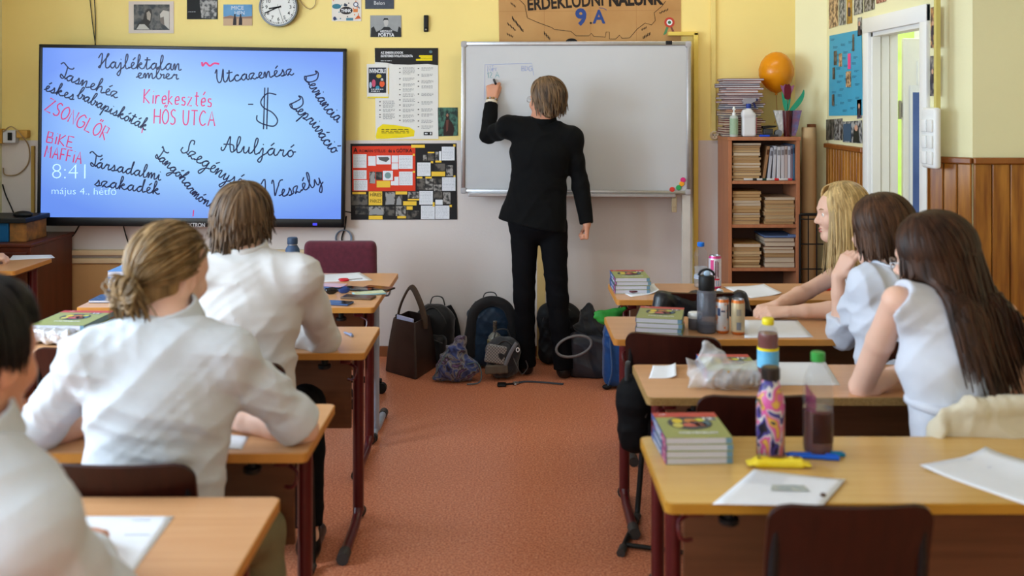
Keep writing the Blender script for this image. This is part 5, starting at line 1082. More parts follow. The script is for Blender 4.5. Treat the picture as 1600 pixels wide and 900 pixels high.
# ------------------------------------------------------------------ things on the desks
ZD = ZT+.0005
M_olive = mat('olive_cover', (142, 148, 88), rough=.4, spec=.4, var=.03); M_redb = mat('red_cover_band', (178, 62, 58), rough=.4, var=.04); M_spine = mat('blue_spine', (44, 82, 136), rough=.4, var=.06)
M_mag = mat('magenta_spine_tip', (168, 40, 100), rough=.4, var=.05); M_teal = mat('teal_cover_edge', (104, 138, 158), rough=.45, var=.05); M_nv = mat('cover_navy', (40, 52, 66), rough=.4, var=.05)
def textbook(label, loc, rz, w_=.170, d_=.235, h_=.0165, group='olive textbooks', navy=False, plain=False):
    """textbook lying flat, spine on the left, foot of the pages towards the reader"""
    t = thing('textbook', label, 'book', loc, rz, group); k = MB(); c = .0009
    k.box((-w_/2, -d_/2, h_-c), (w_/2, d_/2, h_), M_olive); k.box((-w_/2, -d_/2, 0), (w_/2, d_/2, c), M_olive); k.box((-w_/2-.0008, -d_/2, 0), (-w_/2+c, d_/2, h_), M_spine)
    def top(poly, m, l=.0003): k.raw([(x, y, h_+l) for x, y in poly], [tuple(range(len(poly)))], m)
    def el(cx, cy, rx, ry, m, l, n=24): top([(cx+rx*math.cos(2*PI*i/n), cy+ry*math.sin(2*PI*i/n)) for i in range(n)], m, l)
    top([(-w_/2, d_/2-.038), (w_/2, d_/2-.038), (w_/2, d_/2), (-w_/2, d_/2)], M_redb); el(.0, .012, .058, .052, M_nv, .0006)
    for (x, y, rx, ry, c_) in ((-.03, .03, .014, .018, (206, 180, 50)), (-.034, -.006, .014, .018, (190, 180, 90)), (.005, .03, .018, .016, (190, 120, 60)), (.03, .036, .014, .012, (196, 190, 60)), (.0, -.004, .024, .014, (186, 90, 80)), (.026, .0, .016, .016, (120, 70, 60)), (.042, .01, .01, .018, (60, 100, 120)), (.01, .014, .01, .012, (100, 80, 110))): el(x, y, rx, ry, K(*c_, rough=.4), .0009, 14)
    top([(.028, d_/2-.066), (.074, d_/2-.066), (.074, d_/2-.040), (.028, d_/2-.040)], K(110, 112, 112), .0004)
    for body, u, v, sz, fit in (('12', .036, d_/2-.062, .024, .03), ('TÖRTÉNELEM', -.045, -.073, .019, .10), ('OFI', -.07, d_/2-.024, .011, .018)):
        vs, fs, wd = text_mesh(body, .02); k.raw([(u+x*fit/wd, v+y*sz, h_+.0012) for x, y in vs], fs, M_paper)
    k.raw([(-w_/2-.0012, y, z) for y, z in ((-d_/2, 0.001), (-d_/2+.05, .001), (-d_/2+.05, h_-.001), (-d_/2, h_-.001))], [(0, 1, 2, 3)], M_mag)
    vs, fs, wd = text_mesh('TÖRTÉNELEM', .02); k.raw([(-w_/2-.0016, -d_/2+.165-x*.10/wd, .004+y*.011) for x, y in vs], fs, M_paper)
    vs, fs, wd = text_mesh('12', .02); k.raw([(-w_/2-.0016, -d_/2+.035-x*.02/wd, .004+y*.011) for x, y in vs], fs, M_paper)
    k.build('cover', None, t)
    k = MB(); k.box((-w_/2+.001, -d_/2+.0015, c), (w_/2-.016, d_/2-.0015, h_-c), M_pages); k.box((w_/2-.016, -d_/2+.0012, c), (w_/2-.0008, d_/2-.0015, h_-c), M_teal); k.build('page_block', None, t); return t
def tstack(where, loc, rz, n_, seed, h_=.0165, group='olive textbooks', **kw):
    R = random.Random(seed); z = loc[2]
    for i in range(n_):
        textbook('olive textbook, %s of the stack %s' % (ORD[n_-1-i] if n_ > 1 else 'alone', where), (loc[0]+R.uniform(-.003, .003), loc[1]+R.uniform(-.003, .003), z), rz+R.uniform(-.02, .02), h_=h_-.0006, group=group, **kw); z += h_
p = PZ(1090, 722, ZT); tstack('on the nearest right desk', (.466, 2.578, ZD), .03, 4, 1, .0167, d_=.20, w_=.168)
p = PZ(1041, 527, ZT); tstack('beside the white-lidded jar', (.585, 3.925, ZD), -.20, 4, 2, .0185, w_=.175, d_=.225)
tstack('behind the plastic bag of pretzels', (.72, 3.32, ZD), .0, 2, 3, .018, w_=.175, d_=.21)
tstack('on the front right desk', (.57, 4.815, ZD), .02, 4, 4, .0185, w_=.165, d_=.225)
tstack('behind the foil packets', (-1.70, 3.87, ZD), -.06, 3, 5, .022, w_=.205, d_=.26)
# blue-edged books, notebook and phone at the left end of the front left desk
for i in range(4):
    t = thing('thick_book', 'thick white-edged book with blue cover, %s in the stack behind the ponytail' % ORD[3-i], 'book', (-1.775, 4.72, ZD+i*.0305), .02, 'thick blue and white books'); k = MB(); w_, d_, h_ = .20, .22, .0298; c = .0014
    k.box((-w_/2, -d_/2, 0), (w_/2, d_/2, c)); k.box((-w_/2, -d_/2, h_-c), (w_/2, d_/2, h_)); k.box((w_/2-c, -d_/2, 0), (w_/2, d_/2, h_)); k.build('cover', mat('light_blue_cover', (96, 142, 200), rough=.4, var=.04), t)
    k = MB(); k.box((-w_/2+.002, -d_/2+.002, c), (w_/2-c, d_/2-.002, h_-c)); k.build('page_block', M_pages, t)
t = thing('notebook', 'dark blue notebook lying at the left end of the front desk', 'notebook', (-1.80, 4.53, ZD), .02); k = MB(); k.box((-.105, -.05, 0), (.075, .09, .013), None, bevel=.002); k.build('cover', mat('navy_checked_cover', (34, 58, 96), rough=.5, col2=(70, 96, 136), scale=90), t)
k = MB(); k.box((-.104, -.0505, .003), (.074, -.048, .010)); k.build('page_block', M_pages, t)
M_glass = mat('phone_glass', (18, 19, 24), rough=.08, spec=.6, var=.05)
def phone(label, x, y, rz, body, screen=M_glass, tilt=0.0, z=ZD, name='phone'):
    t = thing(name, label, 'phone', (x, y, z), rz, 'phones on the front left desk'); t.rotation_euler[0] = tilt; k = MB(); k.box((-.037, -.075, 0), (.037, .075, .009), None, bevel=.004, seg=3); k.build('case', body, t, smooth=40); k = MB(); k.box((-.034, -.072, .0088), (.034, .072, .0096), None, bevel=.0004); k.build('screen', screen, t); return t
phone('black phone lying at the left end of the front desk, by the navy notebook', -1.66, 4.475, 1.5, M_black)
def pxz(px, py): return PZ(px, py, ZT)
for lb, px, py, rz, body, scr in (
    ('navy phone lying nearest the desk edge beside the white sleeve', 524, 475, 1.35, K(60, 84, 128, rough=.3), M_glass), ('brown-cased phone right of the navy phone', 560, 466, 1.35, K(96, 74, 56, rough=.4), K(60, 50, 46, rough=.15)),
    ('black phone with dark screen in the middle of the phone pile', 560, 453, 1.25, M_black, M_glass), ('dark red phone at the right end of the phone pile', 591, 452, 1.15, K(40, 34, 20), K(70, 24, 20, rough=.12)),
    ('pale blue phone with floral case at the right edge of the pile', 577, 460, 1.95, K(140, 180, 190, rough=.4), mat('floral_case', (200, 196, 130), rough=.4, col2=(190, 206, 190), scale=60)), ('pink phone behind the black phones', 517, 448, 1.45, K(206, 150, 160), K(206, 170, 176, rough=.3)), ('small black phone half hidden by the sleeve', 510, 453, 1.2, M_black, M_glass)):
    q = pxz(px, py); phone(lb, q.x, q.y, rz, body, scr, z=ZD)
q = pxz(528, 459); t = thing('sunglasses', 'dark folded sunglasses among the phones', 'glasses', (q.x, q.y, ZD), .4); k = MB(); k.ball((-.03, 0, .016), (.028, .006, .018), M_glass, 14); k.ball((.03, 0, .016), (.028, .006, .018), K(50, 70, 130, rough=.1), 14); k.build('lenses', None, t, smooth=60); k = MB(); k.tube([(-.06, 0, .028), (0, -.002, .026), (.06, 0, .028)], .003); k.tube([(.06, 0, .026), (.055, .04, .006), (-.04, .05, .004)], .0025); k.build('frame', M_black, t, smooth=60)
def leaf_paper(name, label, quad, z=ZD, curl=.0, m=M_paper, group=None, rows=0, seed=0, cat='paper'):
    """a sheet of paper on a table, corners at pixels; slight curl"""
    c = [PZ(x, y, z) for x, y in quad]; N = 10; k = MB(); g = []; R = random.Random(seed)
    for i in range(N+1):
        for j in range(N+1):
            u, v = j/N, i/N; q = c[0]*(1-u)*(1-v)+c[1]*u*(1-v)+c[2]*u*v+c[3]*(1-u)*v; g.append(q+Vector((0, 0, curl*(max(0, u-.55)**2+.7*max(0, .35-v)**2)*4)))
    S = N+1; k.raw(g, [(i*S+j, i*S+j+1, (i+1)*S+j+1, (i+1)*S+j) for i in range(N) for j in range(N)], m)
    at = lambda u, v: g[min(N, round(v*N))*S+min(N, round(u*N))]
    for r_ in range(rows):
        v = .08+.5*r_/max(rows, 1); u = .62; a = c[0]*(1-u)*(1-v)+c[1]*u*(1-v)+c[2]*u*v+c[3]*(1-u)*v; d = (c[1]-c[0]).normalized(); e = (c[3]-c[0]).normalized(); hh = curl*(max(0, u-.55)**2+.7*max(0, .35-v)**2)*4+.0012
        pts = [a+d*(.004*t)+e*(.0016*(-1)**t)+Vector((0, 0, hh)) for t in range(10+R.randint(0, 4))]
        for t in range(len(pts)-1): k.raw([pts[t]-e*.0008, pts[t+1]-e*.0008, pts[t+1]+e*.0008, pts[t]+e*.0008], [(0, 1, 2, 3)], mat('pencil_blue', (150, 160, 200), rough=.7, var=.05))
    o = k.build(name, smooth=60); o.modifiers.new('thick', 'SOLIDIFY').thickness = .0005; tag(o, label, cat, group); return o
leaf_paper('sheet_of_paper', 'white sheet on the nearest left desk by the black-haired student', [(108, 807), (272, 807), (200, 905), (95, 905)], rows=2, seed=1)
leaf_paper('sheet_of_paper', 'white sheet under the forearm of the ponytailed student', [(330, 676), (389, 682), (378, 702), (318, 700)], seed=2)
leaf_paper('sheet_of_paper', 'white sheet under the sleeve of the student in front of the screen', [(440, 514), (500, 514), (497, 545), (430, 543)], seed=3)
leaf_paper('sheet_of_paper', 'large white sheet on the desk in front of the burgundy chair', [(496, 430), (562, 425.5), (583, 438), (488, 441)], seed=4, rows=0)
leaf_paper('sheet_of_paper', 'white sheet at the right end of the nearest right desk', [(1437, 731), (1540, 712), (1640, 740), (1620, 795)], rows=2, seed=5, curl=.02)
leaf_paper('sheet_of_paper', 'white sheet behind the green-capped bottle', [(1214, 566), (1290, 566), (1313, 602), (1190, 602)], seed=6)
leaf_paper('sheet_of_paper', 'white sheet right of the drink cans', [(1163, 500), (1246, 500), (1271, 527), (1163, 528)], seed=7)
leaf_paper('sheet_of_paper', 'white sheet on the front right desk left of the blonde woman', [(1130, 449), (1194, 447), (1222, 460), (1174, 466)], seed=8, curl=.01)
leaf_paper('sheet_of_paper', 'white sheets by the hand on the far left desk', [(20, 399), (80, 398), (86, 403), (14, 406.5)], seed=9)
leaf_paper('folded_leaflet', 'opened printed leaflet in front of the chocolate bar', [(1178, 734), (1321, 752), (1287, 791), (1113, 788)], rows=0, seed=10, curl=.004, cat='leaflet')
k = MB(); k.rect
for i in range(9):
    u = i/9; a = PZ(1178-2*i, 738+1.8*i, ZD+.0022); d = PZ(1235-2*i, 744+1.8*i, ZD+.0022); k.raw([a, d, d+Vector((0, .0015, 0)), a+Vector((0, .0015, 0))], [(0, 1, 2, 3)], mat('leaflet_print', (196, 200, 208), rough=.7, var=.04))
q = [PZ(x, y, ZD+.0026) for x, y in ((1206, 757), (1256, 758), (1266, 768), (1204, 766))]; k.raw(q, [(0, 1, 2, 3)], mat('leaflet_picture', (196, 196, 180), rough=.6, col2=(120, 140, 156), scale=50)); o = k.build('leaflet_insert'); tag(o, 'printed page with a small picture inside the opened leaflet', 'leaflet')
leaf_paper('paper_napkin', 'white paper napkin with a printed strip left of the plastic bag', [(1020, 573), (1056, 573), (1057, 591), (1014, 591)], seed=11, curl=.012, cat='napkin')
leaf_paper('paper_napkin', 'white napkin under a maroon wallet on the front right desk', [(958, 449), (1022, 450), (1030, 458), (986, 464)], seed=12, curl=.02, cat='napkin')
q = PZ(994, 456, ZT); t = thing('wallet', 'flat maroon wallet on a white napkin', 'wallet', (q.x, q.y, ZD+.006), .5); k = MB(); k.box((-.055, -.04, 0), (.055, .04, .007), None, bevel=.002); k.build('cover', mat('maroon_leather', (96, 44, 52), rough=.45, var=.08), t); k = MB(); k.box((-.03, -.01, .007), (.03, .002, .008)); k.build('strap', K(130, 80, 80), t)
# drinks
M_clear = mat('clear_plastic', (150, 154, 158), rough=.06, alpha=.16, spec=.9)
def liquid(n_, c): return mat(n_, c, rough=.1, spec=.5, var=.05)
def bottle(name, label, q, prof, body, cap_prof, cap, fill=None, fillm=None, labels=(), n=32):
    t = thing(name, label, 'bottle', (q[0], q[1], ZD)); k = MB(); k.lathe(prof, n=n); k.build('body', body, t, smooth=40); k = MB(); k.lathe(cap_prof, n=24); k.build('cap', cap, t, smooth=40)
    if fill: k = MB(); k.lathe(fill, n=n); k.build('drink', fillm, t, smooth=40)
    for (pf, m_, nm) in labels: k = MB(); k.lathe(pf, n=n); o = k.build(nm, m_, t, smooth=40)
    return t
M_art = mat('colourful_art_print', (206, 90, 150), rough=.3, spec=.5); nt = M_art.node_tree; b = nt.nodes['Principled BSDF']; tc = nt.nodes.new('ShaderNodeTexCoord'); mp = nt.nodes.new('ShaderNodeMapping'); mp.inputs['Scale'].default_value = (1, 1, .7); nz = nt.nodes.new('ShaderNodeTexNoise'); nz.inputs['Scale'].default_value = 20; nz.inputs['Detail'].default_value = 1; nz.inputs['Distortion'].default_value = 1.2; rp = nt.nodes.new('ShaderNodeValToRGB'); rp.color_ramp.interpolation = 'CONSTANT'
for i, (pos, c_) in enumerate([(0, (30, 24, 34)), (.36, (70, 60, 130)), (.43, (196, 190, 186)), (.47, (200, 84, 150)), (.54, (190, 110, 90)), (.58, (206, 160, 70)), (.64, (40, 50, 60)), (.68, (110, 150, 190))]):
    e = rp.color_ramp.elements[i] if i < 2 else rp.color_ramp.elements.new(pos); e.position = pos; e.color = (*lin(c_), 1)
nt.links.new(tc.outputs['Object'], mp.inputs['Vector']); nt.links.new(mp.outputs['Vector'], nz.inputs['Vector']); nt.links.new(nz.outputs['Fac'], rp.inputs['Fac']); nt.links.new(rp.outputs['Color'], b.inputs['Base Color'])
q = PZ(1204, 711, ZT); bottle('printed_bottle', 'steel bottle printed in pink, orange and black, on the nearest right desk', q, [(.033, 0), (.0355, .004), (.0355, .135), (.033, .150), (.024, .178), (.0215, .19), (.0215, .196), (0, .197)], M_art, [(.023, .194), (.024, .198), (.024, .222), (.020, .226), (0, .226)], mat('dark_steel_cap', (60, 56, 54), rough=.3, metal=.6, var=.1))
q = PZ(1278, 708, ZT); M_cola = liquid('dark_red_drink', (84, 16, 10)); M_lab = mat('violet_label', (150, 70, 110), rough=.3, alpha=.75, col2=(70, 30, 50), scale=30); t = bottle('soft_drink_bottle', 'green-capped clear bottle half full of dark red drink, on the nearest right desk', q, [(.030, 0), (.037, .006), (.0385, .02), (.0385, .16), (.037, .178), (.030, .205), (.018, .226), (.013, .236), (.013, .244), (0, .2445)], M_clear, [(.0165, .236), (.0175, .238), (.0175, .258), (.015, .26), (0, .26)], mat('green_cap', (60, 150, 70), rough=.35, var=.04), [(.028, .003), (.0355, .008), (.037, .02), (.037, .118), (0, .1185)], M_cola)
k = MB(); n = 18; r_ = .0388
for (a0, a1, z0, z1, m_) in ((-2.75, -1.98, .115, .185, M_lab), (-2.2, -.5, .035, .11, mat('dark_label', (40, 16, 22), rough=.3, alpha=.8, col2=(80, 40, 30), scale=20))):
    vs = []; 
    for i in range(n+1):
        a = a0+(a1-a0)*i/n; vs += [(r_*math.cos(a), r_*math.sin(a), z0), (r_*math.cos(a), r_*math.sin(a), z1-(.03*(i/n) if z1 > .15 else 0))]
    k.raw(vs, [(2*i, 2*i+2, 2*i+3, 2*i+1) for i in range(n)], m_)
k.build('label', None, t, smooth=60)
q = PZ(1200, 610, ZT); bottle('iced_tea_bottle', 'yellow-capped bottle of brown iced tea with a light blue label', q, [(.026, 0), (.032, .006), (.033, .02), (.033, .135), (.030, .15), (.033, .165), (.031, .18), (.026, .195), (.016, .205), (.014, .213), (0, .2135)], M_clear, [(.0175, .206), (.0185, .208), (.0185, .224), (.016, .227), (0, .227)], mat('yellow_cap', (226, 206, 40), rough=.35, var=.04), [(.024, .003), (.0305, .008), (.0315, .02), (.0315, .135), (.0285, .15), (.0315, .165), (.0285, .18), (0, .184)], liquid('iced_tea', (110, 30, 8)), labels=(([(.0335, .075), (.0335, .128)], mat('sky_blue_label', (80, 160, 210), rough=.35, col2=(120, 190, 220), scale=20), 'label'), ([(.0336, .128), (.0336, .136)], M_yel, 'label_band')))
q = PZ(1095, 449, ZT); bottle('water_bottle', 'clear water bottle with bright blue cap on the front right desk', q, [(.028, 0), (.033, .006), (.034, .05), (.030, .075), (.034, .10), (.029, .12), (.033, .145), (.032, .165), (.024, .188), (.014, .2), (.013, .208), (0, .2085)], M_clear, [(.0165, .2), (.0175, .202), (.0175, .218), (.015, .22), (0, .22)], mat('bright_blue_cap', (30, 110, 210), rough=.35, var=.04), [(.026, .003), (.0315, .008), (.0325, .05), (.0285, .075), (.0325, .10), (0, .104)], mat('water', (200, 214, 224), rough=.05, alpha=.25, spec=.6), labels=(([(.0345, .045), (.0315, .062)], mat('water_label', (190, 200, 220), rough=.4, var=.05, alpha=.8), 'label'),))
def can(label, q, r_, h_, m_, rimm, group, extra=None):
    t = thing('drink_can', label, 'can', (q[0], q[1], ZD), 0, group); k = MB(); k.lathe([(r_*.78, 0), (r_*.9, .004), (r_, .012), (r_, h_-.014), (r_*.86, h_-.003), (r_*.86, h_), (r_*.8, h_), (r_*.79, h_-.005), (0, h_-.005)], n=28, mats=[rimm, rimm, m_, rimm, M_steel, M_steel, M_steel, M_steel]); k.build('body', None, t, smooth=40)
    k = MB(); k.prism([(.004*math.cos(a)*1.6, .011*math.sin(a)-.004) for a in [2*PI*i/14 for i in range(14)]], h_-.004, h_-.0025); k.build('pull_tab', M_steel, t)
    if extra:
        k = MB()
        for (a0, a1, z0, z1, c_) in extra:
            vs = []
            for i in range(7): a = a0+(a1-a0)*i/6; vs += [(r_*1.004*math.cos(a), r_*1.004*math.sin(a), z0), (r_*1.004*math.cos(a), r_*1.004*math.sin(a), z1)]
            k.raw(vs, [(2*i, 2*i+2, 2*i+3, 2*i+1) for i in range(6)], K(*c_, rough=.35))
        k.build('printed_marks', None, t, smooth=60)
M_orim = mat('orange_can_band', (196, 110, 50), rough=.3, metal=.5, var=.06)
can('white and orange slim can, left of the two side by side', PZ(1129, 520, ZT), .0265, .136, mat('white_orange_print', (198, 192, 190), rough=.3, metal=.3, col2=(206, 120, 60), scale=60, thresh=(.55, .66)), M_orim, 'slim cans', ((-2.6, -2.1, .07, .10, (60, 70, 100)), (-1.1, -.7, .06, .115, (70, 70, 80)), (-2.0, -1.4, .085, .092, (80, 80, 100))))
can('beige slim can, right of the white and orange can', PZ(1153, 522, ZT), .0265, .137, mat('beige_can_print', (196, 176, 140), rough=.3, metal=.3, var=.06, scale=30), M_orim, 'slim cans', ((-2.0, -1.3, .02, .05, (120, 120, 124)), (-2.0, -1.3, .075, .10, (150, 140, 124))))
can('pink and white tall can behind the dark shaker', PZ(1117, 450, ZT), .031, .160, mat('pink_white_can', (206, 196, 204), rough=.3, metal=.3, var=.05, scale=30), mat('pink_can_band', (206, 70, 130), rough=.3, metal=.4, var=.05), 'tall can', ((-1.75, -1.6, .05, .135, (90, 40, 50)), (-1.5, -1.38, .06, .135, (110, 40, 60)), (-1.28, -1.15, .055, .13, (90, 40, 50)), (-2.5, -1.95, .09, .14, (206, 70, 130)), (-2.6, -.5, .015, .04, (90, 150, 190)), (-1.9, -1.0, .042, .05, (190, 40, 60))))
q = PZ(1104, 519, ZT); t = thing('shaker_bottle', 'grey translucent shaker bottle with a black lid', 'bottle', (q.x, q.y, ZD)); k = MB(); k.lathe([(.034, 0), (.0375, .004), (.0375, .155), (.032, .165), (.026, .168), (0, .169)], n=30); k.build('body', mat('smoky_plastic', (96, 98, 110), rough=.12, alpha=.62, spec=.6), t, smooth=40)
k = MB(); k.lathe([(.031, .166), (.0315, .168), (.0315, .215), (.028, .222), (.016, .224), (0, .224)], n=30); k.tube([(.03*math.cos(a), -.0+.012*math.sin(a)*0, .222+.024*math.sin(a)) for a in [PI*i/10 for i in range(11)]], .005, None, 8); k.build('lid', M_black, t, smooth=40); k = MB(); k.lathe([(.0335, .004), (.0335, .035), (0, .035)], n=24); k.build('drink', mat('grey_drink', (70, 70, 80), rough=.2, var=.04), t)
k = MB(); k.ball((0, -.012, .232), (.014, .006, .012), None, 12); k.build('lid_button', mat('pale_blue_plastic', (170, 196, 220), rough=.3, var=.03), t, smooth=60)
q = PZ(1086, 514, ZT); t = thing('pill_jar', 'small dark jar with a white screw lid beside the shaker', 'jar', (q.x, q.y, ZD)); k = MB(); k.lathe([(.025, 0), (.027, .003), (.027, .038), (.024, .044), (0, .0445)], n=24); k.build('body', mat('grey_glass_jar', (110, 108, 116), rough=.15, trans=.3, var=.04), t, smooth=40); k = MB(); k.lathe([(.028, .0445), (.029, .046), (.029, .06), (.026, .066), (0, .067)], n=24); k.build('lid', M_white, t, smooth=40)
q = PZ(1066, 512, ZT); k = SDF((q.x-.05, q.y-.05, ZT-.01), (q.x+.05, q.y+.05, ZT+.09), .004); k.slab((q.x-.012, q.y, ZT+.004), (q.x-.022, q.y, ZT+.065), (1, 0, 0), .020, .012, .008, .002, 0); k.disp(.004, [((1, .3, .4), .03)], 4); k.plane((0, 0, ZD), (0, 0, -1)); tag(k.build('paper_tissue', mat('tissue_paper', (206, 196, 190), rough=.9, var=.04), origin=(q.x, q.y, ZD)), 'crumpled tissue left of the white-lidded jar', 'tissue')
q = PZ(1125, 466, ZT); k = SDF((q.x-.05, q.y-.05, ZT-.01), (q.x+.05, q.y+.05, ZT+.08), .004); k.ell((q.x, q.y, ZT+.02), (.022, .02, .030), None, 0); k.disp(.004, [((1, .5, .2), .03), ((.2, .4, 1), .025)], 9); k.plane((0, 0, ZD), (0, 0, -1)); tag(k.build('paper_tissue', mat('tissue_white', (206, 210, 214), rough=.9, var=.04), origin=(q.x, q.y, ZD)), 'crumpled white tissue by the tall pink can', 'tissue')
# blue steel bottle, bar, pens, scissors
t = thing('steel_bottle', 'matt navy steel bottle by the shoulder of the student at the screen', 'bottle', (P(457, 0, 5.02).x, 5.02, ZD)); k = MB(); k.lathe([(.034, 0), (.0365, .004), (.0365, .15), (.034, .165), (.026, .178), (.023, .184), (0, .1845)], n=30); k.build('body', mat('navy_matt', (54, 74, 104), rough=.5, var=.05), t, smooth=40); k = MB(); k.lathe([(.0235, .1845), (.0235, .1885), (0, .189)], n=24); k.build('neck_ring', M_steel, t); k = MB(); k.lathe([(.0255, .189), (.026, .191), (.026, .218), (.023, .222), (0, .222)], n=24); k.build('cap', mat('navy_cap', (44, 60, 84), rough=.5, var=.04), t, smooth=40)
a, c = PZ(1167, 727, ZT), PZ(1266, 731, ZT); t = thing('chocolate_bar', 'yellow-wrapped chocolate bar in front of the printed bottle', 'snack', ((a.x+c.x)/2, (a.y+c.y)/2, ZD), -.05); L_ = (c-a).length/2; k = SDF((-L_-.02, -.035, -.01), (L_+.02, .035, .04), .003); k.rbox((0, 0, .011), (L_*.80, .019, .011), None, .009, .004); k.slab((-L_, 0, .008), (-L_*.7, 0, .010), (0, 1, 0), .022, .018, .003, .009, .006); k.slab((L_*.7, 0, .010), (L_, 0, .008), (0, 1, 0), .018, .022, .009, .003, .006); k.disp(.0016, [((1, .2, 0), .014), ((.7, 1, 0), .02)], 3); k.plane((0, 0, .0005), (0, 0, -1)); k.build('wrapper', mat('yellow_wrapper', (232, 200, 20), rough=.25, spec=.5, col2=(236, 214, 60), scale=30), t)
k = MB()
for pts, c_ in (([(-.032, -.004), (.0, .010), (.028, -.003), (.0, -.008)], (120, 74, 40)), ([(.036, -.006), (.05, -.006), (.05, .008), (.036, .008)], (80, 36, 30)), ([(-.05, .006), (-.02, .012), (-.02, .016), (-.05, .012)], (70, 150, 70)), ([(-.055, -.014), (-.045, -.014), (-.045, -.006), (-.055, -.006)], (90, 40, 30))): k.raw([(x, y, .0245) for x, y in pts], [(0, 1, 2, 3)], K(*c_, rough=.4))
k.build('printed_marks', None, t)
def pen(label, a, c, r_, m_, capm=None, z=ZD, group='pens on the desks'):
    d = c-a; L_ = d.length; t = thing('pen', label, 'pen', (a.x, a.y, z+r_), math.atan2(d.y, d.x), group); k = MB(); k.M = Matrix.Rotation(PI/2, 4, 'Y'); k.lathe([(.0012, 0), (r_*.8, .014), (r_, .02), (r_, L_*.72)], n=12); k.M = None; k.build('barrel', m_, t, smooth=40); k = MB(); k.M = Matrix.Rotation(PI/2, 4, 'Y'); k.lathe([(r_*1.12, L_*.72), (r_*1.12, L_*.98), (r_*.6, L_)], n=12); k.M = None; k.box((L_*.74, -.0015, r_), (L_*.95, .0015, r_*1.7)); k.build('cap', capm or m_, t, smooth=40)
M_bpen = mat('blue_pen', (24, 90, 200), rough=.3, var=.04)
pen('blue pen on the nearest right desk, front one of the two', PZ(1228, 715, ZT), PZ(1312, 720, ZT), .006, M_bpen); pen('blue pen on the nearest right desk, rear one reaching behind the bottle', PZ(1224, 712, ZT), PZ(1321, 714, ZT), .005, M_bpen, K(20, 120, 170))
pen('silver-blue pen at the right end of the third left desk', PZ(537, 521, ZT), PZ(551, 527, ZT), .005, K(130, 140, 170, rough=.3)); pen('red pen by the elbow of the blonde woman', PZ(1277, 455, ZT), PZ(1312, 453, ZT), .007, K(220, 60, 50)); pen('blue pen behind the red pen', PZ(1276, 450.5, ZT), PZ(1308, 449, ZT), .005, K(60, 60, 150))
pen('orange pencil beside the red pen', PZ(1290, 452, ZT), PZ(1318, 450.5, ZT), .005, K(230, 130, 60))
q = PZ(548, 438, ZT); t = thing('scissors', 'small red-handled scissors beside the large white sheet', 'scissors', (q.x, q.y, ZD), .35); k = MB()
for s_ in (-1, 1): k.tube([(-.035+.022*math.cos(a), s_*.014+.012*math.sin(a), .005) for a in [2*PI*i/16 for i in range(16)]], .004, None, 6, closed=True)
k.build('handles', mat('red_plastic', (190, 36, 50), rough=.35, var=.04), t, smooth=60); k = MB(); k.prism([(-.015, .006), (.06, .002), (.06, 0), (-.015, -.001)], .003, .005); k.prism([(-.015, -.006), (.06, -.002), (.06, 0), (-.015, .001)], .005, .007); k.build('blades', M_steel, t)
k = MB(); k.ball((0, 0, .004), (.007, .006, .004), None, 12); q = PZ(1286, 778, ZT); tag(k.build('hair_clip', mat('brown_clip', (90, 62, 44), rough=.5, var=.05), loc=(q.x, q.y, ZD+.003), smooth=60), 'tiny brown object on the corner of the printed leaflet', 'clip')
# plastic bag with pretzels, foil packets
M_bag = mat('thin_white_polythene', (226, 226, 228), rough=.18, spec=.6, alpha=.38, var=.03, scale=12, bump=.3, bscale=40)
c = PZ(1120, 600, ZT); c = Vector((.70, 3.165, ZT)); k = SDF((c.x-.19, c.y-.13, ZT-.01), (c.x+.19, c.y+.13, ZT+.17), .004)
k.ell((c.x-.01, c.y, ZT+.035), (.135, .08, .045), None, 0); k.ell((c.x+.08, c.y, ZT+.04), (.065, .07, .042), None, .02); k.ell((c.x-.06, c.y+.02, ZT+.075), (.05, .04, .05), None, .02); k.cone((c.x-.07, c.y+.01, ZT+.10), (c.x-.085, c.y+.01, ZT+.135), .022, .015, .02); k.cone((c.x-.12, c.y, ZT+.06), (c.x-.155, c.y-.02, ZT+.10), .02, .004, .02); k.cone((c.x-.12, c.y-.03, ZT+.02), (c.x-.15, c.y-.05, ZT+.008), .02, .006, .02)
k.disp(.0036, [((.6, .4, .9), .06), ((-.7, 1, .5), .045), ((.5, -.3, 1), .05), ((1, -1, -.8), .04)], 7); k.plane((0, 0, ZD), (0, 0, -1)); tag(k.build('plastic_bag', M_bag, origin=(c.x, c.y, ZD)), 'crumpled translucent plastic bag holding pretzels', 'bag')
R = random.Random(3); M_prz = mat('pretzel_crust', (176, 128, 52), rough=.5, col2=(100, 56, 24), scale=50)
for i in range(7):
    x, y = c.x-.055+i*.017, c.y-.040+R.uniform(-.006, .006); k = MB(); q = [(.018*math.cos(a), .004*math.sin(2*a), .026*math.sin(a)) for a in [2*PI*j/18 for j in range(18)]]; k.tube([tuple(v) for v in q], .0055, None, 8, closed=True); o = k.build('pretzel', M_prz, loc=(x, y+.006*(i % 2), ZT+.0335), rot=(R.uniform(-.3, .3), R.uniform(-.4, .4), .5), smooth=60); tag(o, 'golden pretzel, %s from the left inside the plastic bag' % ORL[i], 'pretzel', 'pretzels in the plastic bag')
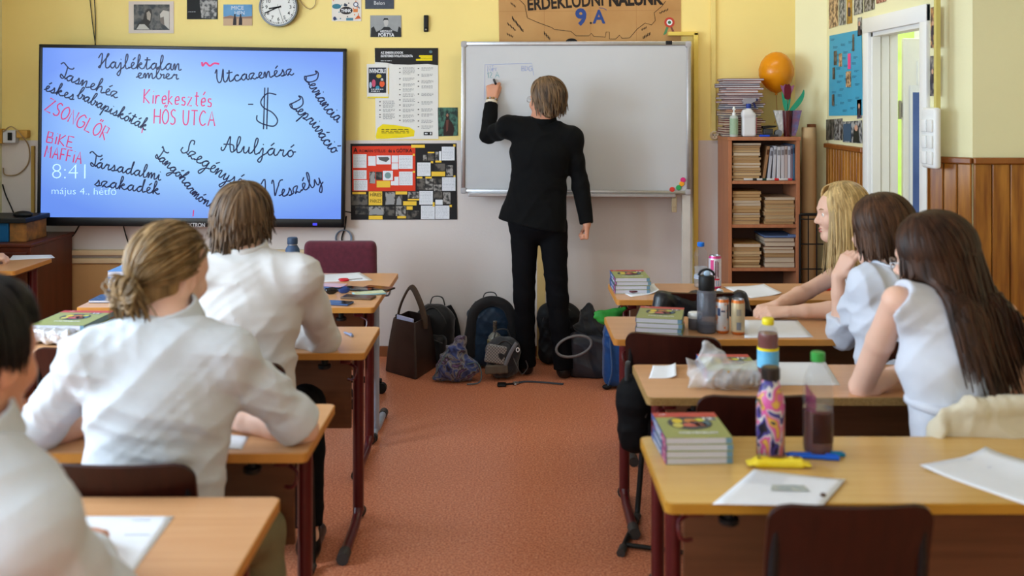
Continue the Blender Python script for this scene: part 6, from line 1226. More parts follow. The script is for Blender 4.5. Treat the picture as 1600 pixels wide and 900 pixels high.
for i, (px, py, rx) in enumerate(((62, 535, .05), (93, 537, .06))):
    q = PZ(px, py, ZT); k = SDF((q.x-.11, q.y-.09, ZT-.01), (q.x+.11, q.y+.09, ZT+.10), .004); k.rbox((q.x, q.y, ZT+.032), (rx, .045, .03), None, .02, .004); k.disp(.004, [((1, .4, .3), .04), ((.3, 1, .5), .03), ((.5, -.3, 1), .026)], 11+i); k.plane((0, 0, ZD), (0, 0, -1)); tag(k.build('foil_packet', M_foil, origin=(q.x, q.y, ZD)), 'crumpled silver foil packet on the left, %s' % ('left one, by the dark hair' if i == 0 else 'right one, below the olive textbooks'), 'foil packet', 'foil packets')

# ------------------------------------------------------------------ bags on the floor
def PF(px, py): return PZ(px, py, 0.0)
M_nyl = mat('black_nylon', (24, 24, 27), rough=.55, sheen=.2, var=.12, scale=30, bump=.1, bscale=180); M_lea = mat('dark_brown_leather', (58, 42, 38), rough=.42, spec=.4, col2=(50, 36, 33), scale=14, bump=.06, bscale=160); M_leastrap = mat('brown_strap', (70, 54, 42), rough=.5, var=.06)
# brown tote
A, B_, C_ = PF(601, 580), PF(650, 594), PF(684, 572); D_ = A+C_-B_; ctr = (A+C_)/2; t = thing('tote_bag', 'tall dark brown leather tote bag with one looped handle on the floor', 'bag', (ctr.x, ctr.y, 0)); H_ = .325
def ring(z, f, bul=0): return [ctr+(p-ctr)*f+Vector((0, 0, z)) for p in (A, B_, C_, D_)]
k = MB(); rings = []
for z, f in ((0.001, .97), (.006, 1.0), (.12, .93), (.22, .83), (H_, .70)):
    q = ring(z, f); row = []
    for i in range(4):
        a_, b_ = q[i], q[(i+1) % 4]; row += [a_+(b_-a_)*s for s in (.04, .35, .65, .96)]
    rings.append([v-Vector((ctr.x, ctr.y, 0)) for v in row])
n = 16; inn = [[Vector((v.x*.96, v.y*.96, v.z)) for v in rings[-1]], [Vector((v.x*.93, v.y*.93, .2)) for v in rings[-2]]]; al = rings+inn
k.raw([v for r_ in al for v in r_], [(i*n+j, i*n+(j+1) % n, (i+1)*n+(j+1) % n, (i+1)*n+j) for i in range(len(al)-1) for j in range(n)]+[tuple(range(n))[::-1], tuple((len(al)-1)*n+j for j in range(n))]); k.build('body', M_lea, t, smooth=50)
r_ = rings[-1]; e0 = (r_[14]+r_[13])/2; e1 = (r_[6]+r_[5])/2; mid = (e0+e1)/2; k = MB(); k.tube(crom([tuple(e0+Vector((-.012, 0, -.06))), tuple(e0+Vector((-.014, 0, 0.01))), tuple(e0*.86+e1*.14+Vector((0, 0, .11))), tuple(mid+Vector((-.0, 0, .185))), tuple(e1*.86+e0*.14+Vector((0, 0, .11))), tuple(e1+Vector((.012, 0, .01))), tuple(e1+Vector((.014, 0, -.06)))], 7), .019, None, 10, flat=.42, up=(1, 0, 0)); k.build('handle', M_leastrap, t, smooth=50)
k = MB(); k.box((-.02, -.012, -.02), (.02, .012, .02), None, bevel=.005); k.build('strap_loop', M_black, t, loc=e0+Vector((-.014, 0, -.02)))
k = MB(); q = (r_[1]+r_[2])/2; o_ = Matrix.Translation(ctr*1.0); k.box((-.075, -.004, -.06), (.075, .004, .028)); pp_ = k.build('folded_papers', mat('bluish_paper', (196, 200, 236), rough=.6, var=.02), loc=(ctr.x+q.x*.80, ctr.y+q.y*.80, .315), rot=(0, .04, math.atan2((B_-A).y, (B_-A).x))); tag(pp_, 'folded white papers sticking out of the brown tote bag', 'paper')
def backpack(label, x, y, z, w_, d_, h_, rz, m_, seed, lean=0.0, name='backpack', hang=False, straps=True, accent=None, pockets=True, flop=.0):
    t = thing(name, label, 'backpack', (x, y, z), rz); pad = .05; k = SDF((-w_/2-pad, -d_/2-pad, -.02), (w_/2+pad, d_/2+pad, h_+pad), .006)
    k.rbox((0, 0, h_*.46), (w_/2, d_/2, h_*.46), None, min(d_/2*.9, .08), 0); k.ell((0, -.01, h_*.72), (w_/2*.98, d_/2*.9, h_*.29), None, .05); k.disp(.005, [((.3, .2, 1), .09), ((1, .5, .6), .07), ((.8, -.3, -.6), .05)], seed); k.plane((0, 0, .001), (0, 0, -1)); k.build('body', m_, t)
    if pockets:
        k = SDF((-w_/2-pad, -d_/2-.09, -.02), (w_/2+pad, .02, h_+pad), .006); k.rbox((0, -d_/2+.0, h_*.27), (w_/2*.82, .045, h_*.25), None, .035, 0); k.disp(.003, [((.3, .2, 1), .06), ((1, .5, .6), .05)], seed+1); k.plane((0, 0, .002), (0, 0, -1)); k.build('front_pocket', accent or m_, t)
        k = MB(); k.tube(crom([(-w_*.36, -d_/2-.038, h_*.40), (0, -d_/2-.05, h_*.475), (w_*.36, -d_/2-.038, h_*.40)], 8), .0035, None, 6); k.build('zip', M_dgrey, t, smooth=60)
    k = MB(); k.tube(crom([(-w_*.42, -d_*.30, h_*.52), (-w_*.34, -d_*.46, h_*.80), (0, -d_*.36, h_*.965), (w_*.34, -d_*.46, h_*.80), (w_*.42, -d_*.30, h_*.52)], 8), .004, None, 6); k.build('zip', M_dgrey, t, smooth=60)
    k = MB(); k.tube(crom([(-.05, d_*.2, h_*.96), (-.03, d_*.2, h_+.035), (.03, d_*.2, h_+.035), (.05, d_*.2, h_*.96)], 6), .009, None, 8, flat=.4); k.build('grab_handle', M_nyl, t, smooth=60)
    if straps:
        for s_ in (-1, 1): k = MB(); k.tube(crom([(s_*w_*.25, d_*.42, h_*.93), (s_*w_*.38, d_*.62, h_*.7), (s_*w_*.48, d_*.60, h_*.35), (s_*w_*.42, d_*.42, h_*.06)], 7), .022, None, 8, flat=.28, up=(0, 1, 0)); k.build('shoulder_strap', M_nyl, t, smooth=60)
    return t
p = PF(676, 568); backpack('black backpack standing behind the brown tote bag', -.49, 6.405, 0, .24, .17, .37, -.25, M_nyl, 2)
M_blue = mat('dark_blue_nylon', (16, 40, 62), rough=.5, sheen=.2, var=.15, scale=30)
t = backpack('tall black and blue backpack holding a clear bottle, leaning on the wall', -.135, 6.28, 0, .29, .16, .42, .12, M_blue, 5, pockets=False)
k = MB(); k.tube(crom([(-.135, -.06, .08), (-.13, -.07, .25), (-.10, -.075, .38), (0, -.07, .425), (.10, -.075, .38), (.13, -.07, .25), (.135, -.06, .08)], 8), .034, None, 10, flat=.5, up=(0, 1, 0)); k.build('padded_rim', M_nyl, t, smooth=60)
k = MB(); k.tube(crom([(-.15, -.03, .12), (-.185, -.04, .15), (-.17, -.03, .20)], 5), .005, None, 6); k.build('loop', M_black, t, smooth=60)
t2 = thing('dome_bottle', 'clear dome-shaped plastic bottle in the pocket of the blue backpack', 'bottle', (-.105, 6.135, .10)); k = MB(); k.lathe([(.035, 0), (.045, .006), (.047, .08), (.046, .10), (.040, .125), (.024, .142), (.012, .15), (.010, .21), (.012, .218), (0, .22)], n=28); k.build('body', mat('smoked_clear', (176, 176, 168), rough=.08, alpha=.45, spec=.7), t2, smooth=40); k = MB(); k.lathe([(.0475, .078), (.0475, .102)], n=28); k.build('band', mat('brass_band', (150, 130, 80), rough=.4, metal=.4, var=.08), t2); k = MB(); k.lathe([(.0125, .15), (.0125, .215)], n=16); k.build('patterned_neck', mat('patterned_neck', (110, 96, 80), rough=.5, col2=(40, 36, 36), scale=90), t2)
t = backpack('grey and black rucksack with a checked flap lying before the blue backpack', -.055, 6.02, 0, .20, .18, .245, .15, mat('charcoal_nylon', (34, 36, 42), rough=.55, sheen=.2, var=.12, scale=30, bump=.15, bscale=120), 8, pockets=False, straps=False)
M_chk = mat('grey_checked_mesh', (128, 128, 130), rough=.7); nt = M_chk.node_tree; cb = nt.nodes.new('ShaderNodeTexChecker'); cb.inputs['Scale'].default_value = 110; cb.inputs['Color1'].default_value = (*lin((146, 144, 144)), 1); cb.inputs['Color2'].default_value = (*lin((96, 96, 98)), 1); tc = nt.nodes.new('ShaderNodeTexCoord'); nt.links.new(tc.outputs['Object'], cb.inputs['Vector']); nt.links.new(cb.outputs['Color'], nt.nodes['Principled BSDF'].inputs['Base Color'])
k = SDF((-.16, -.17, .0), (.12, .02, .25), .005); k.rbox((-.055, -.085, .165), (.062, .012, .055), np.array([[.98, 0, .2], [0, 1, 0], [-.2, 0, .98]]), .01, 0); k.build('mesh_flap', M_chk, t); k = SDF((-.16, -.17, .0), (.12, .02, .25), .005); k.rbox((-.05, -.082, .075), (.07, .015, .03), None, .012, 0); k.disp(.003, [((1, 0, .4), .04)], 2); k.build('tan_pocket', mat('taupe_nylon', (96, 86, 76), rough=.6, var=.08), t)
k = MB(); k.tube(crom([(.0, -.098, .10), (.03, -.10, .17), (.07, -.09, .23)], 6), .012, None, 8, flat=.3, up=(0, 1, 0)); k.build('strap', mat('grey_webbing', (110, 112, 120), rough=.6, var=.06), t, smooth=60)
k = MB(); k.tube([(.075+.009*math.cos(a), -.10, .19+.012*math.sin(a)) for a in [2*PI*i/14 for i in range(14)]], .003, None, 6, closed=True); k.build('emblem', M_paper, t, smooth=60)
k = MB(); k.tube(crom([(.05, -.1, .14), (.075, -.13, .08), (.10, -.12, .05), (.13, -.13, .09), (.12, -.12, .13)], 6), .0035, None, 6); k.build('cord', M_dgrey, t, smooth=60)
# patterned drawstring bag
M_pat = mat('patterned_cloth', (60, 60, 110), rough=.75, sheen=.2, bump=.2, bscale=60); nt = M_pat.node_tree; b = nt.nodes['Principled BSDF']; tc = nt.nodes.new('ShaderNodeTexCoord'); nz = nt.nodes.new('ShaderNodeTexNoise'); nz.inputs['Scale'].default_value = 13; nz.inputs['Distortion'].default_value = 1.6; rp = nt.nodes.new('ShaderNodeValToRGB')
for i, (pos, c_) in enumerate([(0.3, (30, 32, 54)), (.42, (62, 76, 130)), (.49, (128, 124, 124)), (.55, (50, 46, 56)), (.62, (96, 62, 104)), (.7, (120, 126, 146))]):
    e = rp.color_ramp.elements[i] if i < 2 else rp.color_ramp.elements.new(pos); e.position = pos; e.color = (*lin(c_), 1)
nt.links.new(tc.outputs['Object'], nz.inputs['Vector']); nt.links.new(nz.outputs['Fac'], rp.inputs['Fac']); nt.links.new(rp.outputs['Color'], b.inputs['Base Color'])
q = PF(714, 598); t = thing('drawstring_bag', 'slumped drawstring bag with a blue, grey and purple pattern on the floor', 'bag', (-.325, 5.95, 0)); k = SDF((-.2, -.14, -.02), (.2, .14, .30), .005); k.ell((0, 0, .075), (.135, .085, .085), None, 0); k.ell((-.02, 0, .14), (.085, .06, .075), None, .04); k.cone((-.01, 0, .19), (.02, 0, .235), .05, .045, .03); k.cone((-.1, 0, .03), (-.13, -.02, .02), .03, .02, .03); k.disp(.008, [((.9, .3, .5), .07), ((-.6, .5, .6), .05), ((.3, .2, 1), .06)], 21); k.plane((0, 0, .001), (0, 0, -1)); k.build('body', M_pat, t)
k = MB(); k.tube(crom([(.06, -.08, .12), (.12, -.09, .13), (.145, -.09, .07), (.13, -.09, .015), (.06, -.10, .008)], 7), .004, None, 6); k.tube(crom([(-.05, -.05, .2), (-.1, -.08, .12), (-.14, -.08, .03)], 7), .004, None, 6); k.build('cord', mat('teal_cord', (80, 100, 110), rough=.6, var=.06), t, smooth=60)
# loose strap with keys on the floor
t = thing('loose_strap', "flat grey strap with a buckle lying on the floor at the teacher's feet", 'strap', (0, 0, 0)); q = [PF(x, y)+Vector((0, 0, .004)) for x, y in ((806, 600), (820, 597), (845, 598), (880, 601))]; k = MB(); k.tube(crom([tuple(v) for v in q], 6), .016, None, 8, flat=.16, up=(0, 0, 1)); k.build('webbing', mat('slate_webbing', (72, 74, 82), rough=.6, var=.06), t, smooth=50)
k = MB(); q = PF(784, 603); k.box((q.x-.026, q.y-.03, .001), (q.x+.026, q.y+.03, .016), None, bevel=.006); k.build('buckle', M_black, t); q2 = PF(806, 601); k = MB(); k.tube(crom([(q.x+.02, q.y, .008), ((q.x+q2.x)/2, q.y+.02, .006), (q2.x, q2.y, .006)], 6), .006, None, 6); k.build('cord', M_black, t, smooth=50)
k = MB(); k.tube([(q2.x+.016*math.cos(a), q2.y+.016*math.sin(a), .012) for a in [2*PI*i/14 for i in range(14)]], .003, None, 6, closed=True); k.box((q2.x-.01, q2.y-.03, .004), (q2.x+.004, q2.y+.01, .01), None, bevel=.002); k.build('metal_ring', M_steel, t, smooth=50)
backpack("black backpack on the floor behind the teacher's legs", .30, 6.352, 0, .27, .14, .40, 0, mat('matt_black_nylon', (19, 19, 22), rough=.6, var=.12, scale=30), 12, pockets=False, straps=False)
# grey handbag with ring handle and black jacket on it
t = thing('handbag', "dark grey handbag with a pale ring handle right of the teacher's feet", 'bag', (.50, 6.07, 0)); k = SDF((-.25, -.14, -.02), (.25, .14, .36), .006); k.rbox((0, 0, .13), (.165, .08, .13), None, .06, 0); k.slab((0, 0, .05), (.02, 0, .24), (1, 0, 0), .17, .13, .09, .05, .04); k.disp(.005, [((1, .3, .3), .09), ((.4, .2, 1), .08)], 15); k.plane((0, 0, .001), (0, 0, -1)); k.build('body', mat('charcoal_leather', (46, 44, 48), rough=.4, spec=.4, col2=(40, 46, 58), scale=9), t)
k = MB(); k.tube([(-.13+.105*math.cos(a), -.115+.01*math.sin(a), .205+.058*math.sin(a)+.02*math.cos(a)) for a in [2*PI*i/26 for i in range(26)]], .0085, None, 8, closed=True); k.build('ring_handle', mat('grey_tube', (110, 106, 106), rough=.4, var=.05), t, smooth=60)
k = SDF((.3, 5.9, .18), (.72, 6.3, .50), .006); k.ell((.52, 6.08, .29), (.15, .09, .06), None, 0); k.ell((.47, 6.08, .345), (.06, .06, .07), None, .03); k.cone((.46, 6.07, .36), (.47, 6.07, .42), .045, .03, .03); k.ell((.60, 6.1, .31), (.07, .08, .075), None, .03); k.disp(.009, [((1, .3, .3), .07), ((.4, .2, 1), .06), ((-.5, .4, .7), .045)], 17); tag(k.build('bundled_jacket', mat('black_jacket_cloth', (20, 20, 22), rough=.7, sheen=.2, var=.1), origin=(.52, 6.08, .24)), 'black jacket bundled on top of the dark grey handbag', 'jacket')
t = thing('sports_bag', 'bright blue bag on the floor behind the desk leg on the right', 'bag', (.625, 5.85, 0)); k = SDF((-.16, -.14, -.02), (.16, .14, .42), .006); k.rbox((0, 0, .19), (.092, .09, .185), None, .05, 0); k.disp(.005, [((1, .3, .3), .08), ((.4, .2, 1), .07)], 25); k.plane((0, 0, .001), (0, 0, -1)); k.build('body', mat('blue_nylon', (18, 68, 128), rough=.5, sheen=.2, var=.12, scale=20), t)
k = MB(); k.tube(crom([(-.06, -.095, .30), (-.05, -.11, .12), (-.07, -.10, .03)], 6), .005, None, 6); k.build('piping', K(70, 100, 150), t, smooth=60); k = MB(); k.ball((-.075, -.08, .016), (.028, .02, .015), None, 12); k.build('corner_foot', M_black, t, smooth=60)
# green bag hooked on the front desk, black bags hanging from the desks
t = thing('green_bag', 'bright green cloth bag hanging at the left leg of the front right desk', 'bag', (.48, 4.86, .40)); k = SDF((-.13, -.10, -.03), (.13, .10, .28), .005); k.slab((-.01, 0, .205), (-.01, 0, .235), (1, 0, 0), .06, .075, .03, .02, 0); k.cone((-.075, 0, .215), (.07, 0, .255), .014, .014, .02); k.disp(.005, [((1, .2, .5), .06), ((.2, .3, 1), .05)], 31); k.build('body', mat('bright_green_cloth', (50, 150, 50), rough=.6, col2=(30, 100, 40), scale=12), t); k = MB(); k.tube(crom([(.02, .0, .22), (.05, .01, .27), (.09, .02, .285)], 6), .004, None, 6); k.build('handle', K(40, 60, 40), t, smooth=60)
backpack('black backpack hanging from the leg of the second right desk', .445, 3.60, .40, .16, .13, .28, 1.4, mat('dull_black_nylon', (15, 15, 17), rough=.8, spec=.15, var=.1), 33, straps=False)
# black jacket over the chair at the front right desk
k = SDF((.55, 4.25, .35), (1.12, 4.60, .90), .007); k.slab((.83, 4.385, .50), (.83, 4.375, .80), (1, 0, 0), .215, .18, .05, .04, 0); k.cone((.66, 4.36, .8), (.62, 4.34, .55), .04, .05, .04); k.cone((1.0, 4.36, .8), (1.04, 4.34, .55), .04, .05, .04); k.disp(.008, [((1, .3, .2), .09), ((.5, .2, 1), .10)], 41); tag(k.build('leather_jacket', mat('black_leather', (18, 20, 25), rough=.3, spec=.5, var=.08), origin=(.83, 4.38, .43)), 'black leather jacket draped over the chair at the front right desk', 'jacket')
# cream jacket over the dark-haired woman's chair
k = SDF((1.0, 2.58, .35), (1.9, 2.86, .95), .006); k.slab((1.37, 2.715, .50), (1.37, 2.705, .825), (1, 0, 0), .25, .215, .045, .035, 0); k.cone((1.16, 2.70, .77), (1.12, 2.70, .5), .03, .05, .03); k.cone((1.57, 2.70, .80), (1.65, 2.69, .52), .05, .06, .05); k.cone((1.23, 2.685, .845), (1.51, 2.685, .85), .026, .024, .03); k.disp(.009, [((1, .2, .15), .08), ((.9, .2, -.35), .06), ((.4, .2, 1), .12)], 45); tag(k.build('cream_jacket', mat('cream_cotton', (206, 196, 174), rough=.85, sheen=.2, var=.03, scale=20), origin=(1.37, 2.71, .43)), "cream cotton jacket hung over the dark-haired woman's chair", 'jacket')
# ------------------------------------------------------------------ people
M_skin = mat('light_skin', (222, 178, 156), rough=.5, spec=.35, sss=.12, var=.03, scale=14); M_skin2 = mat('ruddy_skin', (206, 146, 118), rough=.5, spec=.35, sss=.12, var=.04, scale=14)
M_eye = mat('eye_white', (226, 222, 216), rough=.15, spec=.6, var=.01); M_iris = mat('iris', (70, 84, 96), rough=.15, spec=.6, var=.1)
M_lip = mat('lip', (186, 106, 98), rough=.4, spec=.4, var=.04)
def hairmat(n_, c, c2): return mat(n_, c, rough=.45, spec=.22, col2=c2, scale=7, stretch=(5, 5, 1.2), island=.32)
def headR(yaw, pitch=0, roll=0):
    """columns right, forward, up; yaw turns left, pitch looks up"""
    M = Matrix.Rotation(math.radians(yaw), 3, 'Z') @ Matrix.Rotation(math.radians(pitch), 3, 'X') @ Matrix.Rotation(math.radians(roll), 3, 'Y'); return np.array([list(r) for r in M])
def add_head(S, c, R, s=1.0, lean=0):
    c = nv(c); W = lambda r, f, u: c+R @ (np.array([r, f, u])*s)
    S.ell(W(0, -.014, .028), nv((.075, .095, .088))*s, R, .0); S.ell(W(0, .028, -.042), nv((.058, .062, .076))*s, R, .03); S.ell(W(0, .03, .03), nv((.066, .062, .06))*s, R, .03)
    S.cone(W(-.012, .066, -.100), W(.012, .066, -.100), .021*s, .021*s, .025)
    for q in (-1, 1):
        S.cone(W(q*.045, .0, -.05), W(q*.026, .05, -.095), .022*s, .018*s, .025); S.ell(W(q*.038, .062, -.03), nv((.026, .026, .026))*s, R, .02); S.cone(W(q*.012, .083, .024), W(q*.042, .072, .020), .012*s, .010*s, .014)
        S.ell(W(q*.032, .092, .003), nv((.018, .016, .012))*s, R, .012, True); S.ell(W(q*.032, .075, .003), nv((.0135, .0135, .0125))*s, R, .004)
    S.cone(W(0, .084, .012), W(0, .103, -.026), .008*s, .0115*s, .012); S.cone(W(0, .103, -.026), W(0, .106, -.030), .0115*s, .010*s, .006)
    for q in (-1, 1): S.ell(W(q*.012, .094, -.034), nv((.008, .010, .008))*s, R, .006)
    S.cone(W(-.020, .076, -.062), W(.020, .076, -.062), .008*s, .008*s, .01); S.ell(W(0, .086, -.0605), nv((.022, .010, .006))*s, R, .006); S.ell(W(0, .085, -.0735), nv((.019, .010, .007))*s, R, .006); S.ell(W(0, .100, -.067), nv((.026, .010, .0022))*s, R, .003, True)
    for q in (-1, 1):
        E = R @ np.array([list(r) for r in Matrix.Rotation(q*-.35, 3, 'Z') @ Matrix.Rotation(-.15, 3, 'X')]); S.ell(W(q*.079, -.008, -.012), nv((.009, .020, .032))*s, E, .008); S.ell(W(q*.0885, -.004, -.010), nv((.006, .011, .020))*s, E, .006, True)
def add_hand(S, w, d, n, th, curl=.35, s=1.0, spread=.0, thumb=.5, tt=.75):
    """w wrist, d towards the fingers, n out of the back of the hand, th towards the thumb"""
    d = nv(d); d /= np.linalg.norm(d); n = nv(n); n = n-d*(n@d); n /= np.linalg.norm(n); t = np.cross(d, n); t = t if t@nv(th) > 0 else -t; w = nv(w); T = []
    for i, (o, L) in enumerate(((.029, .074), (.010, .082), (-.010, .076), (-.028, .060))):
        a = w+t*o*.55*s+d*.012*s; kn = w+t*o*s+d*(.090-.004*abs(i-1))*s; S.cone(a, kn, .0145*s, .0115*s, .012)
        dd = d+t*(o*4*spread); dd /= np.linalg.norm(dd); p = kn; cu = curl*(1+.12*i)
        for j, (fr, r0, r1) in enumerate(((.46, .0100, .0092), (.30, .0092, .0084), (.24, .0084, .0068))):
            cu_ = cu if j == 0 else cu*1.25; q = math.cos(cu_)*dd-math.sin(cu_)*n; n = math.cos(cu_)*n+math.sin(cu_)*dd; e = p+q*L*fr*s; S.cone(p, e, r0*s, r1*s, .004); p, dd = e, q
        n = nv(np.cross(t, d)) if np.cross(t, d)@n > 0 or True else n
        n = np.cross(t, d); n = n if S._n0@n > 0 else -n
        T.append(p)
    n = S._n0; b = w+t*.022*s+d*.022*s-n*.006*s; q = d*.75+t*tt-n*.35; q /= np.linalg.norm(q); p = b
    for L, r0, r1 in ((.042, .0150, .0118), (.032, .0118, .0105), (.026, .0105, .0080)):
        e = p+q*L*s; S.cone(p, e, r0*s, r1*s, .006); p = e; q = q*(1-thumb*.45)+(d*.9-t*.25-n*.35)*thumb*.45; q /= np.linalg.norm(q)
    return T, p
def hand(S, w, d, n, th, **kw):
    d = nv(d); d = d/np.linalg.norm(d); n0 = nv(n); n0 = n0-d*(n0@d); S._n0 = n0/np.linalg.norm(n0); return add_hand(S, w, d, S._n0, th, **kw)
def lerp(a, b, t): return nv(a)*(1-t)+nv(b)*t
def torso(S, J, g=0.0, ws=1.0, hem=None, k=.03):
    side = nv(J['shR'])-nv(J['shL']); hip, nb = nv(J['hip']), nv(J['nb']); wa, ch, up = lerp(hip, nb, .36), lerp(hip, nb, .66), lerp(hip, nb, .84)
    if hem is not None: S.slab(hem[0], wa, side, hem[1], .140*ws+g, hem[2], .102*ws+g, k)
    else: S.slab(hip, wa, side, .165*ws+g, .138*ws+g, .118*ws+g, .10*ws+g, k)
    S.slab(wa, ch, side, .138*ws+g, .158*ws+g, .100*ws+g, .112*ws+g, k); S.slab(ch, up, side, .158*ws+g, .150*ws+g, .112*ws+g, .085*ws+g, k)
    for q in ('shL', 'shR'): S.cone(lerp(nb, J['hip'], .03), J[q], .040+g*.6, .046*ws+g, .05); S.cone(up, J[q], .072*ws+g, .046*ws+g, .04)
def limb(S, pts, rs, k=.012):
    S.chain(pts, rs, k)
def bounds(pts, pad=.16): a = np.array([nv(p) for p in pts]); return a.min(0)-pad, a.max(0)+pad
def cuff(S, a, b, t, r):
    """cut a sleeve a->b square at fraction t"""
    a, b = nv(a), nv(b); p = lerp(a, b, t); u = (b-a)/np.linalg.norm(b-a); S.plane(p, u, lo=np.minimum(p, p+u*.10)-r*1.15, hi=np.maximum(p, p+u*.10)+r*1.15)
def hair_strands(c, R, specs, S=None, s=1.0, seed=0, E=(.088, .108, .103)):
    """locks lying over the skull from direction d0 to d1, then hanging"""
    rng = random.Random(seed); k = MB(); c = nv(c); hc = c+R @ (np.array([0, -.014, .028])*s); E = nv(E)*s
    def dirv(az, pol): a, p = math.radians(az), math.radians(pol); return np.array([math.sin(a)*math.sin(p), math.cos(a)*math.sin(p), math.cos(p)])
    for sp in specs:
        for i in range(sp['n']):
            u = rng.random(); az = sp['az'][0]+(sp['az'][1]-sp['az'][0])*u; d0 = sp['d0'](az, rng) if 'd0' in sp else dirv(az+rng.uniform(-8, 8), rng.uniform(*sp['p0']))
            d1 = sp['d1'](az, rng) if 'd1' in sp else dirv(az+rng.uniform(-6, 6)+sp.get('sweep', 0)*(1 if az > 0 else -1), rng.uniform(*sp['p1']))
            lift = rng.uniform(*sp.get('lift', (0, .06))); om = math.acos(max(-1, min(1, float(d0@d1)))); pts = []; nh = sp.get('nh', 7)
            for j in range(nh):
                t = j/(nh-1); v = (math.sin((1-t)*om)*d0+math.sin(t*om)*d1)/math.sin(om) if om > 1e-3 else d0
                bulge = 1+lift+sp.get('puff', 0)*math.sin(PI*t); pts.append(hc+R @ (E*v*bulge))
            L = rng.uniform(*sp['hang']) if 'hang' in sp else 0
            if L > 0:
                st = sp.get('step', .025); m = max(2, int(L/st)); p = pts[-1].copy(); v = pts[-1]-pts[-2]; v /= np.linalg.norm(v); fall = nv(sp.get('fall', (0, 0, -1)))+nv([rng.uniform(-1, 1) for _ in range(3)])*sp.get('fuzz', .06); fall /= np.linalg.norm(fall); wv = rng.uniform(0, 6); curl = sp.get('curl', 0)
                for j in range(m):
                    v = v*.62+fall*.38; v /= np.linalg.norm(v); p = p+v*L/m+np.array([math.sin(wv+j*.7), math.cos(wv+j*.8), 0])*curl
                    if S is not None:
                        for _ in range(3):
                            f_ = S.at(p)
                            if f_ < sp.get('gap', .008): p = p+S.grad(p)*(sp.get('gap', .008)+rng.uniform(0, .010)-f_)
                    pts.append(p.copy())
            r = rng.uniform(*sp.get('r', (.004, .007))); N = len(pts); rs = [r*(.55+.45*min(1, j/2))*(1 if j < N*.6 else max(.12, 1-(j-N*.6)/(N*.4)*.9)) for j in range(N)]
            q = crom([tuple(x) for x in pts], 2); rs2 = [rs[min(N-1, int(j/2))] for j in range(len(q))]; k.tube(q, rs2, None, 5, flat=.6)
    return k
def dv(az, pol): a, p = math.radians(az), math.radians(pol); return np.array([math.sin(a)*math.sin(p), math.cos(a)*math.sin(p), math.cos(p)])
def cap(parent, c, R, m, s=1.0, r=(.083, .103, .098), cuts=(), h=.006):
    """the hair mass under the locks; cuts are boxes in head axes"""
    c = nv(c); S = SDF(c-.2, c+.2, h); hc = c+R @ (np.array([0, -.014, .028])*s); S.ell(hc, nv(r)*s, R, 0); S.ell(c+R @ np.array([0, -.045, -.045]), nv((.068, .060, .06))*s, R, .03)
    S.rbox(c+R @ np.array([0, .14, -.09]), (.13, .105, .155), R, .03, .02, True)
    for p, hx in cuts: S.rbox(c+R @ nv(p), hx, R, .015, .01, True)
    return S
def shoe(parent, heel, toe, m, s=1.0):
    a, b = nv(heel), nv(toe); u = (b-a)/np.linalg.norm(b-a); S = SDF(np.minimum(a, b)-.09, np.maximum(a, b)+.12, .005)
    S.cone((a[0], a[1], .045), (b[0], b[1], .032), .040*s, .034*s, .0); S.cone((a[0], a[1], .04), (a[0]+u[0]*.02, a[1]+u[1]*.02, .10), .042*s, .042*s, .02); S.plane((0, 0, .002), (0, 0, -1)); S.plane(a+np.array([0, 0, .125]), (0, 0, 1)); return local(parent, S.build('shoe', m))
def person(label, J, yaw, pitch=0, roll=0, name='person', skin=M_skin, top=None, bottom=None, shoes=None, hd=1.0, ws=1.0, arm=1.0, hands=None, seated=True, glasses=False, h=.005):
    """one continuous body mesh under an Empty; clothes and hair are parts"""
    t = thing(name, label, 'person', (J['hip'][0], J['hip'][1], 0), 0); R = headR(yaw, pitch, roll); J = {k: nv(v) for k, v in J.items()}
    lo, hi = bounds(list(J.values()), .17); S = SDF(lo, hi, h); add_head(S, J['head'], R, hd); nk = J['head']+R @ np.array([0, -.02, -.06])
    S.cone(nk, J['nb'], .052*ws, .056*ws, .03); torso(S, J, -.012, ws)
    for q in 'LR':
        sh, el, wr = J['sh'+q], J['el'+q], J['wr'+q]; m = lerp(el, wr, .28)
        limb(S, [sh, lerp(sh, el, .45), el, m, lerp(el, wr, .7), wr], [x*arm for x in (.041, .041, .037, .040, .031, .0255)])
        hp, kn, an = J['hp'+q], J['kn'+q], J['an'+q]; limb(S, [hp, kn, lerp(kn, an, .3), an], [.075, .052, .052, .036], .02); S.cone(an, J['toe'+q]*np.array([1, 1, 0])+np.array([0, 0, .03]), .033, .024, .02)
        if hands and q in hands: hand(S, wr, **hands[q])
    b = local(t, S.build('body', skin))
    for q in (-1, 1):
        k = MB(); e = J['head']+R @ (np.array([q*.032, .0772, .003])*hd); k.ball(e, .0118*hd, M_eye, 14); e2 = e+R @ np.array([0, .0072, 0])*hd; k.ball(e2, .0056*hd, M_iris, 10); local(t, k.build('eye', None, smooth=80))
    k = MB(); lp = [tuple(J['head']+R @ (np.array([x, .0945-.30*x*x/.02, -.0605])*hd)) for x in (-.02, -.01, 0, .01, .02)]; lp2 = [tuple(J['head']+R @ (np.array([x, .0930-.30*x*x/.02, -.0725])*hd)) for x in (-.017, -.008, 0, .008, .017)]
    k.tube(lp, [.0015, .0035, .0038, .0035, .0015], None, 6); k.tube(lp2, [.0015, .004, .0045, .004, .0015], None, 6); local(t, k.build('lips', M_lip, smooth=80))
    return t, J, R, S
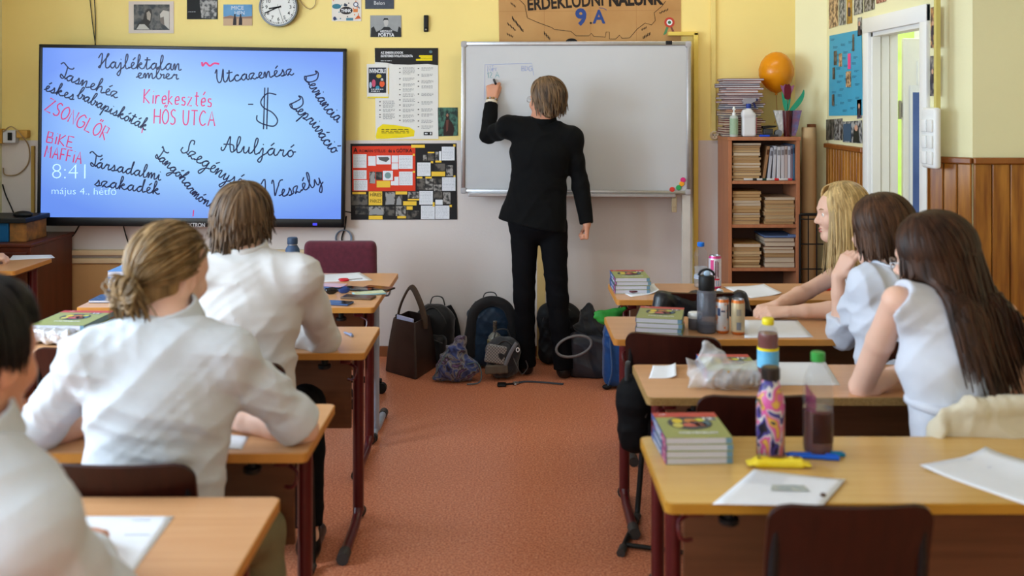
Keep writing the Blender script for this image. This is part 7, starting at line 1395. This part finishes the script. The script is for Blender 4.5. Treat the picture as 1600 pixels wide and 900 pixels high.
def collar(parent, nb, R0, m, r=.066, h=.038, tilt=(0, -.25, 1)):
    nb = nv(nb); a = nv(tilt); a /= np.linalg.norm(a); S = SDF(nb-.13, nb+.13, .0045); S.cone(nb-a*.03, nb+a*.05, r+.022, r+.002, 0); S.cone(nb-a*.05, nb+a*.12, r+.006, r-.012, 0, True); S.plane(nb+a*h, a); S.plane(nb-a*.03, -a); return local(parent, S.build('collar', m, relax=1))
def trousers(t, J, m, ws=1.0, g=.012, seed=3, bot=.056, h=.007, end=.93):
    pts = [J[x] for x in ('hip', 'hpL', 'hpR', 'knL', 'knR', 'anL', 'anR')]; lo, hi = bounds(pts, .17); S = SDF(lo, hi, h); side = J['hpR']-J['hpL']; up = nv(J['nb'])-J['hip']; up /= np.linalg.norm(up); S.slab(J['hip']-up*.03, J['hip']+up*.13, side, .168*ws+g, .145*ws+g, .118*ws+g, .105*ws+g, .03)
    for q in 'LR': S.chain([J['hp'+q], J['kn'+q], lerp(J['kn'+q], J['an'+q], .35), J['an'+q]], [.086+g, .062+g, .058+g*.6, bot], .025)
    S.disp(.0035, [((.2, .4, 1), .11), ((.5, .3, .8), .08)], seed)
    for q in 'LR': cuff(S, J['kn'+q], J['an'+q], end, .07)
    return local(t, S.build('trousers', m))
def shirt(t, J, m, ws=1.0, g=.018, sleeveL=None, sleeveR=None, hem=None, hemz=None, seed=1, amp=.0045, nm='shirt', waves=None, sr=1.0, bandR=True, h=.006, yoke=None, drop=None):
    """sleeveX: fraction along shoulder-elbow-wrist (0..2) where the sleeve ends, None for sleeveless"""
    pts = [J[x] for x in ('hip', 'nb', 'shL', 'shR')]+[J['el'+q] for q in 'LR']+[J['wr'+q] for q in 'LR']; lo, hi = bounds(pts, .17); S = SDF(lo, hi, h); torso(S, J, g, ws, hem)
    for q, e in (('L', sleeveL), ('R', sleeveR)):
        if e is None: continue
        sh, el, wr = J['sh'+q], J['el'+q], J['wr'+q]; sr_ = sr
        if e <= 1: p = lerp(sh, el, e); S.chain([sh, lerp(sh, el, e*.5), p], [.056*sr, .060*sr, .057*sr], .03)
        else:
            p = lerp(el, wr, e-1); S.chain([sh, lerp(sh, el, .5), el], [.056*sr, .056*sr, .054*sr], .03); S.chain([el, p], [.056*sr, .047*sr], .02)
    S.disp(amp, waves or [((.25, .3, 1), .10), ((-.5, .2, .9), .075), ((.7, .2, .5), .085)], seed)
    for q, e in (('L', sleeveL), ('R', sleeveR)):
        if e is None: continue
        sh, el, wr = J['sh'+q], J['el'+q], J['wr'+q]; a, b, tt = (sh, el, e) if e <= 1 else (el, wr, e-1); u = (b-a)/np.linalg.norm(b-a); p = lerp(a, b, tt)
        rr = (.058 if e <= 1 else .047)*sr
        if bandR: S.cone(p-u*.045, p+u*.01, rr+.004, rr+.003, .004)
        cuff(S, a, b, tt, rr+.03)
    for q, e in (('L', sleeveL), ('R', sleeveR)):
        if e is None: u = J['el'+q]-J['sh'+q]; o_ = (1 if q == 'R' else -1)*(J['shR']-J['shL']); o_ = o_/np.linalg.norm(o_); S.cone(J['sh'+q]+o_*.042-u*.15+np.array([0, 0, .03]), J['sh'+q]+o_*.02+u*.5, .062, .062, .012, True)
    if hemz is not None: S.plane((0, 0, hemz[0]), hemz[1] if len(hemz) > 1 else (0, 0, -1)) if len(hemz) < 3 else S.plane(hemz[0], hemz[1])
    n0 = nv(J['nb']); S.cone(n0+np.array([0, .0, .0]), n0+np.array([0, -.0, .12]), .052, .06, .008, True)
    o = local(t, S.build(nm, m)); return o, S
def spectacles(t, c, R, m, s=1.0):
    c = nv(c); W = lambda r, f, u: tuple(c+R @ (np.array([r, f, u])*s)); k = MB()
    for q in (-1, 1):
        k.tube([W(q*.034+.022*math.cos(a), .108-.006*abs(math.cos(a)), .001+.017*math.sin(a)) for a in [2*PI*i/20 for i in range(20)]], .0016, None, 6, closed=True); k.tube([W(q*.056, .102, .008), W(q*.076, .06, .008), W(q*.083, -.005, .006)], .0016, None, 6)
    k.tube([W(-.012, .108, .005), W(0, .112, .008), W(.012, .108, .005)], .0016, None, 6); return local(t, k.build('glasses', m, smooth=60))
M_shirt = mat('white_cotton', (212, 210, 210), rough=.85, sheen=.15, var=.02, scale=20, bump=.10, bscale=240, translucent=.10); M_cream = mat('cream_linen', (206, 211, 218), rough=.9, sheen=.15, var=.03, scale=24, bump=.14, bscale=220, translucent=.08)
M_suit = mat('black_wool', (11, 11, 12), rough=.85, spec=.12, sheen=.02, var=.08, scale=60, bump=.05, bscale=300); M_dtr = mat('black_trousers', (12, 12, 15), rough=.85, spec=.12, var=.08, scale=50); M_kh = mat('khaki_trousers', (120, 112, 84), rough=.85, var=.06, scale=30); M_bsh = mat('black_shoe_leather', (16, 15, 16), rough=.3, spec=.5, var=.08)
H_br = hairmat('ash_brown_hair', (110, 84, 58), (58, 44, 34)); H_bl = hairmat('dark_blond_hair', (146, 116, 76), (92, 72, 46)); H_yl = hairmat('blond_hair', (206, 176, 124), (160, 130, 84)); H_bn = hairmat('brown_hair', (82, 54, 36), (52, 35, 25)); H_dk = hairmat('dark_brown_hair', (66, 41, 27), (38, 24, 17)); H_te = hairmat('greying_brown_hair', (128, 100, 72), (66, 56, 50)); H_bk = hairmat('black_hair', (22, 19, 18), (14, 12, 12))
def seat(hip, kn, an, dx=.095, toe=(.0, .17)):
    """leg joints of a sitting person: hips, knees and ankles left and right of the middle"""
    h = nv(hip); r = {}
    for q, s_ in (('L', -1), ('R', 1)):
        r['hp'+q] = h+np.array([s_*dx, .02, -.01]); r['kn'+q] = nv(kn[0 if q == 'L' else 1]); r['an'+q] = nv(an[0 if q == 'L' else 1]); r['toe'+q] = r['an'+q]+np.array([toe[0], toe[1], -.05])
    return r
def both_shoes(t, J, m):
    for q in 'LR': shoe(t, J['an'+q]*np.array([1, 1, 0]), J['toe'+q]*np.array([1, 1, 0]), m)

# --- the teacher at the whiteboard
J = dict(head=P(852, 158, 6.03), nb=P(849, 193, 6.06), shL=P(795, 199, 6.12), shR=P(893, 217, 6.03), elL=P(763, 212, 6.27), wrL=P(768, 157, 6.375), elR=P(907, 290, 6.03), wrR=P(917, 350, 5.97), hip=P(838, 340, 6.03),
         hpL=P(819, 352, 6.03), hpR=P(864, 352, 6.03), knL=P(819, 462, 6.05), knR=P(871, 468, 6.03), anL=P(822, 570, 6.10), anR=P(881, 575, 6.02), toeL=P(815, 570, 6.27), toeR=P(884, 575, 6.19))
for q, y_ in (('anL', 6.10), ('anR', 6.02)): J[q] = Vector((J[q].x, y_, .085))
t, J, R, S = person('grey-haired person in a black suit standing at the whiteboard, writing with the left hand', J, 46, 5, 0, skin=M_skin2, hd=.98, ws=1.04, seated=False,
    hands=dict(L=dict(d=(.08, .30, .95), n=(-.25, -.92, .25), th=(1, 0, .1), curl=.80, s=1.12, thumb=.5, tt=.15), R=dict(d=(.02, .25, -1), n=(1, -.1, 0), th=(-.1, 1, .2), curl=1.1, s=.95)))
J2 = dict(J); hemc = nv(P(831, 352, 6.02)); o, SJ = shirt(t, J2, M_suit, 1.06, .022, 1.90, 1.99, hem=(hemc, .215, .15), seed=7, amp=.0045, nm='jacket', sr=.98, bandR=False, hemz=(tuple(P(832, 352, 6.02)), (-.19, 0, -1), 1), waves=[((.3, .3, 1), .13), ((-.7, .2, .6), .11), ((.8, .1, .5), .12)])
J3 = dict(J); J3['anL'] = J['anL']-np.array([0, 0, .035]); J3['anR'] = J['anR']-np.array([0, 0, .035]); trousers(t, J3, M_dtr, 1.0, .004, bot=.064, end=.99); both_shoes(t, J, M_bsh); collar(t, lerp(J['nb'], J['head'], .12), R, M_suit, r=.068, h=.03)
k = MB(); v = nv(J['wrL'])-nv(J['elL']); v /= np.linalg.norm(v); p0 = lerp(J['elL'], J['wrL'], .90); k.tube([tuple(p0), tuple(p0+v*.018)], .038, None, 16); local(t, k.build('shirt_cuff', mat('white_cuff', (214, 200, 180), rough=.8, var=.03), smooth=60))
wv = lerp(J['elL'], J['wrL'], 1.02); side = np.cross(v, [0, 1, 0]); side /= np.linalg.norm(side); oth = np.cross(v, side); k = MB()
for j in range(10): a = 2*PI*j/10; k.ball(tuple(wv+(side*math.cos(a)+oth*math.sin(a))*.032), .0075, (M_steel, mat('amber_bead', (150, 120, 70), rough=.3, var=.1))[j % 2], 8)
local(t, k.build('bracelet', None, smooth=60)); spectacles(t, J['head'], R, M_steel, .98)
S = cap(t, J['head'], R, H_te, .98, r=(.086, .106, .102), cuts=(((-.085, .045, -.02), (.03, .05, .055)), ((.085, .045, -.02), (.03, .05, .055)))); local(t, S.build('hair_base', H_te))
k = hair_strands(J['head'], R, [dict(n=330, az=(75, 285), d0=lambda az, g: dv(-40+g.uniform(-60, 60), g.uniform(4, 34)), p1=(84, 118), lift=(.04, .24), hang=(.03, .075), fall=(.06, -.10, -1), fuzz=.30, r=(.004, .0075), puff=.06), dict(n=120, az=(-62, 62), d0=lambda az, g: dv(g.uniform(20, 50), g.uniform(10, 30)), p1=(48, 70), lift=(.03, .10), puff=.06, r=(.004, .007), sweep=18), dict(n=110, az=(95, 265), p0=(40, 70), p1=(100, 124), lift=(.0, .10), hang=(.02, .05), fall=(0, -.2, -1), fuzz=.3, r=(.004, .007))], s=.98, seed=2); local(t, k.build('hair', H_te, smooth=80))
tp = P(771.5, 124, 6.44); a_ = P(774.5, 131, 6.335); k = MB(); k.tube([a_, lerp(a_, tp, .9), tp], [.0075, .0075, .003], None, 10); o = k.build('marker_pen', M_black, smooth=50); tag(o, 'black marker held in the raised left hand at the whiteboard', 'pen')

# --- student with a low ponytail, second desk on the left
hip = (-.90, 2.47, .545)
J = dict(head=P(267, 428, 2.60), nb=P(263, 503, 2.52), shL=P(136, 562, 2.47), shR=P(358, 555, 2.50), elL=P(58, 676, 2.62), elR=P(474, 670, 2.66), wrL=PZ(182, 652, .795), wrR=PZ(345, 650, .795), hip=hip, **seat(hip, [(-1.02, 2.82, .47), (-.715, 2.80, .455)], [(-1.02, 2.74, .085), (-.675, 2.74, .085)]))
t, J, R, S = person('student with a low dark blond ponytail and rolled cream sleeves at the second left desk', J, -28, -8, 4, ws=1.06, arm=1.05, hands=dict(L=dict(d=(.9, .45, -.02), n=(.1, 0, 1), th=(.3, 1, 0), curl=.2), R=dict(d=(-.95, .3, -.02), n=(0, .1, 1), th=(-.2, 1, 0), curl=.2)))
o, SB = shirt(t, J, M_cream, 1.06, .022, .97, .95, hem=(nv((-.90, 2.44, .57)), .195, .15), hemz=((-.9, 2.4, .60), (0, 0, -1), 1), seed=11, amp=.0055, sr=1.06, waves=[((.5, .2, 1), .085), ((-.75, .2, .8), .07), ((.9, .2, .35), .10), ((.2, .3, 1), .05)])
collar(t, lerp(J['nb'], J['head'], .17), R, M_cream, r=.066, h=.028, tilt=(-.1, -.3, 1)); trousers(t, J, M_kh); both_shoes(t, J, M_bsh)
S = cap(t, J['head'], R, H_bl, 1, r=(.080, .100, .095), cuts=(((-.085, .03, -.03), (.03, .06, .06)), ((.085, .03, -.03), (.03, .06, .06)))); local(t, S.build('hair_base', H_bl))
tie = dv(180, 118); tw = nv(J['head'])+R @ (np.array([0, -.014, .028])+nv((.088, .108, .103))*tie*1.1)
k = hair_strands(J['head'], R, [dict(n=360, az=(-180, 180), d0=lambda az, g: dv(az, g.uniform(15, 62) if abs(az) < 75 else g.uniform(15, 96)), d1=lambda az, g: dv(180+g.uniform(-9, 9), 118+g.uniform(-5, 5)), lift=(.0, .05), puff=.03, r=(.0035, .0065), nh=9), dict(n=70, az=(-180, 180), d0=lambda az, g: dv(az, g.uniform(20, 60)), d1=lambda az, g: dv(180+g.uniform(-16, 16), 112+g.uniform(-10, 8)), lift=(.03, .09), puff=.05, r=(.002, .004), nh=9),
  dict(n=26, az=(-110, -96), p0=(85, 95), p1=(108, 122), hang=(.02, .06), fall=(-.1, -.2, -1), fuzz=.4, r=(.0015, .003))], seed=4); local(t, k.build('hair', H_bl, smooth=80))
k = MB(); g = random.Random(8); bk = R @ np.array([0, -1, 0]); rt = R @ np.array([1, 0, 0]); dn = np.array([0, 0, -1.0])
for i in range(150):
    w_ = tw+rt*g.uniform(-.014, .014)+dn*g.uniform(-.014, .014); a = g.uniform(0, 2*PI); sp = rt*math.cos(a)*g.uniform(.02, .062)+dn*(math.sin(a)*.040+.010)*g.uniform(.5, 1.2); L_ = g.uniform(.6, 1.15)
    if i % 3: pts = [w_, w_+bk*.022*L_+sp*.35, w_+bk*.030*L_+sp*.95+dn*.018, w_+bk*.016*L_+sp*1.15+dn*.050*L_, w_+sp*1.2+dn*.080*L_+bk*g.uniform(-.005, .02)]
    else: pts = [w_, w_+bk*.025+sp*.7, w_+bk*.045+sp*.9+dn*.02, w_+bk*.040+sp*.3+dn*.035, w_+bk*.014+dn*.030]
    q = crom([tuple(p) for p in pts], 4); k.tube(q, [.0045*(1-.75*j/len(q)) for j in range(len(q))], None, 5, flat=.6)
local(t, k.build('ponytail', H_bl, smooth=80)); k = MB(); k.tube([tuple(tw-bk*.004+(rt*math.cos(a)+dn*math.sin(a))*.019) for a in [2*PI*i/18 for i in range(18)]], .006, None, 8, closed=True); local(t, k.build('hair_tie', K(60, 50, 40, rough=.8), smooth=60))

# --- student in front of the screen, third desk on the left
hip = (-.90, 3.36, .56)
J = dict(head=P(380, 350, 3.47), nb=P(384, 400, 3.42), shL=P(322, 432, 3.38), shR=P(470, 432, 3.40), elL=P(288, 532, 3.62), elR=P(507, 530, 3.63), wrL=PZ(360, 524, .795), wrR=PZ(446, 522, .795), hip=hip, **seat(hip, [(-1.0, 3.74, .52), (-.78, 3.76, .52)], [(-1.0, 3.66, .085), (-.74, 3.62, .085)]))
t, J, R, S = person('student with tousled brown hair and a long-sleeved white shirt sitting in front of the screen', J, -6, -3, 3, ws=1.06, hands=dict(L=dict(d=(.9, .4, 0), n=(0, 0, 1), th=(.2, 1, 0), curl=.2), R=dict(d=(-.9, .4, 0), n=(0, 0, 1), th=(-.2, 1, 0), curl=.2)))
o, SC = shirt(t, J, M_shirt, 1.06, .020, 1.9, 1.9, hem=(nv((-.90, 3.34, .58)), .185, .14), hemz=((-.9, 3.3, .61), (0, 0, -1), 1), seed=21, amp=.0045, sr=1.05, waves=[((.3, .2, 1), .09), ((-.6, .2, .8), .075), ((.9, .2, .3), .12)])
collar(t, lerp(J['nb'], J['head'], .19), R, M_shirt, r=.066, h=.030); trousers(t, J, M_dtr); both_shoes(t, J, M_bsh)
S = cap(t, J['head'], R, H_br, 1, r=(.084, .104, .098)); local(t, S.build('hair_base', H_br))
k = hair_strands(J['head'], R, [dict(n=330, az=(40, 320), d0=lambda az, g: dv(170+g.uniform(-70, 70), g.uniform(2, 22)), p1=(70, 114), lift=(.02, .17), hang=(.025, .08), fall=(0, -.12, -1), fuzz=.5, r=(.0035, .007), puff=.05, curl=.002), dict(n=130, az=(-70, 70), d0=lambda az, g: dv(g.uniform(-90, 90), g.uniform(2, 20)), p1=(55, 82), lift=(.06, .18), puff=.05, hang=(.01, .03), fall=(0, .2, -1), fuzz=.3, r=(.004, .007)),
   dict(n=16, az=(176, 188), p0=(60, 80), p1=(108, 120), lift=(.06, .12), hang=(.075, .125), fall=(-.12, -.1, -1), fuzz=.12, r=(.004, .006)), dict(n=34, az=(205, 235), p0=(50, 80), p1=(104, 118), lift=(.08, .22), hang=(.05, .11), fall=(-.22, -.1, -1), fuzz=.25, r=(.004, .0065))], seed=5); local(t, k.build('hair', H_br, smooth=80))

# --- black-haired student at the left edge
hip = (-.98, 1.60, .56)
J = dict(head=P(-34, 560, 1.74), nb=P(-52, 690, 1.68), shL=(-1.17, 1.62, .975), shR=P(52, 826, 1.62), elL=(-1.20, 1.80, .80), elR=(-.715, 1.73, .81), wrL=(-1.05, 2.02, .795), wrR=(-.83, 1.925, .795), hip=hip, **seat(hip, [(-1.08, 2.0, .52), (-.86, 2.0, .52)], [(-1.08, 1.93, .085), (-.86, 1.93, .085)]))
t, J, R, S = person('black-haired student in a cream shirt at the left edge, writing at the nearest left desk', J, -18, -6, 0, skin=M_skin2, ws=1.05, hands=dict(L=dict(d=(.8, .6, 0), n=(0, 0, 1), th=(.5, -.3, 0), curl=.2), R=dict(d=(-.25, .95, -.02), n=(.25, 0, 1), th=(-1, 0, 0), curl=.5, thumb=.8)))
o, SA = shirt(t, J, M_cream, 1.06, .022, 1.85, 1.80, hemz=((-.98, 1.6, .58), (0, 0, -1), 1), seed=31, amp=.004, sr=1.02); collar(t, lerp(J['nb'], J['head'], .18), R, M_cream, r=.066, h=.030); trousers(t, J, M_dtr); both_shoes(t, J, M_bsh)
S = cap(t, J['head'], R, H_bk, 1, r=(.086, .106, .104), cuts=(((-.085, .03, -.03), (.03, .05, .06)), ((.085, .03, -.03), (.03, .05, .06)))); local(t, S.build('hair_base', H_bk))
k = hair_strands(J['head'], R, [dict(n=320, az=(70, 290), d0=lambda az, g: dv(180+g.uniform(-60, 60), g.uniform(2, 20)), p1=(78, 108), lift=(.0, .10), hang=(.005, .02), fall=(0, 0, -1), fuzz=.3, r=(.004, .007), puff=.04), dict(n=160, az=(-75, 75), d0=lambda az, g: dv(g.uniform(-90, 90), g.uniform(5, 25)), p1=(55, 76), lift=(.04, .14), puff=.06, r=(.004, .007))], seed=6); local(t, k.build('hair', H_bk, smooth=80))

# --- dark-haired woman in a sleeveless white top, second desk on the right
hip = (1.29, 2.80, .56)
J = dict(head=P(1456, 406, 2.93), nb=P(1476, 468, 2.87), shL=P(1402, 470, 2.83), shR=P(1566, 492, 2.87), elL=P(1346, 604, 3.085), elR=P(1588, 604, 3.06), wrL=PZ(1394, 590, .80), wrR=PZ(1520, 596, .80), hip=hip, **seat(hip, [(1.19, 3.16, .52), (1.42, 3.16, .52)], [(1.15, 3.10, .085), (1.42, 3.10, .085)]))
t, J, R, S = person('person with very long dark hair and sleeveless white top at the second right desk', J, 52, -8, -6, ws=.90, arm=.98, hands=dict(L=dict(d=(.5, .85, .15), n=(-.5, -.2, .85), th=(.7, -.4, .5), curl=.55, s=.92), R=dict(d=(-.9, .4, 0), n=(0, 0, 1), th=(-.3, .9, 0), curl=.3, s=.92)))
M_top = mat('white_blouse', (210, 214, 226), rough=.8, sheen=.15, var=.02, scale=20, translucent=.10)
o, SD = shirt(t, J, M_top, .92, .014, None, None, hem=(nv((1.29, 2.79, .60)), .19, .14), hemz=((1.29, 2.8, .63), (0, 0, -1), 1), seed=41, amp=.0035, sr=.80, nm='blouse', bandR=False, waves=[((.5, .2, 1), .09), ((-.6, .2, .8), .08), ((1, .1, .1), .10)])
trousers(t, J, M_dtr, .92); both_shoes(t, J, M_bsh); wa = lerp(J['hip'], J['nb'], .44); sd = nv(J['shR'])-nv(J['shL']); sd /= np.linalg.norm(sd); fr = np.cross([0, 0, 1], sd); k = MB(); k.tube([tuple(wa+sd*.145*math.cos(a)+fr*.114*math.sin(a)) for a in [2*PI*i/36 for i in range(36)]], .011, None, 8, closed=True, flat=1.3); bw_ = wa-fr*.118
for q_, dz in ((-1, -.03), (1, -.02)): k.tube(crom([tuple(bw_), tuple(bw_+sd*.03*q_+np.array([0, 0, .012])-fr*.01), tuple(bw_+sd*.07*q_+np.array([0, 0, dz])-fr*.006)], 5), .007, None, 6, flat=.5)
local(t, k.build('tie_belt', M_top, smooth=60))
S = cap(t, J['head'], R, H_dk, 1, r=(.085, .104, .099)); local(t, S.build('hair_base', H_dk)); spectacles(t, J['head'], R, M_steel, 1.0)
k = hair_strands(J['head'], R, [dict(n=680, az=(95, 300), d0=lambda az, g: dv(20+g.uniform(-30, 30), g.uniform(0, 22)), p1=(88, 112), lift=(.03, .12), puff=.05, hang=(.27, .42), fall=(.15, -.30, -1), fuzz=.07, r=(.005, .009), gap=.010), dict(n=130, az=(55, 100), d0=lambda az, g: dv(10, g.uniform(0, 14)), p1=(84, 104), lift=(.03, .10), puff=.05, hang=(.16, .34), fall=(.12, -.35, -1), fuzz=.10, r=(.004, .008)),
   dict(n=60, az=(-62, -46), d0=lambda az, g: dv(0, g.uniform(0, 14)), p1=(76, 98), lift=(.04, .10), puff=.06, hang=(.08, .17), fall=(.05, -.35, -1), fuzz=.10, r=(.004, .007), curl=.003), dict(n=90, az=(-150, -60), d0=lambda az, g: dv(0, g.uniform(0, 18)), p1=(90, 112), lift=(.03, .10), puff=.05, hang=(.20, .34), fall=(.12, -.3, -1), fuzz=.08, r=(.004, .008))], S=SD, seed=7); local(t, k.build('hair', H_dk, smooth=80))

# --- woman with brown hair and puffed white sleeves, third desk on the right
hip = (1.39, 3.57, .56)
J = dict(head=P(1376, 362, 3.64), nb=P(1396, 424, 3.58), shL=P(1358, 444, 3.55), shR=P(1470, 444, 3.60), elL=P(1318, 521, 3.82), elR=(1.62, 3.84, .80), wrL=P(1309, 432, 3.80), wrR=(1.42, 3.98, .80), hip=hip, **seat(hip, [(1.29, 3.95, .52), (1.48, 3.95, .52)], [(1.29, 3.88, .085), (1.48, 3.88, .085)]))
t, J, R, S = person('person with straight brown hair and puffed white sleeves resting chin on hand', J, 42, -6, 0, ws=.90, arm=.95, hands=dict(L=dict(d=(.45, -.12, .88), n=(-.75, -.5, .3), th=(.3, -.85, .2), curl=.45, s=.92), R=dict(d=(-.9, .3, 0), n=(0, 0, 1), th=(-.2, .9, 0), curl=.3, s=.92)))
o, SE = shirt(t, J, M_top, .93, .020, 1.34, 1.34, hemz=((1.39, 3.5, .58), (0, 0, -1), 1), seed=51, amp=.0055, sr=1.16, nm='blouse', waves=[((1, .2, .2), .05), ((.4, .2, 1), .08), ((-.6, .2, .8), .07)])
collar(t, lerp(J['nb'], J['head'], .06), R, M_top, r=.064, h=.04); trousers(t, J, M_dtr, .92); both_shoes(t, J, M_bsh)
S = cap(t, J['head'], R, H_bn, 1, r=(.085, .104, .099)); local(t, S.build('hair_base', H_bn))
k = hair_strands(J['head'], R, [dict(n=420, az=(58, 302), d0=lambda az, g: dv(0+g.uniform(-40, 40), g.uniform(0, 24)), p1=(90, 112), lift=(.02, .10), puff=.05, hang=(.05, .13), fall=(.05, -.1, -1), fuzz=.10, r=(.0045, .008), gap=.006), dict(n=70, az=(-70, -46), d0=lambda az, g: dv(0, g.uniform(0, 16)), p1=(86, 104), lift=(.03, .09), puff=.06, hang=(.05, .11), fall=(.1, -.2, -1), fuzz=.1, r=(.004, .007))], S=SE, seed=9); local(t, k.build('hair', H_bn, smooth=80))

# --- blonde woman in profile, front desk on the right
hip = (1.58, 4.42, .57)
J = dict(head=P(1313, 334, 4.40), nb=P(1338, 398, 4.42), shL=P(1352, 428, 4.27), shR=P(1334, 414, 4.56), elL=P(1322, 484, 4.13), elR=P(1262, 455, 4.43), wrL=P(1232, 487, 4.145), wrR=P(1214, 477, 4.26), hip=hip, **seat(hip, [(1.49, 4.80, .52), (1.68, 4.80, .52)], [(1.49, 4.75, .085), (1.68, 4.75, .085)]))
t, J, R, S = person('blonde person in profile facing left, bare arms stretched out to clasped hands', J, 88, -3, 0, ws=.88, arm=.92, h=.0045, hands=dict(L=dict(d=(-.98, .05, -.04), n=(0, -.45, .9), th=(-.2, .8, .4), curl=.40, s=.92), R=dict(d=(-.85, -.35, -.12), n=(-.1, -.2, 1), th=(.2, -.9, .2), curl=.50, s=.92)))
o, SF = shirt(t, J, M_top, .88, .010, None, None, hemz=((1.5, 4.4, .58), (0, 0, -1), 1), seed=61, amp=.003, sr=.78, nm='top', bandR=False); trousers(t, J, M_dtr, .92); both_shoes(t, J, M_bsh)
S = cap(t, J['head'], R, H_yl, 1, r=(.083, .103, .098)); local(t, S.build('hair_base', H_yl))
k = MB(); c = nv(J['head'])
for q in (-1, 1): k = MB(); k.tube([tuple(c+R @ np.array([q*x, f, u])) for x, f, u in ((.018, .096, .024), (.032, .093, .029), (.046, .082, .026))], [.002, .0032, .0015], None, 6); local(t, k.build('eyebrow', mat('brow_hair', (150, 116, 80), rough=.7, var=.05), smooth=60))
k = hair_strands(J['head'], R, [dict(n=330, az=(66, 294), d0=lambda az, g: dv(0+g.uniform(-50, 50), g.uniform(0, 24)), p1=(88, 110), lift=(.02, .10), puff=.05, hang=(.16, .30), fall=(-.02, -.05, -1), fuzz=.09, r=(.004, .0075), gap=.006), dict(n=260, az=(-50, -112), d0=lambda az, g: dv(-20, g.uniform(2, 24)), p1=(78, 100), lift=(.04, .10), puff=.06, hang=(.14, .30), fall=(-.04, -.08, -1), fuzz=.09, r=(.0035, .007), gap=.006), dict(n=90, az=(64, 100), d0=lambda az, g: dv(0, g.uniform(2, 20)), p1=(80, 98), lift=(.04, .10), puff=.06, hang=(.16, .32), fall=(-.06, .05, -1), fuzz=.09, r=(.0035, .007), gap=.006), dict(n=60, az=(-50, 50), d0=lambda az, g: dv(0, g.uniform(5, 20)), d1=lambda az, g: dv((66 if az > 0 else -62), g.uniform(56, 82)), lift=(.02, .07), puff=.07, r=(.0035, .006))], S=SF, seed=10); local(t, k.build('hair', H_yl, smooth=80))

# --- student at the far left, of whom only a hand shows
hip = (-3.08, 5.08, .56)
J = dict(head=(-3.08, 5.20, 1.24), nb=(-3.08, 5.14, 1.08), shL=(-3.23, 5.12, 1.02), shR=(-2.92, 5.12, 1.02), elL=(-3.24, 5.36, .80), elR=(-2.93, 5.30, .80), wrL=(-3.10, 5.55, .795), wrR=(-2.925, 5.53, .80), hip=hip, **seat(hip, [(-3.17, 5.48, .52), (-2.99, 5.48, .52)], [(-3.17, 5.4, .085), (-2.99, 5.4, .085)]))
t, J, R, S = person('student at the far left of whom only a hand on the desk shows', J, 0, -5, 0, ws=.85, hands=dict(L=dict(d=(.7, .7, 0), n=(0, 0, 1), th=(.7, -.6, 0), curl=.3), R=dict(d=(.75, .45, -.02), n=(.1, -.3, .95), th=(-.4, .9, .3), curl=.7, thumb=.8)))
shirt(t, J, M_shirt, .86, .016, 1.7, 1.55, hemz=((-3.3, 5, .58), (0, 0, -1), 1), seed=71); collar(t, lerp(J['nb'], J['head'], .10), R, M_shirt, r=.064, h=.04); trousers(t, J, M_dtr); both_shoes(t, J, M_bsh); S = cap(t, J['head'], R, H_bn); local(t, S.build('hair', H_bn))
bpy.data.objects.remove(_fo)
